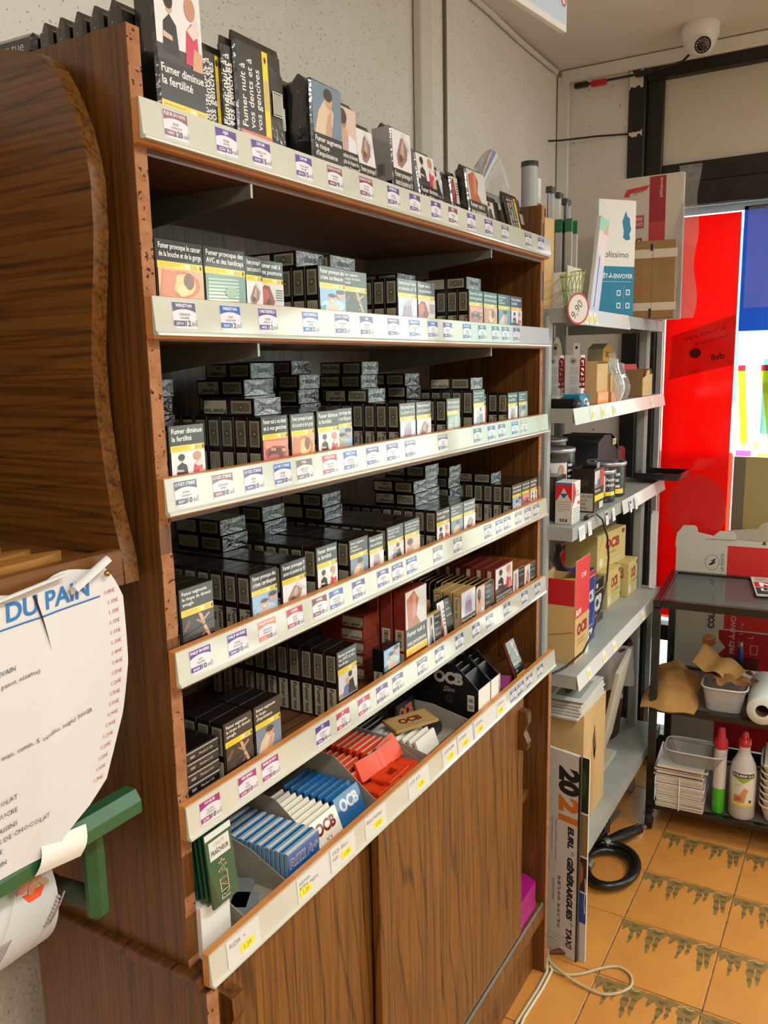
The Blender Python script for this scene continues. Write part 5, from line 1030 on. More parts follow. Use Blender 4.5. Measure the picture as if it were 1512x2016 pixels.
def rose(cx, cz):
    ra.poly([(cx-0.014,cz-0.006),(cx+0.014,cz-0.006),(cx+0.006,cz-0.016),(cx-0.008,cz-0.016)],(226,90,50))
    for k in range(6): ra.ell(cx-0.012+0.005*k, cz+0.004*sin(k*2.1), 0.0065, 0.0040, (226-6*k,140+4*k,110+3*k), 10, 0.5*k)
    ra.poly([(cx-0.010,cz+0.006),(cx+0.012,cz+0.004),(cx+0.010,cz+0.020),(cx-0.004,cz+0.022)],(150,104,130))
def wheat(cx, cz, tilt):
    ra.line([(cx,cz),(cx+tilt*0.05,cz+0.05)],0.0006,(176,164,160))
    for k in range(9):
        t = k/9; px, pz = cx+tilt*(0.05+0.03*t), cz+0.05+0.03*t; ra.ell(px+0.003,pz,0.0030,0.0014,(150,136,140),8,0.9); ra.ell(px-0.003,pz,0.0030,0.0014,(166,150,150),8,2.2)
rose(-0.148, 0.030); rose(-0.262, 0.045); wheat(-0.165,-0.075,0.6); wheat(-0.225,-0.09,0.5); wheat(-0.20,-0.02,0.6); ra.ell(-0.158,-0.102,0.024,0.006,(206,110,96),14,0.6); ra.ell(-0.158,-0.102,0.020,0.0038,(226,200,196),14,0.6)
def on_roll(a_, b_, c_): R_ = rr_+0.0004+0.00003*c_; return (a_+0.27, -R_*cos(b_/rr_), R_*sin(b_/rr_))
wrap_art('print', ra, on_roll, ro, MATS['print_paper'], 0.008, 1)
# torn white strip hanging over the bar
def strip_(u, v): return (-0.165+0.055*u-0.01*v, 0.034-0.006*sin(pi*v), 1.086-0.032*v-0.008*u)
o = MB().shell(strip_, 10, 6, 0.0004).build('torn_paper_strip', mat('cream_strip', (232,230,222), 0.8)); tag(o, 'torn end of white paper caught on the green cutter bar', 'paper')

# ================================================================== grey metal shelving and everything on it
m_grey = mat('grey_shelf', (164,168,162), 0.42, vary=(8.0,(152,156,150))); m_post = mat('grey_post', (146,150,148), 0.45); m_strip2 = mat('pale_strip', (226,228,226), 0.18, coat=0.4)
MX0, MX1, MY1 = 1.302, 2.262, 0.305
ZS = [1.676, 1.439, 1.150, 0.770, 0.262]; YS = [-0.022, -0.027, -0.034, -0.050, -0.062]
ms = thing('metal_shelving', 'grey steel shelving packed with shop goods, between cabinet and window', 'shelving', (1.7, 0.12, 0))
def mpart(name, mb, m, par=None): return mb.move(Matrix.Translation((-1.7,-0.12,0))).build(name, m, par or ms)
for x, y in ((MX0-0.002, 0.045), (MX0+0.012, MY1+0.017), (MX1-0.03, 0.032), (MX1-0.03, MY1+0.017)):
    top = 2.0 if y > 0.2 else 1.60
    mpart('post', MB().cbox(x-0.016,x+0.016,y-0.016,y+0.016,0,1.66 if y < 0.2 else 2.02,0.005), m_post)
for k, z in enumerate(ZS):
    MY0 = YS[k]
    mb = MB().box(MX0,MX1,MY0,MY1,z-0.003,z).box(MX0,MX1,MY0,MY0+0.0025,z-0.034,z-0.003).box(MX0,MX0+0.002,MY0+0.0025,MY1,z-0.034,z-0.003).box(MX1-0.002,MX1,MY0+0.0025,MY1,z-0.034,z-0.003)
    sh = mpart('shelf', mb, m_grey)
    def st_(x0, x1, tilt=0.0, z=z, MY0=MY0):
        return mpart('label_strip', MB().prism([(MY0-0.0005,z+0.001),(MY0-0.002,z+0.001),(MY0-0.009-tilt,z-0.038),(MY0-0.007-tilt,z-0.039)], x0, x1, 'X'), m_strip2, sh)
    if k == 0: st_(1.304, 1.80)
    if k == 1: st_(1.304, MX1)
    if k == 2: st_(1.745, MX1+0.02)
    if k == 3: st_(1.304, MX1-0.04)
    xs = {0: (1.33,1.375,1.415,1.455), 1: (1.43,1.52,1.63,2.07), 2: (), 3: (1.38,1.52,1.62,1.95)}.get(k, ())
    for x in xs:
        a = Art(); a.rect(0,0,0.03,0.03,(224,226,228)); a.rect(0.008,0.004,0.025,0.021,(232,214,90)); a.text('3', 0.013, 0.009, 0.008, (150,140,80))
        a.build('price_ticket', Vector((x,MY0-0.0092,z-0.035))-Vector((1.7,0.12,0)), X, Vector((0,0.19,1)).normalized(), sh, MATS['print_paper'])
for x, w, t in ((1.42,0.03,'a'),(1.345,0.05,'b'),(1.58,0.025,'c'),(1.645,0.028,'d'),(1.80,0.02,'e'),(1.86,0.028,'f')):
    a = Art(); a.rect(0,-0.03,w,0.006,(224,224,230)); 
    if t in 'ce': a.rect(0.002,-0.004,w-0.002,0.004,(80,54,110)); a.text('9', w*0.3, -0.02, 0.010, (80,70,90))
    else: a.lines(0.003,-0.024,w-0.003,0.0,4,(150,150,165),0.3)
    a.build('price_ticket', Vector((x,YS[2]-0.0012 if x < 1.745 else YS[2]-0.0100,ZS[2]-0.012))-Vector((1.7,0.12,0)), X, Vector((0,0.12,1)).normalized(), [c for c in ms.children if c.name.startswith('shelf')][2], MATS['print_paper'])
def card_box(name, label, cat, x, y, z, w, d, h, m, rz=0.0, arts=None, group=None, ch=0.001, lean=0.0):
    o = MB().cbox(-w/2,w/2,-d/2,d/2,0,h,ch).build(name, m, None, (x,y,z+0.0004), (-lean,0,rz)); tag(o, label, cat, group)
    for f_, a_ in (arts or {}).items(): face_art(o, a_, w, d, h, f_, f_+'_print', MATS['print'])
    return o
m_kraft = mat('kraft_card', (148,116,72), 0.75, vary=(20.0,(138,106,64))); m_kraft2 = mat('kraft_pale', (206,172,120), 0.7, vary=(15.0,(196,160,108))); m_teal = mat('teal_card', (18,130,160), 0.5); m_wht = mat('white_box', (226,226,222), 0.5); m_clear = film_mat('clear_wrap', (246,248,250), gloss=0.10, haze=0.14, bump=(30.0,0.6))
# --- top level
BEFORE = set(bpy.data.objects)
ZO = [1.672, 1.444, 1.158, 0.752, 0.216]   # levels the goods were measured on
z1 = ZO[0]
a = Art(); a.rect(0.001,0.145,0.129,0.329,(228,228,224)); a.rect(0.001,0.001,0.129,0.145,(14,122,158)); a.poly([(0.082,0.27),(0.088,0.285),(0.094,0.30),(0.100,0.285),(0.108,0.28),(0.110,0.262),(0.114,0.25),(0.108,0.235),(0.112,0.222),(0.098,0.218),(0.086,0.225),(0.088,0.245)],(20,120,160))
a.text('Colissimo', 0.006, 0.170, 0.018, (60,60,62), 'L', 0.118, bold=0.0); a.text('PRÊT-À-ENVOYER', 0.004, 0.112, 0.012, (226,240,244), 'L', 0.12, bold=0.02); a.line([(0.02,0.102),(0.118,0.102)],0.001,(200,226,232)); a.line([(0.094,0.02),(0.094,0.09)],0.0008,(150,200,214))
for (u, v) in ((0.076,0.07),(0.108,0.072),(0.076,0.034),(0.108,0.034)): a.rect(u-0.007,v-0.008,u+0.007,v+0.008,(214,234,240)); a.rect(u-0.004,v-0.005,u+0.004,v+0.005,(14,122,158))
card_box('parcel_box','flat white and teal postal box standing on the top metal shelf','parcel box',1.80,0.020,z1,0.130,0.022,0.330,m_wht,-0.66,{'front':a})
a = Art(); a.rect(0.0,0.175,0.14,0.200,(204,190,170)); a.rect(0.0,0.022,0.14,0.045,(204,190,170)); a.text('EX', 0.02, 0.075, 0.022, (170,100,60), bold=0.03); a.line([(0.07,0.03),(0.07,0.2)],0.001,(120,92,54)); a.rect(0.062,0.195,0.070,0.215,(40,36,30)); a.rect(0.062,0.0,0.070,0.028,(40,36,30))
o = card_box('brown_parcel','brown card parcel with pale tape, right of the teal postal box','parcel box',1.955,-0.055,z1,0.135,0.075,0.225,m_kraft,-pi/2+0.15,{'front':a})
# big bubble envelope against the window end
a = Art(); W_, H_ = 0.37, 0.44; a.rect(0.002,0.002,W_-0.002,H_-0.002,(208,198,184)); a.rect(0.265,0.14,0.315,H_-0.004,(190,66,66)); a.rect(0.265,0.30,0.315,H_-0.004,(160,48,56)); a.text('enveloppe', 0.298, 0.43, 0.010, (226,206,196), 'L', rot=-pi/2)
a.text('POCH', 0.245, 0.215, 0.026, (150,62,62), 'L', rot=pi, bold=0.03); a.text('BULLE', 0.245, 0.255, 0.026, (150,62,62), 'L', rot=pi, bold=0.03); a.rect(0.165,0.285,0.25,0.325,(186,86,84)); a.text('ANTI-', 0.246, 0.318, 0.010, (226,206,196), 'L', rot=pi, bold=0.02); a.text('CHOC', 0.246, 0.303, 0.010, (226,206,196), 'L', rot=pi, bold=0.02); a.ell(0.19,0.305,0.013,0.013,(226,206,196)); a.ell(0.19,0.305,0.008,0.008,(186,86,84))
a.poly([(0.185,0.385),(0.195,0.405),(0.265,0.412),(0.255,0.398),(0.205,0.392),(0.203,0.382)],(206,62,60)); a.text('GPV', 0.215, 0.388, 0.012, (150,140,140), shear=0.3); a.frame(0.235,0.125,0.262,0.165,0.005,(190,66,66)); a.text('10', 0.205, 0.14, 0.020, (190,66,66), rot=pi, bold=0.02); a.rect(0.25,0.05,0.31,0.085,(150,48,50))
ev = MB().cbox(-W_/2,W_/2,-0.006,0.006,0,H_,0.004).build('bubble_envelope', mat('envelope_paper',(214,206,194),0.6), None, (2.085,0.068,z1+0.0004), (0.04,0,-pi/2)); tag(ev,'large white and red bubble envelope standing upside down at the window end','envelope'); face_art(ev, a, W_, 0.012, H_, 'front', 'front_print', MATS['print'])
def wrap(u, v): return (2.06+0.01*sin(9*v), -0.105-0.055*u+0.006*sin(14*v+3*u), z1+0.002+0.455*v)
o = MB().shell(wrap, 6, 24, 0.0004).build('clear_plastic_wrap', m_clear); tag(o, 'clear plastic wrap sticking out past the bubble envelope', 'plastic wrap')
# packets with green and red ends in a beige stand
sd = thing('card_stand','pale card display stand holding green-ended packets, top metal shelf','display stand',(1.37,0.03,z1))
MB().cbox(-0.055,0.055,-0.03,0.03,0,0.003,0.0005).build('base', m_wht, sd); MB().cbox(-0.055,0.055,-0.034,-0.031,0,0.105,0.0005).build('front_panel', mat('beige_card',(204,196,178),0.6), sd); MB().cbox(-0.055,-0.052,-0.03,0.03,0.004,0.09,0.0005).build('side_panel', m_wht, sd); MB().cbox(0.052,0.055,-0.03,0.03,0.004,0.09,0.0005).build('side_panel', m_wht, sd)
m_packet = mat('clear_packet', (176,174,166), 0.25, coat=0.5, bump=(90.0,0.3,0.003)); m_gend = mat('green_end', (24,104,60), 0.4, coat=0.4); m_rend = mat('red_end', (190,40,36), 0.4, coat=0.4)
r = random.Random(9)
for i in range(14):
    g = i >= 4; x = 1.322+0.0075*i if g else 1.315+0.010*i; y = 0.010+0.006*(i % 5) if g else 0.078; h_ = 0.215 if g else 0.245
    o = MB().cbox(-0.0045,0.0045,-0.009,0.009,0,h_,0.0012).build('slim_packet', m_packet, None, (x,y,z1+0.0045), (0.0,0.05*(r.random()-0.2),0.2*r.random())); MB().cbox(-0.0047,0.0047,-0.0092,0.0092,h_-0.032,h_+0.0005,0.0012).build('end_cap', m_gend if g else m_rend, o)
    tag(o, 'thin clear packet with a green end in the card stand' if g else 'thin clear packet with a red end behind the green-ended ones', 'packet', 'green-ended packets' if g else 'red-ended packets')
a = Art(); a.rect(0.001,0.001,0.041,0.239,(224,206,216)); a.poly([(0.001,0.001),(0.041,0.001),(0.041,0.11),(0.001,0.16)],(196,200,226)); a.rect(0.001,0.205,0.041,0.239,(150,206,190)); a.poly([(0.018,0.199),(0.041,0.199),(0.041,0.235)],(206,170,140)); a.rect(0.014,0.01,0.017,0.14,(60,70,150))
card_box('pink_leaflet_box','slim pink and blue leaflet box leaning by the card stand','leaflet box',1.462,-0.022,z1,0.042,0.012,0.240,m_wht,-0.25,{'front':a},lean=0.0).rotation_euler[1] = 0.18
# red and white tall card behind
a = Art(); a.rect(0.0,0.0,0.05,0.27,(226,226,230)); a.rect(0.0,0.225,0.05,0.27,(220,70,60)); a.poly([(0.0,0.225),(0.05,0.225),(0.025,0.212)],(220,70,60))
card_box('red_topped_sachet','tall white sachet with a red top behind the packets','sachet',1.375,0.105,z1,0.05,0.006,0.33,m_wht,-0.2,{'front':a})
# grey tubes and folded plastic at the cabinet end
for i, (x, y, h_, rr, c) in enumerate(((1.285,0.085,0.345,0.020,(164,168,172)),(1.330,0.10,0.325,0.016,(182,184,182)))):
    o = MB().lathe([(rr*0.9,0),(rr,0.003),(rr,h_-0.01)], 20).build('grey_tube', mat('grey_tube_%d' % i, c, 0.4), None, (x,y,z1+0.0004)); MB().lathe([(rr*1.04,0),(rr*1.04,0.012),(rr*0.6,0.013)], 20, (0,0,h_-0.0105)).build('cap', mat('tube_cap',(60,62,64),0.5), o); tag(o, ['stouter grey plastic tube with a dark cap, behind the cabinet end','thinner grey plastic tube beside the stouter one'][i], 'tube')
for i in range(3):
    def fold(u, v, i=i): return (1.335+0.022*i+0.030*u, 0.055-0.012*i+0.006*sin(7*u+2*i), z1+0.0006+(0.285-0.012*i)*v)
    o = MB().shell(fold, 8, 10, 0.004).build('plastic_sleeve', mat('sleeve_%d' % i, ((150,152,148),(168,170,164),(140,146,150))[i], 0.3, coat=0.5, bump=(25.0,0.3,0.006))); MB().cbox(1.334+0.022*i,1.366+0.022*i,0.046-0.012*i,0.062-0.012*i,z1+0.282-0.012*i,z1+0.297-0.012*i,0.001).build('header', mat('sleeve_head',(70,72,70),0.5), o); tag(o, 'grey plastic sleeve with a dark header, %s beside the grey tubes' % ['first','second','third'][i], 'plastic sleeve')
o = card_box('kraft_board','tan card board standing behind the grey sleeves by the cabinet','card board',1.295,0.04,z1,0.045,0.008,0.215,m_kraft2,-0.2)
# clear bag bulging above the cabinet end
def bagf(u, v): return (1.22+0.22*u, 0.20+0.05*sin(pi*u)*(1-v), z1+0.30+0.10*v*(0.4+0.6*sin(pi*u))-0.0)
o = MB().shell(bagf, 14, 8, 0.0004).build('clear_bag', film_mat('thin_film',(250,251,252),gloss=0.02,haze=0.05,bump=(12.0,0.3))); tag(o, 'clear plastic bag standing up behind the cabinet end', 'plastic bag')
o = MB().cbox(1.20,1.52,0.262,0.266,z1+0.0006,z1+0.325,0.0008).build('clear_sheet', film_mat('grey_clear',(206,212,212),gloss=0.06,haze=0.3)); tag(o, 'greyish clear plastic sheet at the back of the top metal shelf', 'plastic sheet')
# green wire basket with a round price tag
m_wire = mat('green_wire', (150,170,84), 0.4); bk_ = thing('wire_basket','small green wire basket on the cabinet end of the top metal shelf','basket',(1.298,-0.022,z1))
def ring(z, s, dz=0.0): return [(s*0.058*cos(2*pi*k/18), s*0.024*sin(2*pi*k/18), z+dz*cos(2*pi*k/18)) for k in range(19)]
MB().tube(ring(0.082,1.0,0.012), 0.0018, 6, caps=False).build('rim', m_wire, bk_); MB().tube(ring(0.004,0.62), 0.0016, 6, caps=False).build('base_ring', m_wire, bk_); MB().tube(ring(0.045,0.84,0.004), 0.0012, 6, caps=False).build('middle_ring', m_wire, bk_)
for k in range(16):
    an = 2*pi*k/16; b = an+0.5; MB().tube([(0.62*0.058*cos(an),0.62*0.024*sin(an),0.004),(0.8*0.058*cos((an+b)/2),0.8*0.024*sin((an+b)/2),0.05),(0.058*cos(b),0.024*sin(b),0.082+0.012*cos(b))], 0.0011, 5).build('wire', m_wire, bk_)
tgm = thing('round_price_tag','round white price tag with a red rim reading 9,90','price tag',(1.232,-0.058,1.668)); MB().lathe([(0.0345,0),(0.0345,0.0015)],32,(0,0,0),axis='Y').build('disc', m_wht, tgm, None, (0,0,0.0)); tgm.rotation_euler = (0,0,-0.9); tgm.scale = (0.75,1,1.05)
a = Art(); a.ell(0,0,0.0345,0.0345,(196,70,84),32); a.ell(0,0,0.0305,0.0305,(232,230,226),32); a.text('9,90', 0.002, -0.008, 0.018, (90,96,110), 'C', rot=0.9, shear=0.1); a.build('print', (0,-0.0002,0), X, Z, tgm, MATS['print'])
# --- second level
z2 = ZO[1]
def gz(name, w, d, h):
    f1 = Art(); f1.rect(0.001,0.001,w-0.001,h-0.001,(214,210,206)); f1.text('GIZEH', w*0.75, h*0.96, 0.016, (150,24,32), 'L', h*0.72, rot=-pi/2, bold=0.06, fit=True)
    f2 = Art(); f2.ell(d*0.5,h*0.88,d*0.22,d*0.22,(180,178,170),18); f2.ell(d*0.5,h*0.88,d*0.19,d*0.19,(206,202,194),18); f2.rect(d*0.38,h*0.85,d*0.62,h*0.91,(120,116,110)); 
    for q in (0.62,0.42,0.22): f2.lines(d*0.3,h*q,d*0.8,h*(q+0.16),6,(170,166,158),0.3); 
    f2.text('GIZEH', d*0.93, h*0.95, 0.012, (150,24,32), 'L', h*0.6, rot=-pi/2, bold=0.06, fit=True); return f1, f2
for i, (x, y) in enumerate(((1.415,0.062),(1.408,0.004))):
    f1, f2 = gz('g', 0.028, 0.044, 0.128); o = card_box('filter_box','white GIZEH box with a hang tab, %s of two' % ['rear','front'][i],'filter box',x,y,z2,0.028,0.044,0.128,m_wht,0.0,{'front':f1,'left':f2})
    MB().prism([(-0.016,0.128),(0.0,0.128),(0.0,0.155),(-0.003,0.158),(-0.013,0.158),(-0.016,0.155)], -0.0004, 0.0004, 'X').build('hang_tab', m_wht, o, (-0.0135,0.0,0)); MB().box(-0.0143,-0.014,-0.011,-0.005,0.143,0.150).build('tab_slot', mat('slot_dark',(40,40,42),0.8), o)
a = Art(); a.rect(0.001,0.001,0.079,0.030,(20,120,160)); a.poly([(0.03,0.001),(0.079,0.001),(0.079,0.03),(0.05,0.03)],(12,80,110)); a.ell(0.05,0.014,0.016,0.008,(196,206,210)); a.ell(0.05,0.012,0.010,0.004,(40,50,60)); a.rect(0.06,0.001,0.079,0.010,(206,216,210))
card_box('teal_box','low teal box lying before the GIZEH boxes','box',1.345,-0.022,z2,0.08,0.042,0.031,m_teal,0.0,{'front':a})
card_box('pale_yellow_box','low pale box tucked beside the teal one','box',1.318,0.022,z2,0.06,0.03,0.026,mat('pale_box',(206,206,170),0.6))
ph = MB().cbox(-0.028,0.028,-0.05,0.05,0,0.022,0.008).build('black_gadget', mat('black_plastic',(18,18,20),0.35), None, (1.286,0.0,z2+0.0004)); MB().cbox(-0.027,0.027,-0.004,0.004,0,0.10,0.003).build('screen', mat('black_gloss',(14,14,18),0.15,coat=0.6), ph, (0,0.03,0.0205), (-0.45,0,0)); tag(ph,'black gadget with an upright screen at the cabinet end, second metal shelf','gadget')
for i in range(5):
    o = MB().lathe([(0.008,0),(0.009,0.004),(0.009,0.088)],12).build('lighter', mat('lighter_black',(22,22,24),0.3,coat=0.5), None, (1.30+0.020*i,0.115+0.004*(i % 2),z2+0.0004)); MB().lathe([(0.0078,0),(0.0078,0.014),(0.005,0.015)],12,(0,0,0.0883)).build('metal_cap', mat('lighter_chrome',(190,190,194),0.25,metal=0.9), o); tag(o,'%s black lighter from the cabinet, behind the GIZEH boxes' % ORD[i+1],'lighter','black lighters in a row')
o = MB().lathe([(0.016,0),(0.017,0.004),(0.017,0.045),(0.010,0.056),(0.010,0.07)],16).build('blue_bottle', mat('pale_blue',(150,180,206),0.3), None, (1.29,0.20,z2+0.0004)); MB().lathe([(0.011,0),(0.011,0.03),(0.008,0.031)],16,(0,0,0.0705)).build('cap', mat('cap_blue',(60,80,160),0.4), o); tag(o,'small pale bottle with a blue cap at the back, second metal shelf','bottle')
a = Art(); a.rect(0.003,0.002,0.097,0.028,(238,150,84)); [a.rect(0.012+0.008*k,0.008,0.0165+0.008*k,0.025,(250,206,170)) for k in range(10)]
bx = thing('filter_display','pale kraft display box with an orange front lip and oval tab','display box',(1.52,0.03,z2)); W_ = 0.05
MB().cbox(-W_,W_,-0.066,0.06,0,0.002,0.0005).build('bottom', m_kraft2, bx); MB().cbox(-W_,-W_+0.002,-0.066,0.06,0.0025,0.112,0.0005).build('side_wall', m_kraft2, bx); MB().cbox(W_-0.002,W_,-0.066,0.06,0.0025,0.112,0.0005).build('side_wall', m_kraft2, bx); MB().cbox(-W_+0.0025,W_-0.0025,-0.066,-0.064,0.0025,0.105,0.0005).build('front_wall', m_kraft2, bx); MB().cbox(-W_,W_,-0.069,-0.0665,0.0,0.032,0.0005).build('orange_lip', mat('orange_lip',(232,130,60),0.5), bx)
ovl = [(0.045*cos(t*pi/14), 0.112+0.068*sin(t*pi/14)) for t in range(15)]; MB().prism([(-W_,0.0025),(W_,0.0025)]+ovl, 0.0605, 0.0622, 'Y').build('oval_back', mat('oval_card',(196,168,118),0.6), bx)
a2 = Art(); a2.ell(0.0,0.155,0.010,0.018,(206,210,206),16); a2.ell(0.0,0.157,0.006,0.007,(110,150,170),12); a2.build('oval_print', (0,0.0603,0), X, Z, bx, MATS['print']); a.build('front_print', (-W_,-0.0692,0.002), X, Z, bx, MATS['print'])
b2 = thing('filter_display','pale kraft display box with an orange lip, next to the oval-tabbed one','display box',(1.635,0.02,z2))
for q in (MB().cbox(-0.05,0.05,-0.06,0.06,0,0.002,0.0005), MB().cbox(-0.05,0.05,-0.060,-0.058,0.0025,0.075,0.0005), MB().cbox(-0.05,-0.048,-0.057,0.06,0.0025,0.075,0.0005), MB().cbox(0.048,0.05,-0.057,0.06,0.0025,0.075,0.0005)): q.build('panel', m_kraft2, b2)
MB().cbox(-0.05,0.05,-0.063,-0.0605,0,0.028,0.0005).build('orange_lip', MATS['orange_lip'], b2); a.build('front_print', (-W_,-0.0632,0.0), X, Z, b2, MATS['print'])
for i in range(7):
    c = ((90,30,44),(60,120,40),(150,40,60),(36,34,40),(190,186,180),(120,40,60),(206,206,204))[i]; x = 1.49+0.028*i
    o = card_box('sweet_packet','small %s packet poking out of the kraft display boxes' % ['maroon','green','pink','black','grey','plum','white'][i],'packet',x,0.018+0.006*(i % 3),z2+0.0025,0.022,0.010,0.118 if i < 3 else 0.108,mat('pk_%d' % i,c,0.35,coat=0.6),0.2*(i % 3-1))
def film(u, v): return (1.60+0.10*u, -0.045-0.01*sin(5*v)+0.01*sin(11*u), z2+0.004+0.12*v-0.02*u*v)
o = MB().shell(film, 10, 8, 0.0003).build('crumpled_film', m_clear); tag(o,'crumpled clear film hanging before the kraft display boxes','plastic film')
b3 = thing('flint_display','kraft display box of red packets near the window end, second metal shelf','display box',(1.985,0.0,z2)); 
for q in (MB().cbox(-0.06,0.06,-0.045,0.045,0,0.002,0.0005), MB().cbox(-0.06,-0.058,-0.042,0.045,0.0025,0.085,0.0005), MB().cbox(0.058,0.06,-0.042,0.045,0.0025,0.085,0.0005)): q.build('panel', m_kraft, b3)
MB().prism([(-0.06,0.0025),(0.06,0.0025),(0.06,0.070),(0.03,0.066),(0.018,0.082),(-0.008,0.080),(-0.02,0.064),(-0.06,0.058)], -0.045, -0.0425, 'Y').build('front_panel', m_kraft2, b3)
for i in range(5):
    a = Art(); a.rect(0.002,0.002,0.048,0.098,(190,34,40)); a.poly([(0.002,0.05),(0.048,0.06),(0.048,0.075),(0.002,0.07)],(60,50,54)); a.rect(0.01,0.02,0.03,0.03,(226,206,200)); card_box('red_packet','glossy red packet leaning in the kraft box near the window','packet',1.948+0.018*i,-0.008+0.012*(i % 2),z2+0.003,0.05,0.006,0.100,mat('red_gloss',(180,36,44),0.3,coat=0.6),-0.2,{'front':a},'red packets in the kraft box',0.0005,0.25)
bc = thing('pen_box','yellow and grey BIC pen box standing behind the red packets','pen box',(2.03,0.115,z2)); 
MB().prism([(-0.075,0.0),(0.085,0.0),(0.085,0.12),(0.05,0.155),(-0.02,0.168),(-0.075,0.15)], -0.025, 0.025, 'Y').build('body', mat('pen_box_card',(190,176,140),0.55), bc)
a = Art(); a.poly([(0.0,0.095),(0.055,0.105),(0.085,0.135),(0.085,0.1625),(0.055,0.166),(0.0,0.149)],(222,160,40)); a.text('BIC', 0.03, 0.125, 0.016, (60,50,36), bold=0.05, shear=0.15); a.rect(0.02,0.03,0.024,0.11,(60,30,30)); a.text('Cristal', 0.045, 0.055, 0.014, (70,66,60)); a.text('multicolour', 0.04, 0.038, 0.009, (80,76,70)); a.build('front_print', (-0.075,-0.0252,0), X, Z, bc, MATS['print'])
# --- third level: tobacco buckets, tin box, red box, card machine, tray
z3 = ZO[2]; m_tub = mat('black_tub', (30,31,35), 0.25, coat=0.6); m_rim = mat('silver_rim', (176,178,184), 0.3, metal=0.6); m_lid = mat('tub_lid', (60,62,66), 0.3, metal=0.3)
def bucket(x, y, z, r, h, label, art=0, lid=True):
    o = MB().lathe([(r*0.97,0),(r,0.003),(r,h-0.012)], 36).build('tobacco_tub', m_tub, None, (x,y,z+0.0004)); tag(o, label, 'tobacco tub')
    MB().lathe([(r*1.0,h-0.012),(r*1.035,h-0.010),(r*1.035,h-0.002),(r*0.98,h),(r*0.93,h-0.0025),(r*0.2,h-0.0025)], 36).build('rim', m_rim, o)
    A = Art()
    if art == 1:
        A.rect(-0.10,0.05*h,0.03,0.85*h,(34,36,42)); A.put(pic('fertilite'), -0.045, 0.16*h, 0.075, 0.62*h); 
        for i in range(6): A.rect(0.033,(0.72-0.09*i)*h,0.050,(0.76-0.09*i)*h,(206,206,206))
        A.rect(0.030,0.12*h,0.053,0.26*h,YEL)
    elif art == 2:
        for i, t in enumerate(['Fumer','provoque','9 cancers du','poumon sur 10']): A.text(t, -0.05, (0.72-0.14*i)*h, 0.0088, (160,160,164), 'L', 0.08)
        A.rect(-0.055,0.16*h,0.05,0.25*h,(190,170,40))
    elif art == 3:
        for i, t in enumerate(['Fumer tue','bronches','héritiques']): A.text(t, -0.035, (0.62-0.17*i)*h, 0.0115, (226,226,226), 'L', 0.065, bold=0.03)
        A.rect(-0.06,0.10*h,0.045,0.24*h,YEL)
    elif art == 4:
        A.put(pic('fertilite'), -0.055, 0.18*h, 0.065, 0.66*h); A.text('Fumer', 0.012, 0.66*h, 0.0095, (226,226,226), bold=0.02); A.text('réduit', 0.012, 0.50*h, 0.0095, (226,226,226), bold=0.02); A.rect(0.010,0.22*h,0.045,0.34*h,YEL); A.text('FRANCE', -0.02, 0.05*h, 0.007, (150,150,150))
    if A.v:
        wrap_art('label_print', A, lambda a_, b_, c_: ((r+0.0004+0.00006*c_)*cos(radians(-150)+a_/r), (r+0.0004+0.00006*c_)*sin(radians(-150)+a_/r), b_), o, MATS['print_gloss'], 0.008)
    if art in (3, 4):
        L2 = Art(); L2.ell(0,0,r*0.86,r*0.86,(24,25,28),30); L2.ell(0,0,r*0.62,r*0.62,(190,190,186),30); L2.ell(0,0,r*0.52,r*0.52,(70,72,76),30); L2.build('lid_print', (0,0,h-0.0022), X, Y, o, MATS['print'])
    return o
bucket(1.345,0.150,z3,0.062,0.176,'black tobacco tub at the cabinet end, rear of third metal shelf',2); bucket(1.49,0.088,z3+0.0,0.060,0.170,'black tub picturing two figures behind the dark tin box',1); bucket(1.645,0.165,z3,0.062,0.182,'rearmost black tub with striped label, third metal shelf',1)
bucket(1.665,0.012,z3,0.050,0.094,'low black tub with figures on its side, right of the dark tin box',4); bucket(1.785,0.022,z3,0.058,0.104,'low black tub with white words and yellow band, before the card machine',3)
tb = thing('tin_box','dark brown lidless tin box with a white notice, third metal shelf','tin box',(1.505,-0.008,z3)); W_, D_, H_ = 0.088, 0.062, 0.118; m_tinbox = mat('brown_tin',(44,36,28),0.35,coat=0.5)
MB().cbox(-W_/2,W_/2,-D_/2,D_/2,0,0.003,0.0005).build('bottom', m_tinbox, tb)
for q in (MB().cbox(-W_/2,W_/2,-D_/2,-D_/2+0.002,0.003,H_,0.0006), MB().cbox(-W_/2,W_/2,D_/2-0.002,D_/2,0.003,H_,0.0006), MB().cbox(-W_/2,-W_/2+0.002,-D_/2+0.002,D_/2-0.002,0.003,H_,0.0006), MB().cbox(W_/2-0.002,W_/2,-D_/2+0.002,D_/2-0.002,0.003,H_,0.0006)): q.build('wall', m_tinbox, tb)
a = Art(); a.rect(0.004,0.004,D_-0.003,0.052,(190,184,166)); [a.text(t, 0.006, 0.041-0.0105*i, 0.0068, (50,46,40), 'L', 0.052) for i, t in enumerate(['fumée du tabac','nt plus de','bstances','cérigènes.'])]; a.lines(0.012,0.068,0.046,0.09,4,(110,100,84),0.3); face_art(tb,a,W_,D_,H_,'left','side_print',MATS['print'])
a = Art(); a.put(pic('avc'),0.002,0.066,0.082,0.045); a.rect(0.05,0.066,0.085,0.112,(190,60,60)); a.text('Fumer tue',0.004,0.054,0.008,(226,226,222),bold=0.02); a.rect(0.002,0.03,0.084,0.046,YEL); a.rect(0.045,0.006,0.08,0.024,(206,206,200)); face_art(tb,a,W_,D_,H_,'front','front_print',MATS['print'])
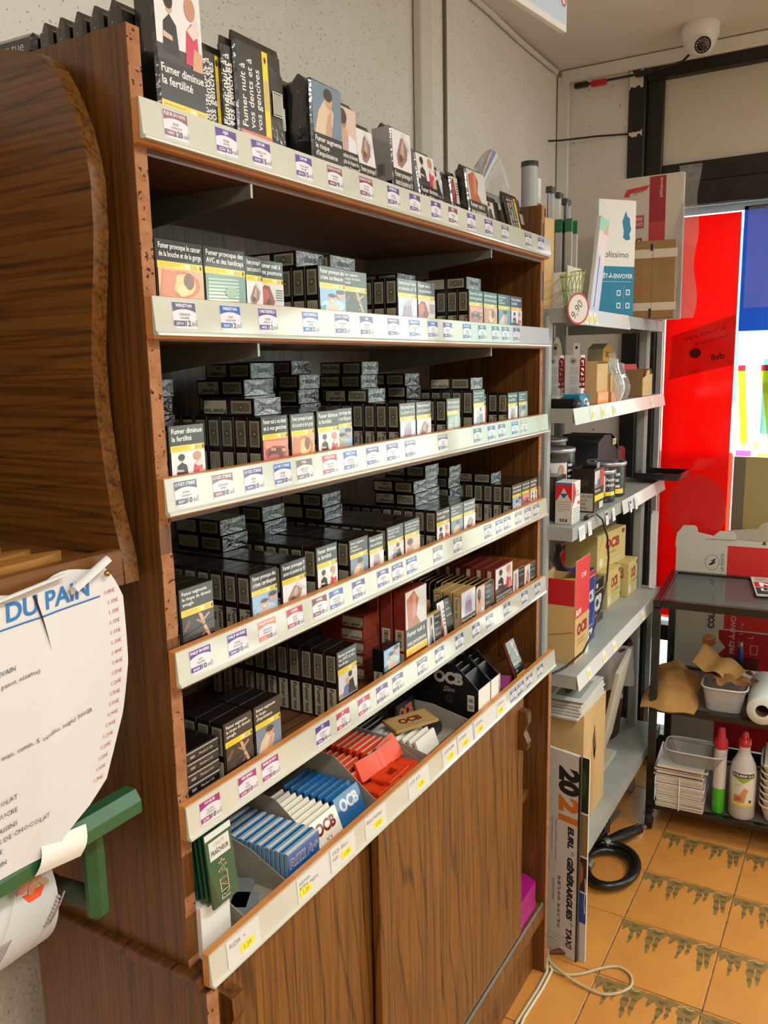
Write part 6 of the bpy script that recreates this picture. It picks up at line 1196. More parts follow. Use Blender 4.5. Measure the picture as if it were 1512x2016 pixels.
MB().box(-0.012,0.012,-D_/2+0.003,-D_/2+0.005,H_-0.002,H_+0.014).build('clasp', m_rim, tb)
tb2 = card_box('tin_box','dark tin box half hidden behind the cabinet end panel','tin box',1.352,0.045,z3,0.075,0.06,0.112,m_tinbox)
MB().box(-0.012,0.012,-0.025,-0.023,0.113,0.126).build('clasp', m_rim, tb2)
def marl():
    f_ = Art(); f_.rect(0.001,0.001,0.061,0.105,(226,226,224)); f_.poly([(0.001,0.045),(0.03,0.075),(0.015,0.104),(0.001,0.104)],(206,30,36)); f_.rect(0.008,0.055,0.014,0.09,(100,24,30)); f_.text('Tabac', 0.03, 0.078, 0.006, (180,60,60)); f_.text('chauffé', 0.03, 0.068, 0.006, (180,60,60)); f_.text('1', 0.046, 0.09, 0.010, (80,110,150)); f_.rect(0.04,0.046,0.058,0.054,(206,60,56)); f_.lines(0.006,0.004,0.056,0.042,6,(130,150,170),0.35)
    l_ = Art(); l_.rect(0.001,0.001,0.043,0.105,(206,198,182)); l_.poly([(0.001,0.055),(0.022,0.092),(0.043,0.055),(0.043,0.105),(0.001,0.105)],(206,30,36)); l_.poly([(0.001,0.105),(0.043,0.105),(0.043,0.100),(0.001,0.100)],(60,110,170)); l_.poly([(0.012,0.078),(0.032,0.078),(0.022,0.065)],(60,80,130)); l_.lines(0.006,0.03,0.038,0.06,5,(150,144,130),0.25); l_.bars(0.012,0.006,0.032,0.014,(40,38,36)); return f_, l_
f1, l1 = marl(); card_box('heated_tobacco_box','red, white and blue box with a downward triangle, third metal shelf','box',1.305,-0.018,z3,0.062,0.044,0.106,m_wht,0.0,{'front':f1,'left':l1})
card_box('heated_tobacco_box','matching box of which a sliver shows by the end panel','box',1.285,0.062,z3,0.044,0.040,0.106,m_wht,0.0,{'left':l1})
# card machine: dark body with a domed maroon cover
cm = thing('card_machine','dark card machine with a domed maroon cover at the window end','card machine',(1.99,0.12,z3)); m_mar = mat('maroon_cover',(96,38,48),0.3,coat=0.5); m_dk = mat('dark_grey_case',(52,54,58),0.45)
MB().cbox(-0.13,0.13,-0.055,0.09,0,0.075,0.006).build('base', m_dk, cm); dome = [(-0.13,0.0755),(0.09,0.0755),(0.09,0.11),(0.07,0.145),(0.02,0.165),(-0.06,0.168),(-0.13,0.15)]; MB().prism(dome, -0.05, 0.085, 'Y').build('dome', m_dk, cm)
MB().prism([(0.0,0.169),(0.075,0.1445),(0.098,0.105),(0.098,0.082),(0.0915,0.082),(0.0915,0.11),(0.07,0.1475),(0.02,0.1672)], -0.052, 0.08, 'Y').build('cover', m_mar, cm); MB().cbox(0.10,0.165,-0.06,0.05,0.045,0.115,0.010).build('front_module', m_mar, cm); MB().cbox(0.10,0.16,-0.062,0.045,0.002,0.044,0.006).build('drawer', m_mar, cm)
a = Art(); a.rect(0,0,0.04,0.02,(226,214,150)); a.rect(0.004,0.004,0.024,0.016,(190,160,60)); a.rect(0.027,0.004,0.038,0.016,(206,206,206)); a.build('sticker', (0.025,-0.0525,0.13), X, Z, cm, MATS['print'])
ct = thing('coin_tray','shallow black coin tray poking out at the window end','tray',(2.145,-0.075,z3+0.012)); m_tr = mat('black_tray_plastic',(20,19,20),0.3,coat=0.4)
MB().cbox(-0.075,0.075,-0.055,0.075,0,0.003,0.001).build('bottom', m_tr, ct)
for q in (MB().prism([(-0.060,0.003),(-0.055,0.003),(-0.062,0.022),(-0.067,0.022)],-0.08,0.08,'X'), MB().prism([(0.075,0.003),(0.080,0.003),(0.087,0.022),(0.082,0.022)],-0.08,0.08,'X'), MB().cbox(-0.083,-0.076,-0.06,0.082,0.003,0.022,0.001), MB().cbox(0.076,0.083,-0.06,0.082,0.003,0.022,0.001), MB().cbox(-0.09,0.09,-0.074,-0.062,0.0222,0.0245,0.001)): q.build('wall', m_tr, ct)
# cable with a plug hanging over the fourth level
cb = thing('black_cable','black cable with a plug drooping across the fourth metal shelf','cable',(1.36,-0.055,z3+0.008))
MB().tube([(0.0,0.0,0.0),(0.05,-0.003,0.002),(0.085,-0.012,-0.02),(0.11,-0.02,-0.07),(0.12,-0.022,-0.13),(0.11,-0.022,-0.19),(0.06,-0.02,-0.26),(0.0,-0.018,-0.31),(-0.05,-0.01,-0.345),(-0.10,0.02,-0.375),(-0.13,0.05,-0.39)], 0.0028, 8).build('wire', m_tr, cb); MB().cbox(-0.022,0.012,-0.006,0.006,-0.005,0.006,0.002).build('plug', m_tr, cb)
# --- fourth level
z4 = ZO[3]
sb = thing('filter_carton','tall red and tan SLIM OCB filter carton, open topped','carton',(1.383,0.012,z4)); W_, D_, H_ = 0.120, 0.10, 0.275; m_tanc = mat('tan_carton',(206,172,112),0.6)
MB().cbox(-W_/2,W_/2,-D_/2,D_/2,0,0.002,0.0004).build('bottom', m_tanc, sb)
fr = MB().cbox(-W_/2,W_/2,-D_/2,-D_/2+0.0015,0.002,H_,0.0004).build('front_wall', m_tanc, sb); MB().cbox(-W_/2,W_/2,D_/2-0.0015,D_/2,0.002,H_-0.05,0.0004).build('back_wall', m_tanc, sb); MB().cbox(W_/2-0.0015,W_/2,-D_/2+0.002,D_/2-0.002,0.002,H_-0.06,0.0004).build('side_wall', m_tanc, sb)
MB().prism([(-D_/2+0.002,0.002),(D_/2-0.002,0.002),(D_/2-0.002,0.215),(0.03,0.222),(0.005,0.216),(-0.02,0.228),(-D_/2+0.002,0.232)], -W_/2, -W_/2+0.0015, 'X').build('torn_side_wall', m_tanc, sb)
a = Art(); a.rect(0.0008,0.12,W_-0.0008,H_-0.001,(214,52,56)); a.text('50', 0.045, 0.222, 0.014, (240,206,200)); a.rect(0.070,0.222,0.084,0.234,(240,206,200)); a.text('SLIM', 0.006, 0.128, 0.014, (240,226,220), 'L', 0.042, bold=0.05, fit=True); a.text('OCB', 0.018, 0.072, 0.028, (150,44,34), 'L', 0.085, bold=0.06, fit=True); a.text('Filtres écologiques', 0.022, 0.055, 0.006, (150,110,60)); a.text('et biodégradables', 0.022, 0.045, 0.006, (150,110,60)); a.poly([(0.085,0.0),(W_-0.001,0.0),(W_-0.001,0.055)],(222,220,210)); a.build('front_print', (-W_/2,-D_/2,0), X, Z, sb, MATS['print'])
a = Art(); a.rect(0.001,0.155,D_-0.003,0.225,(196,30,34)); a.rect(0.02,0.01,0.035,0.02,(120,90,50)); a.line([(0.03,0.07),(D_-0.005,0.085)],0.004,(170,130,70)); a.build('side_print', (-W_/2,D_/2,0), -Y, Z, sb, MATS['print'])
bl = thing('filter_bag','blue and white OCB carton standing beside the tall SLIM carton','carton',(1.51,0.010,z4)); MB().cbox(-0.052,0.052,-0.03,0.03,0,0.205,0.002).build('body', mat('deep_blue',(24,60,150),0.35,coat=0.4), bl)
a = Art(); a.rect(0.001,0.185,0.103,0.204,(196,40,50)); a.text('OCB', 0.012, 0.118, 0.030, (226,230,236), 'L', 0.075, bold=0.06, fit=True); a.line([(0.010,0.19),(0.010,0.08),(0.028,0.048),(0.08,0.048),(0.094,0.08),(0.094,0.19),(0.010,0.19)],0.002,(214,220,230)); a.text('50', 0.035, 0.085, 0.012, (200,210,226)); a.text('OCB', 0.012, 0.012, 0.024, (226,230,236), 'L', 0.07, bold=0.06, fit=True); face_art(bl,a,0.104,0.06,0.205,'front','front_print',MATS['print_gloss'])
a = Art(); a.text('OCB', 0.012, 0.045, 0.042, (196,196,194), 'L', 0.12, bold=0.06, fit=True); a.rect(0.0,0.100,0.15,0.104,(170,130,70)); a.rect(0.0,0.026,0.15,0.030,(170,130,70)); a.rect(0.07,0.112,0.09,0.125,(190,190,190))
card_box('tube_carton','black OCB carton with gold lines behind the blue carton','carton',1.675,0.07,z4,0.15,0.12,0.135,m_blackc,0.0,{'front':a})
def eco(w, h):
    a = Art(); a.text('OCB', w*0.27, h*0.52, h*0.26, (160,54,36), 'L', w*0.50, bold=0.06, fit=True); a.text('Eco-tubes', w*0.30, h*0.34, h*0.13, (130,130,80)); a.ell(w*0.13,h*0.2,h*0.13,h*0.13,(224,220,206),18); a.line([(w*0.25,h*0.22),(w*0.85,h*0.24)],0.001,(176,160,110)); a.ell(w*0.90,h*0.88,w*0.06,h*0.07,(140,62,40),14); [a.line([(w*(0.05+0.03*k),h*(0.55+0.1*k)),(w*(0.09+0.03*k),h*(0.62+0.1*k))],0.002,(130,140,80)) for k in range(4)]; a.rect(w*0.5,h*0.12,w*0.85,h*0.18,(206,196,160)); return a
m_eco = mat('eco_card', (206,186,118), 0.6)
le = Art(); le.text('OCB', 0.055, 0.098, 0.012, (150,50,36), 'L', rot=-pi/2, bold=0.05); le.text('tubes biologiques', 0.04, 0.10, 0.008, (110,110,60), 'L', 0.09, rot=-pi/2); le.ell(0.055,0.012,0.006,0.009,(140,62,40),12)
card_box('eco_tube_carton','yellow OCB Eco-tubes carton standing end-on, right of two','carton',2.075,0.045,z4,0.115,0.085,0.115,m_eco,0.0,{'front':eco(0.115,0.115),'left':le})
card_box('eco_tube_carton','yellow OCB Eco-tubes carton behind the black one, left of two','carton',1.925,0.085,z4,0.15,0.12,0.115,m_eco,0.0,{'front':eco(0.15,0.115)})
card_box('eco_tube_carton','yellow OCB Eco-tubes carton lying on top of the other two','carton',1.985,0.105,z4+0.1155,0.235,0.11,0.115,m_eco,-0.12,{'front':eco(0.235,0.115),'left':Art().text('100', 0.04,0.03,0.012,(120,90,50))})
# plastic bags and envelopes filling the back of the level
def bag1(u, v): return (1.64+0.50*u, 0.222-0.02*u+0.008*sin(9*u+4*v)+0.006*sin(17*v), z4+0.002+0.30*v-0.01*u)
o = MB().shell(bag1, 30, 18, 0.0008).build('clear_bag', film_mat('hazy_bag',(230,234,238),gloss=0.10,haze=0.35,bump=(22.0,0.7))); tag(o,'large hazy plastic bag standing behind the yellow cartons','plastic bag')
a = Art(); a.rect(0.002,0.002,0.35,0.30,(190,184,170)); a.line([(0.05,0.235),(0.3,0.243)],0.002,(90,88,80)); o = card_box('padded_envelope','greyish padded envelope behind the hazy plastic bag','envelope',2.0,0.262,z4,0.32,0.012,0.325,mat('env_grey',(184,176,162),0.5),-0.03); 
for i in range(4):
    def env(u, v, i=i): return (2.185+0.006*i+0.004*sin(6*v+i), -0.035-0.02*u+0.02*(i % 2)*u*v, z4+0.005+0.26*v+0.004*i)
    o = MB().shell(env, 4, 14, 0.002).build('white_envelope', mat('env_white',(224,228,234),0.6)); o.location.x -= 0.035; tag(o,'white envelope on edge at the window end of fourth metal shelf','envelope','white envelopes on edge')
a = Art(); a.poly([(0.06,0.10),(0.075,0.16),(0.11,0.17),(0.12,0.12),(0.10,0.09)],(60,76,140)); a.poly([(0.075,0.11),(0.085,0.15),(0.105,0.15),(0.105,0.12)],(206,212,220))
o = card_box('postal_bag','pale plastic postal bag with a blue emblem, back of fourth metal shelf','plastic bag',1.50,0.215,z4,0.24,0.02,0.26,mat('pale_plastic',(196,202,208),0.35,coat=0.3,bump=(18.0,0.4,0.008)),-0.05,{'front':a})
for i in range(6):
    r = random.Random(20+i); 
    def blob(u, v, i=i, r0=r.random()): 
        th, ph_ = 2*pi*u, pi*(v-0.5); q = 1+0.15*sin(5*th+r0*9)*cos(3*ph_); return (1.33+0.035*(i % 4)+0.028*q*cos(th)*cos(ph_), 0.145+0.02*(i//4)+0.02*q*sin(th)*cos(ph_), z4+0.19+0.012*(i % 3)+0.018*q*sin(ph_))
    o = MB().grid(blob, 12, 8).build('filter_sachet', mat('sachet_%d' % (i % 3), ((30,66,160),(196,202,214),(90,70,150))[i % 3], 0.3, coat=0.6)); tag(o, '%s crumpled sachet heaped behind the SLIM carton' % ['blue','white','violet'][i % 3], 'sachet', '%s sachets behind the SLIM carton' % ['blue','white','violet'][i % 3])
card_box('sachet_carton','plain grey carton carrying crumpled sachets behind the SLIM carton','carton',1.385,0.16,z4,0.17,0.09,0.168,m_card)
# --- bottom level: newspapers, card box, white box, basket
z5 = ZO[4]
kb = thing('kraft_box','tall pale kraft box with a torn slot, bottom of the metal shelving','card box',(1.505,0.06,z5)); MB().cbox(-0.105,0.105,-0.105,0.13,0,0.335,0.001).build('body', m_kraft2, kb)
MB().prism([(-0.02,0.23),(-0.005,0.27),(0.0,0.24),(0.012,0.20),(0.002,0.16),(-0.012,0.18)], -0.1062, -0.1052, 'Y').build('torn_slot', mat('kraft_dark',(96,70,40),0.9), kb); MB().cbox(-0.03,0.0,-0.1062,-0.1052,0.0,0.20,0.0002).build('tape', mat('kraft_tape',(196,160,104),0.35), kb)
m_news = mat('newsprint', (196,192,180), 0.85)
for i in range(6):
    o = MB().cbox(-0.115+0.004*i,0.115,-0.10,0.11,0,0.0075,0.002).build('newspaper', m_news, None, (1.47+0.004*(i % 2),0.055,z5+0.3355+0.0079*i),(0,0,0.03*(i % 3-1))); tag(o,'%s folded newspaper up in the pile on the tall kraft box' % ORD[i+1] if i < 5 else 'topmost folded newspaper on the tall kraft box, pictures and headlines showing','newspaper',None if i == 5 else 'newspapers on the kraft box')
    if i == 5:
        a = Art(); a.rect(0.002,0.002,0.206,0.206,(206,204,194)); a.rect(0.03,0.15,0.19,0.19,(196,190,170)); [a.text(t,0.035,0.178-0.012*k,0.008,(60,58,56),'L',0.14) for k, t in enumerate(['Comment améliorer la','qualité des services','de la commune'])]; a.lines(0.03,0.10,0.15,0.14,6,(90,88,86),0.35); a.rect(0.03,0.045,0.17,0.09,(120,122,104)); a.ell(0.07,0.065,0.02,0.012,(70,72,60)); a.ell(0.12,0.07,0.025,0.012,(84,88,70)); a.rect(0.03,0.02,0.17,0.045,(150,166,150)); face_art(o,a,0.21,0.21,0.0075,'top','front_page',MATS['print_paper'])
a = Art(); a.rect(0.0,0.0,0.14,0.108,(206,202,206)); a.rect(0.02,0.045,0.07,0.08,(196,44,48)); a.text('C', 0.04, 0.053, 0.020, (236,206,200), bold=0.03); a.lines(0.02,0.085,0.12,0.105,3,(130,128,132),0.3); o = card_box('magazine','magazine with a red block leaning behind the newspapers','magazine',1.40,0.155,z5+0.3355,0.14,0.008,0.11,m_wht,0.0,{'front':a})
wb = thing('white_board_box','open pale box leaning towards the window, bottom metal shelf','card box',(1.765,0.0,z5+0.08)); m_pale = mat('pale_board',(186,182,164),0.6)
MB().cbox(-0.12,0.12,-0.006,0.006,0,0.30,0.001).build('panel', m_pale, wb, None, (0.18,0,0.10)); MB().prism([(-0.12,0.0),(0.12,0.0),(0.12,0.30),(-0.12,0.30)], -0.004, 0.0, 'Y').build('back_panel', m_pale, wb, (0.012,0.09,0.0)); MB().cbox(-0.135,-0.122,-0.012,0.10,-0.06,0.26,0.001).build('side_panel', m_kraft2, wb); MB().cbox(-0.135,0.12,-0.01,0.10,-0.075,-0.061,0.001).build('bottom', m_pale, wb)
bs_ = thing('waste_basket','dark woven basket lined with a clear bag, behind the pale box','basket',(2.035,0.125,z5)); m_wick = mat('wicker',(66,40,32),0.6,bump=(60.0,0.8,0.006)); MB().lathe([(0.095,0.0),(0.100,0.01),(0.122,0.30),(0.124,0.33)],32,caps=False).lathe([(0.0,0.004),(0.095,0.004)],32,caps=False).build('body', m_wick, bs_); MB().tube([(0.125*cos(2*pi*k/28),0.125*sin(2*pi*k/28),0.332) for k in range(29)],0.008,8,caps=False).build('rim', m_wick, bs_)
def liner(u, v): t = 2*pi*u; q = 0.134+0.006*sin(7*t)+0.008*v; return (q*cos(t), q*sin(t), 0.345-0.14*v+0.01*sin(5*t))
MB().grid(liner, 40, 8).build('bag_liner', film_mat('bag_liner',(236,238,240),gloss=0.12,haze=0.45,bump=(30.0,0.6)), bs_)
for z in range(1): MB().box(-0.03,-0.012,-0.1145,-0.1065,0.15,0.165).build('badge', m_rim, bs_)

# the goods stand on the real shelf levels, a little further along the unit than first measured
bpy.context.view_layer.update()
for o in set(bpy.data.objects)-BEFORE:
    if o.parent is None:
        zc = (o.matrix_world @ Vector(o.bound_box[0])).z if o.data else o.location.z; k = max(i for i in range(5) if True) if zc < ZO[4]-0.05 else min(range(5), key=lambda i: (zc-ZO[i]) if zc >= ZO[i]-0.06 else 99)
        o.location = o.location+Vector((0.065, 0.020, ZS[k]-ZO[k]))

# ================================================================== black trolley by the window
TR = Matrix.Translation((2.0,-0.078,0)) @ Matrix.Rotation(radians(4.5),4,'Z')
tl = thing('trolley','black metal trolley with a glass top by the shop window','trolley',(2.0,-0.078,0),radians(4.5))
TW, TD = 0.66, 0.43                      # along -y, along +x
m_tb = mat('trolley_black',(20,19,19),0.28,coat=0.4); m_tglass = film_mat('trolley_glass',(170,182,172),gloss=0.14,haze=0.12,rough=0.02)
ZTOP, ZMID, ZLOW = 0.795, 0.438, 0.092
for x in (0.0, TD-0.024):
    for y in (0.0, -TW+0.024): MB().cbox(x,x+0.024,y-0.024,y,0.055,ZTOP-0.026,0.002).build('leg', m_tb, tl)
for z, h in ((ZTOP,0.024),(ZMID,0.020),(ZLOW,0.018)):
    for q in (MB().cbox(0,TD,-0.026,0.0,z-h,z,0.002), MB().cbox(0,TD,-TW,-TW+0.026,z-h,z,0.002), MB().cbox(-0.0,0.026,-TW+0.0265,-0.0265,z-h,z,0.002), MB().cbox(TD-0.026,TD,-TW+0.0265,-0.0265,z-h,z,0.002)): q.build('frame_rail', m_tb, tl)
MB().box(0.027,TD-0.027,-TW+0.027,-0.027,ZTOP-0.012,ZTOP-0.006).build('glass_top', m_tglass, tl)
for z in (ZMID, ZLOW): MB().box(0.027,TD-0.027,-TW+0.027,-0.027,z-0.010,z-0.004).build('shelf_panel', mat('trolley_panel',(110,104,92),0.35,coat=0.3), tl)
for x, y in ((0.012,-0.012),(TD-0.012,-0.012),(0.012,-TW+0.012),(TD-0.012,-TW+0.012)):
    w_ = MB().lathe([(0.014,-0.011),(0.027,-0.011),(0.028,-0.008),(0.028,0.008),(0.027,0.011),(0.014,0.011)],20,(x,y,0.028),axis='Y').build('wheel', mat('rubber',(24,23,22),0.7), tl); MB().cbox(x-0.009,x+0.009,y-0.016,y+0.016,0.0445,0.060,0.002).build('wheel_fork', m_arm, w_)
def tw(x, y, z): v = TR @ Vector((x,y,z)); return v
def on_trolley(o, x, y, z, rz=0.0):
    o.location = tw(x,y,z); o.rotation_euler = (o.rotation_euler[0], o.rotation_euler[1], rz+radians(4.5)); return o
# newspaper on the glass
nb = MB().cbox(-0.12,0.12,-0.16,0.16,0,0.006,0.002).build('newspaper', m_news); tag(nb,'folded newspaper with a red masthead on the trolley glass','newspaper'); on_trolley(nb, 0.30, -0.44, ZTOP+0.0004, 0.12)
a = Art(); a.rect(0.0,0.0,0.32,0.238,(206,202,196)); a.rect(0.004,0.10,0.316,0.17,(206,44,48)); a.text('MIDI', 0.02, 0.115, 0.045, (240,236,232), 'L', bold=0.05); a.rect(0.004,0.01,0.316,0.095,(60,58,56)); a.text("L'AVENIR", 0.02, 0.055, 0.030, (230,228,224), 'L', bold=0.04); a.lines(0.01,0.18,0.3,0.23,6,(190,120,116),0.4); a.build('front_page', (-0.12,0.16,0.006), -Y, X, nb, MATS['print_paper'])
# postal cartons standing behind the trolley
pc = thing('postal_carton','large white and red flattened postal carton standing behind the trolley','parcel box',(2.478,-0.05,0.125),radians(4.5)); PW, PH = 0.62, 0.79
out = [(0.0,0.0),(-PW,0.0),(-PW,0.775),(-0.20,0.785),(-0.20,0.80),(-0.19,0.815),(-0.145,0.815),(-0.13,0.802),(-0.125,0.795),(-0.072,0.805),(-0.068,0.822),(-0.058,0.83),(-0.02,0.828),(-0.012,0.815),(-0.008,0.808),(0.0,0.80),(0.004,0.76),(0.0,0.74)]
MB().prism(out[::-1], -0.006, 0.006, 'X').build('board', mat('carton_white',(206,200,186),0.6), pc)
a = Art(); a.rect(0.175,0.455,PW-0.004,0.765,(214,44,40)); a.poly([(0.16,0.0),(PW-0.004,0.0),(PW-0.004,0.45),(0.16,0.45),(0.16,0.415),(0.185,0.385),(0.16,0.355)],(176,24,30)); a.ell(0.125,0.70,0.024,0.029,(70,68,64),24); a.ell(0.125,0.70,0.0225,0.0275,(206,200,186),24); a.poly([(0.112,0.690),(0.128,0.705),(0.118,0.705),(0.138,0.716),(0.132,0.702),(0.14,0.702),(0.122,0.688)],(50,50,50)); a.text('LA POSTE', 0.165, 0.668, 0.011, (90,88,84), 'L', rot=pi/2, shear=0.15)
a.text('sans coller la bande adhésive', 0.10, 0.782, 0.006, (70,68,64), 'L', 0.17, rot=0.02, mirror=False); a.poly([(0.285,0.777),(0.301,0.777),(0.293,0.791)],(60,58,56))
a.poly([(0.128,0.405),(0.150,0.418),(0.150,0.392),(0.128,0.378)],(206,110,50)); a.poly([(0.128,0.405),(0.106,0.416),(0.106,0.390),(0.128,0.378)],(216,124,60)); a.poly([(0.108,0.420),(0.128,0.430),(0.148,0.421),(0.128,0.409)],(226,136,70)); a.text('COLISSIMO', 0.142, 0.452, 0.020, (60,58,56), 'L', 0.14, rot=pi/2, bold=0.04)
a.text('PRÊT-À-ENVOYER', 0.215, 0.365, 0.016, (226,196,190), 'L', rot=pi/2, bold=0.02); a.text('3 à 5 kg', 0.24, 0.44, 0.010, (226,196,190), 'L', rot=pi/2); a.text('L', 0.275, 0.43, 0.016, (226,196,190), rot=pi/2); a.frame(0.268,0.37,0.292,0.405,0.002,(226,196,190)); a.line([(0.228,0.36),(0.228,0.42)],0.001,(214,140,134))
a.build('front_print', (-0.006,0.0,0.0), -Y, Z, pc, MATS['print'])
o = MB().prism([(-0.21,0.0),(-0.60,0.0),(-0.60,0.83),(-0.42,0.83),(-0.41,0.845),(-0.40,0.855),(-0.34,0.855),(-0.325,0.845),(-0.32,0.83),(-0.21,0.815)][::-1], -0.004, 0.004, 'X').build('grey_carton', mat('carton_grey',(176,166,146),0.6), None, (2.492,0.0,0.125), (0,0,radians(4.0))); tag(o,'greyish carton standing between the postal carton and the window','parcel box')
# middle level: paper bag, tub with crumpled paper, paper roll
m_bag = mat('brown_paper',(182,136,76),0.75,vary=(10.0,(168,122,64)),bump=(26.0,0.7,0.010)); m_bag2 = mat('brown_paper_dark',(150,104,58),0.75,vary=(14.0,(128,86,46)),bump=(30.0,0.6,0.008))
def bagp(u, v):                          # squashed bag: wide flat mouth at the front, humped back
    y = -0.012-0.165*u; k = sin(pi*u)**0.6; zz = 0.004+0.030*k*min(1,v*6)+v*(0.010+0.075*k*(0.55+0.45*sin(pi*min(1,v*1.2)))); x = -0.055+0.25*v**0.8+0.010*sin(9*u+4*v)
    return (x, y+0.006*sin(7*v+3*u), zz+0.005*sin(17*u+5*v)*v)
bgo = MB().grid(bagp, 22, 16).grid(lambda u,v: (lambda p: (p[0],p[1],0.002+0.012*v))(bagp(u,v)), 22, 16).build('paper_bag', m_bag); tag(bgo,'squashed brown paper bag on the middle of the trolley','paper bag'); on_trolley(bgo, 0.02, 0.035, ZMID+0.0004)
tb_ = thing('plastic_tub','clear takeaway tub full of crumpled brown paper on the trolley','plastic tub',tuple(tw(0.085,-0.222,ZMID+0.0004)),radians(4.5)); m_ptub = film_mat('tub_plastic',(236,234,226),gloss=0.08,haze=0.55)
def tubf(u, v, s=1.0):
    t = 2*pi*u; n_ = 5.0; c_, s_ = cos(t), sin(t); q = (abs(c_)**n_+abs(s_)**n_)**(-1/n_); k = 0.80+0.20*v; return (q*c_*0.062*k*s, q*s_*0.066*k*s, 0.078*v)
MB().grid(tubf, 40, 4).add([tubf(i/40,0) for i in range(40)], [tuple(range(40))]).build('tub', m_ptub, tb_); MB().tube([(lambda p: (p[0]*1.04,p[1]*1.04,0.079))(tubf(i/40,1)) for i in range(41)],0.003,6,caps=False).build('rim', mat('tub_rim',(222,218,206),0.4), tb_)
r = random.Random(12)
def sheetf(c, s, rz, h, ph):
    def f(u, v):
        a_, b_ = (u-0.5)*s, (v-0.5)*s*0.9; z = h*(1-1.5*abs(u-0.45))*(0.4+0.6*v)+0.010*sin(8*u+ph)+0.008*sin(11*v+2*ph); return (c[0]+a_*cos(rz)-b_*sin(rz), c[1]+a_*sin(rz)+b_*cos(rz), c[2]+max(-0.02,z))
    return f
for i, (c, s_, rz, h, ph, m_) in enumerate((((0.0,0.0,0.082),0.12,0.5,0.05,0.5,m_bag2),((0.03,0.01,0.090),0.15,-0.4,0.10,1.7,m_bag),((0.01,-0.03,0.084),0.11,1.2,0.03,2.4,m_bag2))):
    o = MB().shell(sheetf(c,s_,rz,h,ph), 12, 12, 0.0006).build('crumpled_paper', m_); tag(o, ['flat darker brown paper low in the takeaway tub','tall peaked brown paper sheet rising from the takeaway tub','small folded brown paper at the front of the takeaway tub'][i], 'paper'); on_trolley(o, 0.085, -0.222, ZMID+0.0008)
pr_ = thing('paper_towel_roll','white paper towel roll lying on the trolley middle shelf','paper roll',tuple(tw(0.0,-0.336,ZMID+0.0455)),radians(4.5)); m_tow = mat('towel_paper',(220,224,218),0.85,bump=(90.0,0.25,0.003))
MB().lathe([(0.019,0.0),(0.044,-0.001),(0.0445,0.002),(0.0445,0.238),(0.044,0.24),(0.019,0.24)],36,(-0.02,0,0),axis='X',caps=False).build('paper', m_tow, pr_); MB().lathe([(0.0188,0.0),(0.0188,0.24)],24,(-0.02,0,0),axis='X',caps=False).lathe([(0.0172,0.0),(0.0172,0.24)],24,(-0.02,0,0),axis='X',caps=False).build('core', mat('core_card',(120,92,62),0.8), pr_)
o = MB().cbox(-0.05,0.05,-0.05,0.05,0,0.055,0.004).build('white_tray_pack', mat('white_foam',(226,224,216),0.6)); tag(o,'white carton behind the takeaway tub','box'); on_trolley(o, 0.26, -0.27, ZMID+0.0004)
cn = MB().lathe([(0.010,0),(0.011,0.002),(0.011,0.045),(0.007,0.052)],16).build('small_can', mat('can_blue',(40,50,130),0.3,coat=0.6)); MB().lathe([(0.0075,0),(0.0075,0.012),(0.004,0.018)],16,(0,0,0.0525)).build('nozzle', m_arm, cn); tag(cn,'small blue canister with a metal top at the back of the trolley','canister'); on_trolley(cn, 0.38, -0.25, ZMID+0.06)
bl_ = MB().cbox(-0.05,0.05,-0.06,0.06,0,0.0595,0.002).build('black_box', m_tb); tag(bl_,'low black box under the blue canister','box'); on_trolley(bl_, 0.37,-0.25,ZMID+0.0003)
# lower level: tied magazines, container, bottles, foam trays
cols = [(206,198,180),(196,186,168),(212,206,192),(190,178,168),(200,190,176)]
zz = ZLOW+0.0004; r = random.Random(31)
for i in range(22):
    h_ = r.choice((0.005,0.0065,0.008)); w_, d_ = 0.146+0.012*(r.random()-0.5), 0.21; up = i > 15; dx = 0.02*(r.random()-0.5) if up else 0.006*(r.random()-0.5)
    o = MB().cbox(-d_/2,d_/2,-w_/2,w_/2,0,h_,0.0012).build('magazine', mat('mag_%d' % (i % 5), cols[i % 5], 0.8, vary=(8.0,(222,214,200)))); MB().box(-d_/2+0.001,d_/2-0.001,-w_/2+0.001,w_/2-0.001,h_,h_+0.0003).build('cover', mat('cov_%d' % (i % 6), ((150,130,150),(190,80,76),(120,130,110),(200,190,176),(110,112,130),(176,160,110))[i % 6], 0.4, coat=0.4), o)
    tag(o, '%s magazine up in the loose top of the trolley pile' % ORD[i-15] if up else '%s magazine up in the string-tied pile on the trolley' % (ORD+['seventeenth'])[i+1], 'magazine', 'loose magazines on the tied pile' if up else 'string-tied magazines'); on_trolley(o, 0.10+dx, -0.105+0.012*(r.random()-0.5)*(2 if up else 0.5), zz, 0.12*(r.random()-0.5) if up else 0.02*(r.random()-0.5)); zz += h_+0.0009
    if i == 15: ztie = zz
st_ = MB(); hh = ztie-ZLOW; st_.tube([(-0.109,0.0,0.0),(-0.110,0.0,hh+0.001),(0.109,0.0,hh+0.001),(0.110,0.0,0.0)],0.0022,6)
o = st_.build('string', mat('white_string',(216,212,200),0.7)); tag(o,'white string round the tied magazines on the trolley','string'); on_trolley(o, 0.10, -0.105, ZLOW+0.0004)
ctn = thing('clear_container','clear ribbed food container upside down on the magazines','plastic tub',tuple(tw(0.055,-0.145,zz+0.0005)),radians(4.5))
def cont(u, v): t = 2*pi*u; c_, s_ = cos(t), sin(t); q = (abs(c_)**5+abs(s_)**5)**-0.2; k = 0.72+0.28*v; return (q*c_*0.06*k, q*s_*0.092*k, 0.050*v+0.0016*sin(60*t)*0)
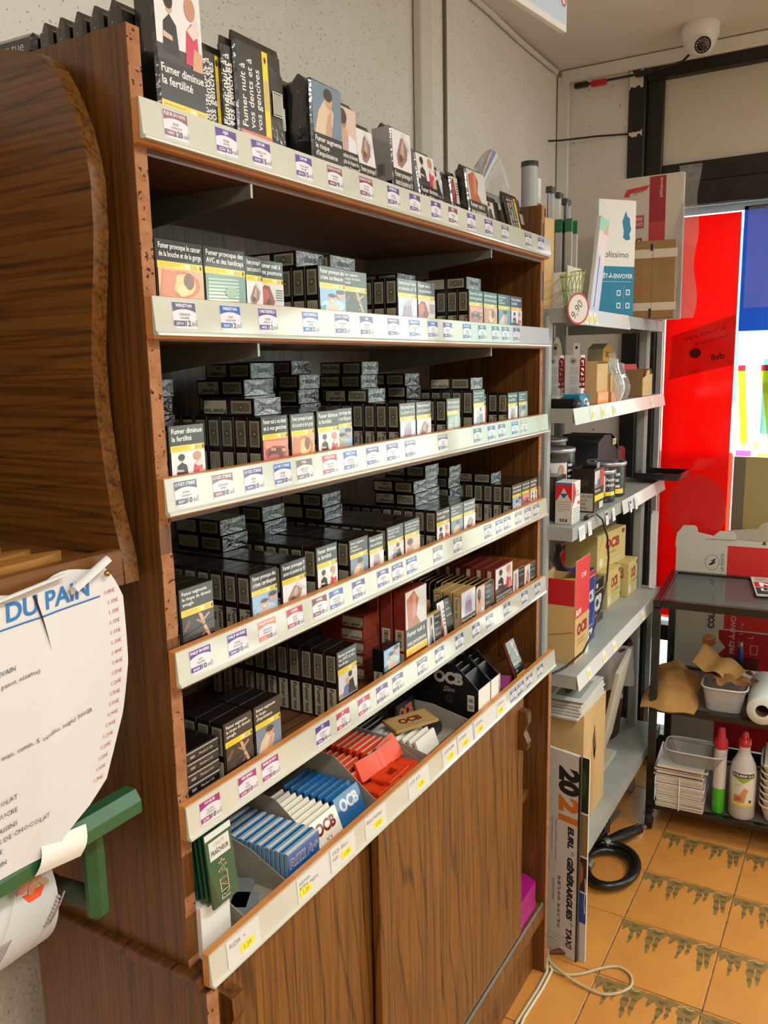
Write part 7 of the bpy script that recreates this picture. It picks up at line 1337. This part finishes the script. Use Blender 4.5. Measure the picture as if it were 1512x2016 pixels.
mb_ = MB().grid(cont, 48, 4).add([cont(i/48,0) for i in range(48)], [tuple(range(48))]); mb_.build('body', film_mat('container_plastic',(236,238,236),gloss=0.14,haze=0.22), ctn); MB().tube([(lambda p: (p[0]*1.03,p[1]*1.03,0.051))(cont(i/48,1)) for i in range(49)],0.0022,6,caps=False).build('rim', mat('tub_rim2',(206,206,200),0.3), ctn)
def bottle(name, label, prof, m, cap_prof, m_cap, x, y):
    o = MB().lathe(prof,28).build(name, m); tag(o, label, 'bottle'); on_trolley(o, x, y, ZLOW+0.0004); MB().lathe(cap_prof,20).build('cap', m_cap, o); return o
m_redcap = mat('red_cap',(190,30,36),0.35,coat=0.3)
gb = bottle('spray_bottle','slim clear bottle with green liquid and a red nozzle','x' and [(0.019,0),(0.020,0.004),(0.020,0.085)], mat('green_liquid',(70,180,40),0.25,coat=0.6), [(0.021,0.222),(0.021,0.245),(0.013,0.258),(0.010,0.285),(0.006,0.292)], m_redcap, 0.045, -0.222)
MB().lathe([(0.020,0.0853),(0.020,0.20),(0.018,0.22)],28).build('clear_part', mat('clear_bottle',(206,204,196),0.2,coat=0.6), gb)
gel = bottle('gel_bottle','white hand gel bottle with a red flip cap and a label','x' and [(0.036,0),(0.040,0.006),(0.040,0.150),(0.036,0.180),(0.022,0.208),(0.017,0.222),(0.017,0.240)], mat('milky_plastic',(196,194,188),0.3,coat=0.5), [(0.019,0.2402),(0.019,0.262),(0.012,0.264),(0.009,0.280),(0.005,0.288)], m_redcap, 0.05, -0.292)
A = Art(); A.rect(-0.036,0.05,0.036,0.168,(220,218,206)); A.rect(-0.036,0.145,0.036,0.160,(28,30,60)); A.text('EVELMAN G.A', 0, 0.1485, 0.008, (226,226,230), 'C', 0.066, bold=0.03); A.poly([(-0.03,0.145),(0.03,0.145),(0.0,0.126)],(130,176,50)); A.rect(-0.036,0.05,0.036,0.058,(226,206,70)); A.poly([(-0.03,0.06),(-0.026,0.085),(-0.008,0.088),(0.004,0.112),(0.018,0.105),(0.012,0.09),(0.006,0.06)],(206,140,100)); A.poly([(-0.024,0.066),(-0.018,0.080),(-0.004,0.08),(-0.002,0.066)],(176,100,70)); A.ell(0.024,0.066,0.005,0.005,(40,40,44)); A.text('gel hydro', -0.024, 0.119, 0.004, (110,110,110))
wrap_art('label_print', A, lambda a_, b_, c_: ((0.0404+0.00006*c_)*cos(pi+0.05+a_/0.0404), (0.0404+0.00006*c_)*sin(pi+0.05+a_/0.0404), b_), gel, MATS['print_gloss'], 0.006)
for i in range(7):
    k = 1.0-0.0*i
    def foam(u, v): t = 2*pi*u; c_, s_ = cos(t), sin(t); q = (abs(c_)**6+abs(s_)**6)**(-1/6); kk = 0.86+0.14*v; return (q*c_*0.085*kk, q*s_*0.10*kk, 0.05*v)
    o = MB().grid(foam, 40, 3).add([foam(j/40,0) for j in range(40)], [tuple(range(40))]).build('foam_tray', mat('cream_foam',(222,210,188),0.7)); MB().tube([(lambda p: (p[0]*1.02,p[1]*1.02,0.051))(foam(j/40,1)) for j in range(41)],0.0035,6,caps=False).build('rim', MATS['cream_foam'], o)
    tag(o,'%s cream food tray up in the nested trolley stack' % ORD[i+1],'food tray','nested cream food trays'); on_trolley(o, 0.11, -0.445, ZLOW+0.0004+0.0225*i, 0.02*(i % 2))
o = MB().cbox(-0.16,0.16,-0.085,0.085,0,0.0595,0.001).build('lidded_tray', mat('cream_lid',(224,222,206),0.5)); tag(o,'flat cream lid topping the nested food trays','lid'); o.scale = (0.55,1.1,0.08); on_trolley(o, 0.11,-0.445,ZLOW+0.0004+0.0225*6+0.057)
# ================================================================== on the floor
# estate calendar board standing against the shelving
cp = thing('sign_board','long white printed 2021 calendar board standing on the floor beside the cabinet','sign board',(1.2845,-0.026,0.0)); m_sb = mat('board_white',(206,200,188),0.55)
cp.rotation_euler = (0,0,radians(-103.5)); BW, BH = 0.110, 0.575
MB().cbox(-BW/2,BW/2,-0.004,0.004,0.0,BH,0.0008).build('board', m_sb, cp); MB().cbox(BW/2-0.004,BW/2,-0.0055,0.0055,0.0,BH,0.0006).build('black_edge', m_blackc, cp)
a = Art(); a.rect(0.001,0.001,BW-0.006,BH-0.002,(206,202,192)); a.text('20', 0.052, 0.535, 0.052, (40,38,36), 'L', 0.075, rot=-pi/2, bold=0.06, fit=True); a.text('21', 0.052, 0.455, 0.052, (206,120,40), 'L', 0.070, rot=-pi/2, bold=0.06, fit=True)
a.text('EURL * GÉNÉRARGUES * TAXI', 0.078, 0.375, 0.0155, (34,32,34), 'L', 0.345, rot=-pi/2, bold=0.06, fit=True, shear=0.15); a.text('06 80 75 49 04 - 06 66 61 78 63', 0.050, 0.225, 0.0085, (60,58,56), 'L', 0.15, rot=-pi/2, bold=0.02); a.text('Transports toutes distances - conventionné', 0.040, 0.385, 0.006, (130,128,124), 'L', 0.12, rot=-pi/2); a.text('votre chauffeur jour et nuit', 0.028, 0.385, 0.006, (130,128,124), 'L', 0.12, rot=-pi/2); a.text('taxi.generargues', 0.035, 0.215, 0.007, (110,108,104), 'L', rot=-pi/2, shear=0.2); a.ell(0.032,0.255,0.010,0.022,(170,168,160),20); a.ell(0.032,0.255,0.0092,0.0212,(206,202,192),20); a.lines(0.014,0.02,0.10,0.06,4,(176,172,166),0.2); a.build('print', (-BW/2,-0.004,0), X, Z, cp, MATS['print'])
cal = thing('picture_calendar','picture calendar with animal photos leaning behind the white sign board','calendar',(1.2915,-0.050,0.0)); cal.rotation_euler = (0,0,radians(-103.5)); MB().cbox(-0.03,0.05,-0.002,0.002,0.0,0.57,0.0006).build('board', m_wht, cal)
a = Art(); a.rect(0.0,0.42,0.12,0.57,(36,40,26)); a.ell(0.08,0.5,0.03,0.05,(60,76,36)); a.rect(0.0,0.30,0.12,0.415,(140,116,70)); a.poly([(0.06,0.33),(0.075,0.38),(0.09,0.33)],(70,50,30)); a.rect(0.0,0.20,0.12,0.295,(70,44,28)); a.ell(0.085,0.25,0.02,0.035,(176,106,60)); a.rect(0.0,0.11,0.12,0.195,(44,80,150)); a.rect(0.0,0.0,0.12,0.108,(206,206,202)); a.v = [(q_[0]*0.66,q_[1],q_[2]) for q_ in a.v]; a.build('print', (-0.03,-0.002,0), X, Z, cal, MATS['print'])
o = MB().tube([(1.279,-0.093,0.24),(1.277,-0.095,0.21),(1.279,-0.092,0.17),(1.277,-0.094,0.14)],0.0012,6).build('calendar_cord', mat('cord_white',(206,200,186),0.6)); tag(o,'thin white cord hanging on the picture calendar','cord')
# gas hose with its regulator and grip
m_hose = mat('black_hose',(20,19,18),0.35,coat=0.3); m_zinc = mat('zinc',(150,146,132),0.4,metal=0.8)
hs = thing('gas_hose','coiled black rubber hose with a metal trigger grip, on the tiles','hose',(1.69,-0.045,0.0))
pts = []
for k in range(46):
    t = k/45*2*pi*1.75+2.2; q = 0.072+0.030*k/45; pts.append((q*1.15*cos(t), q*0.85*sin(t), 0.013+0.020*(k/45)))
MB().tube(pts, 0.0115, 10).build('coil', m_hose, hs); MB().tube([pts[-1],(pts[-1][0]+0.04,pts[-1][1]+0.0,0.04),(0.07,0.062,0.040),(0.10,0.040,0.036)],[0.0115,0.0115,0.0115,0.012],10).build('hose_end', m_hose, hs)
MB().tube([(0.095,0.044,0.036),(0.115,0.034,0.035)],0.015,12).build('ferrule', m_zinc, hs); MB().tube([(0.115,0.034,0.035),(0.17,0.006,0.034),(0.245,-0.033,0.032)],[0.017,0.020,0.016],12).build('grip', m_hose, hs); MB().tube([(0.245,-0.033,0.032),(0.268,-0.045,0.03)],0.007,8).build('tip', m_zinc, hs)
MB().cbox(0.14,0.22,0.06,0.10,0.002,0.056,0.008).build('ribbed_body', m_hose, hs)
for k in range(5): MB().cbox(0.146+0.015*k,0.153+0.015*k,0.057,0.103,0.01,0.060,0.001).build('rib', m_zinc if k % 2 else m_hose, hs)
MB().prism([(0.21,0.055),(0.30,0.045),(0.31,0.055),(0.23,0.075),(0.21,0.075)],0.035,0.045,'Z').build('lever', m_zinc, hs); MB().tube([(-0.05,0.055,0.03),(-0.015,0.052,0.032)],0.015,10).build('coupling', m_zinc, hs)
# loose beige flex along the plinth with a loop on the tiles
m_flex = mat('beige_flex',(190,178,140),0.5)
o = MB().tube([(0.60,-0.045,0.004),(0.80,-0.035,0.004),(1.0,-0.020,0.005),(1.12,-0.026,0.005),(1.19,-0.026,0.006),(1.228,-0.012,0.012),(1.242,0.03,0.02)],0.0042,8).build('power_flex', m_flex); tag(o,'beige flex lying along the foot of the cabinet plinth','cable')
o = MB().tube([(0.60,-0.062,0.004),(0.82,-0.048,0.004),(1.02,-0.030,0.004),(1.13,-0.036,0.005),(1.20,-0.036,0.006),(1.245,-0.010,0.008),(1.256,0.04,0.012)],0.0036,8).build('power_flex', mat('cream_flex',(214,206,176),0.5)); tag(o,'paler flex running beside the beige one along the plinth','cable')
lp = [(1.235,0.03,0.006),(1.215,-0.01,0.005),(1.205,-0.06,0.004),(1.225,-0.10,0.004),(1.275,-0.145,0.004),(1.30,-0.18,0.004),(1.285,-0.215,0.004),(1.245,-0.225,0.004),(1.205,-0.20,0.004),(1.185,-0.165,0.004),(1.19,-0.11,0.005),(1.20,-0.065,0.011),(1.225,-0.02,0.011),(1.27,0.0,0.008)]
sm = []
for i in range(len(lp)-1):
    p0, p1, p2, p3 = [Vector(lp[max(0,min(len(lp)-1,i+k))]) for k in (-1,0,1,2)]
    for t in (0,0.25,0.5,0.75): sm.append(0.5*((2*p1)+(p2-p0)*t+(2*p0-5*p1+4*p2-p3)*t*t+(3*p1-p0-3*p2+p3)*t**3))
o = MB().tube(sm+[Vector(lp[-1])],0.0038,8).build('looped_flex', m_flex); tag(o,'beige flex making a loop on the orange tiles','cable')
o = MB().tube([(1.262,-0.005,0.004),(1.275,-0.03,0.010),(1.285,-0.055,0.006),(1.295,-0.078,0.012),(1.30,-0.09,0.004)],[0.004,0.007,0.006,0.009,0.004],8).build('flex_splice', mat('splice',(110,60,56),0.6)); tag(o,'taped maroon splice of the flex at the foot of the sign board','cable splice')
# ================================================================== inside the open cupboard
def crump(u, v): t = 2*pi*u; ph_ = pi*(v-0.5); q = 1+0.22*sin(5*t+3*ph_)+0.14*sin(9*ph_+2*t); return (1.115+0.045*q*cos(t)*cos(ph_), 0.085+0.05*q*sin(t)*cos(ph_), 0.498+0.0775+0.062*q*sin(ph_))
o = MB().grid(crump, 26, 16).build('plastic_bag', film_mat('crumpled_bag',(236,236,230),gloss=0.20,haze=0.55,bump=(30.0,0.9))); tag(o,'crumpled clear plastic bag on the inner cupboard shelf','plastic bag')
pk_ = thing('magenta_pouch','magenta folding pouch lying on the cupboard runner','pouch',(1.105,0.045,0.2015)); MB().prism([(-0.055,-0.05),(0.05,-0.05),(0.066,-0.02),(0.066,0.03),(0.05,0.06),(-0.055,0.06)],0,0.045,'Z').build('lower_half', mat('magenta',(168,20,120),0.35,coat=0.3), pk_); MB().prism([(-0.055,-0.05),(0.05,-0.05),(0.066,-0.02),(0.066,0.03),(0.05,0.06),(-0.055,0.06)],0.0465,0.075,'Z').build('upper_half', MATS['magenta'], pk_)
a = Art(); a.text('b.Alla', 0.0, 0.0, 0.012, (226,206,222), shear=0.1, bold=0.03); a.build('lettering', (-0.01,-0.02,0.075), X, Y, pk_, MATS['print'])
# ================================================================== ceiling: security camera, its cable, hanging sign, cable tie
dc = thing('dome_camera','white dome security camera on the ceiling by the window','security camera',(2.33,-0.085,CEIL)); dc.scale = (0.86,0.86,0.86); m_cam = mat('camera_white',(228,226,222),0.35)
MB().lathe([(0.066,-0.0005),(0.067,-0.006),(0.066,-0.040),(0.060,-0.048)],32).build('base', m_cam, dc)
sp = [(0.060*cos(t), -0.048-0.050*sin(t)*1.15) for t in [i*pi/2/9 for i in range(10)]]; sp[-1] = (0.002, sp[-1][1]); MB().lathe(sp,32).build('dome', m_cam, dc)
dv = Vector((-0.78,-0.30,-0.50)).normalized(); cpos = Vector((0,0,-0.055))+dv*0.046; q = dv.to_track_quat('Z','Y').to_matrix().to_4x4(); T = Matrix.Translation(cpos) @ q
ring_ = MB().lathe([(0.032,0.0),(0.034,0.010),(0.030,0.013),(0.029,0.011)],28); ring_.move(T).build('lens_ring', m_cam, dc)
MB().lathe([(0.029,0.008),(0.029,0.0115),(0.004,0.0118)],28).move(T).build('lens_plate', mat('lens_black',(16,16,18),0.2,coat=0.8), dc)
for k in range(14):
    an = 2*pi*k/14; MB().lathe([(0.0022,0.0117),(0.0022,0.0132),(0.0005,0.0136)],8,(0.021*cos(an),0.021*sin(an),0)).move(T).build('infrared_diode', mat('diode',(190,186,170),0.3), dc)
MB().lathe([(0.009,0.0118),(0.0085,0.0135),(0.0005,0.015)],16).move(T).build('lens', mat('lens_glass',(8,10,16),0.05,coat=1.0), dc)
cw = thing('camera_cable','black camera cable with red and black connectors along the conduit','cable',(2.46,0.15,CEIL-0.066))
MB().tube([(-0.06,-0.215,0.030),(-0.02,-0.16,0.004),(0.0,-0.08,-0.001),(0.004,0.02,-0.002),(0.004,0.10,-0.002),(0.002,0.19,-0.003)],0.0042,6).build('wire', m_hose, cw); MB().cbox(-0.008,0.012,-0.06,0.0,-0.012,0.006,0.003).build('connector', m_hose, cw); MB().cbox(-0.006,0.010,0.10,0.155,-0.016,0.004,0.003).build('red_connector', mat('red_plug',(190,36,32),0.4), cw); MB().cbox(-0.008,0.012,0.165,0.215,-0.012,0.006,0.003).build('connector', m_hose, cw)
sg = thing('hanging_sign','white and blue hanging notice board below the ceiling','sign',(1.0,-0.05,2.195)); sg.rotation_euler = (0,0,radians(-8))
MB().cbox(-0.30,0.093,-0.006,0.006,0.0,0.35,0.001).build('board', m_wht, sg); a = Art(); a.rect(0.002,0.012,0.39,0.34,(196,212,232)); a.rect(0.30,0.05,0.362,0.34,(226,230,238)); a.poly([(0.30,0.05),(0.30,0.34),(0.22,0.34),(0.28,0.09)],(120,150,200)); a.frame(0.298,0.048,0.364,0.09,0.0015,(170,176,190)); a.rect(0.302,0.052,0.36,0.086,(206,214,228)); a.text('interdit de fumer', 0.304, 0.074, 0.007, (90,100,130), 'L', 0.05); a.text('www.tabac', 0.304, 0.060, 0.005, (120,126,150)); a.ell(0.378,0.062,0.0115,0.019,(196,60,70),20); a.ell(0.378,0.062,0.009,0.0155,(226,224,232),20); a.line([(0.371,0.072),(0.385,0.052)],0.003,(196,60,70)); a.build('print', (-0.30,-0.006,0), X, Z, sg, MATS['print'])
for x in (-0.2, 0.05): MB().tube([(x,0,0.35),(x,0,0.3945)],0.0015,6).build('hanging_wire', m_zinc, sg)
o = MB().tube([(2.40,WY-0.002,2.335),(2.43,0.40,2.338),(2.47,0.28,2.343),(WX-0.014,0.176,2.338)],0.0035,6).build('cable_tie', m_hose); tag(o,'black cable tie bridging the wall corner by the window frame','cable tie')
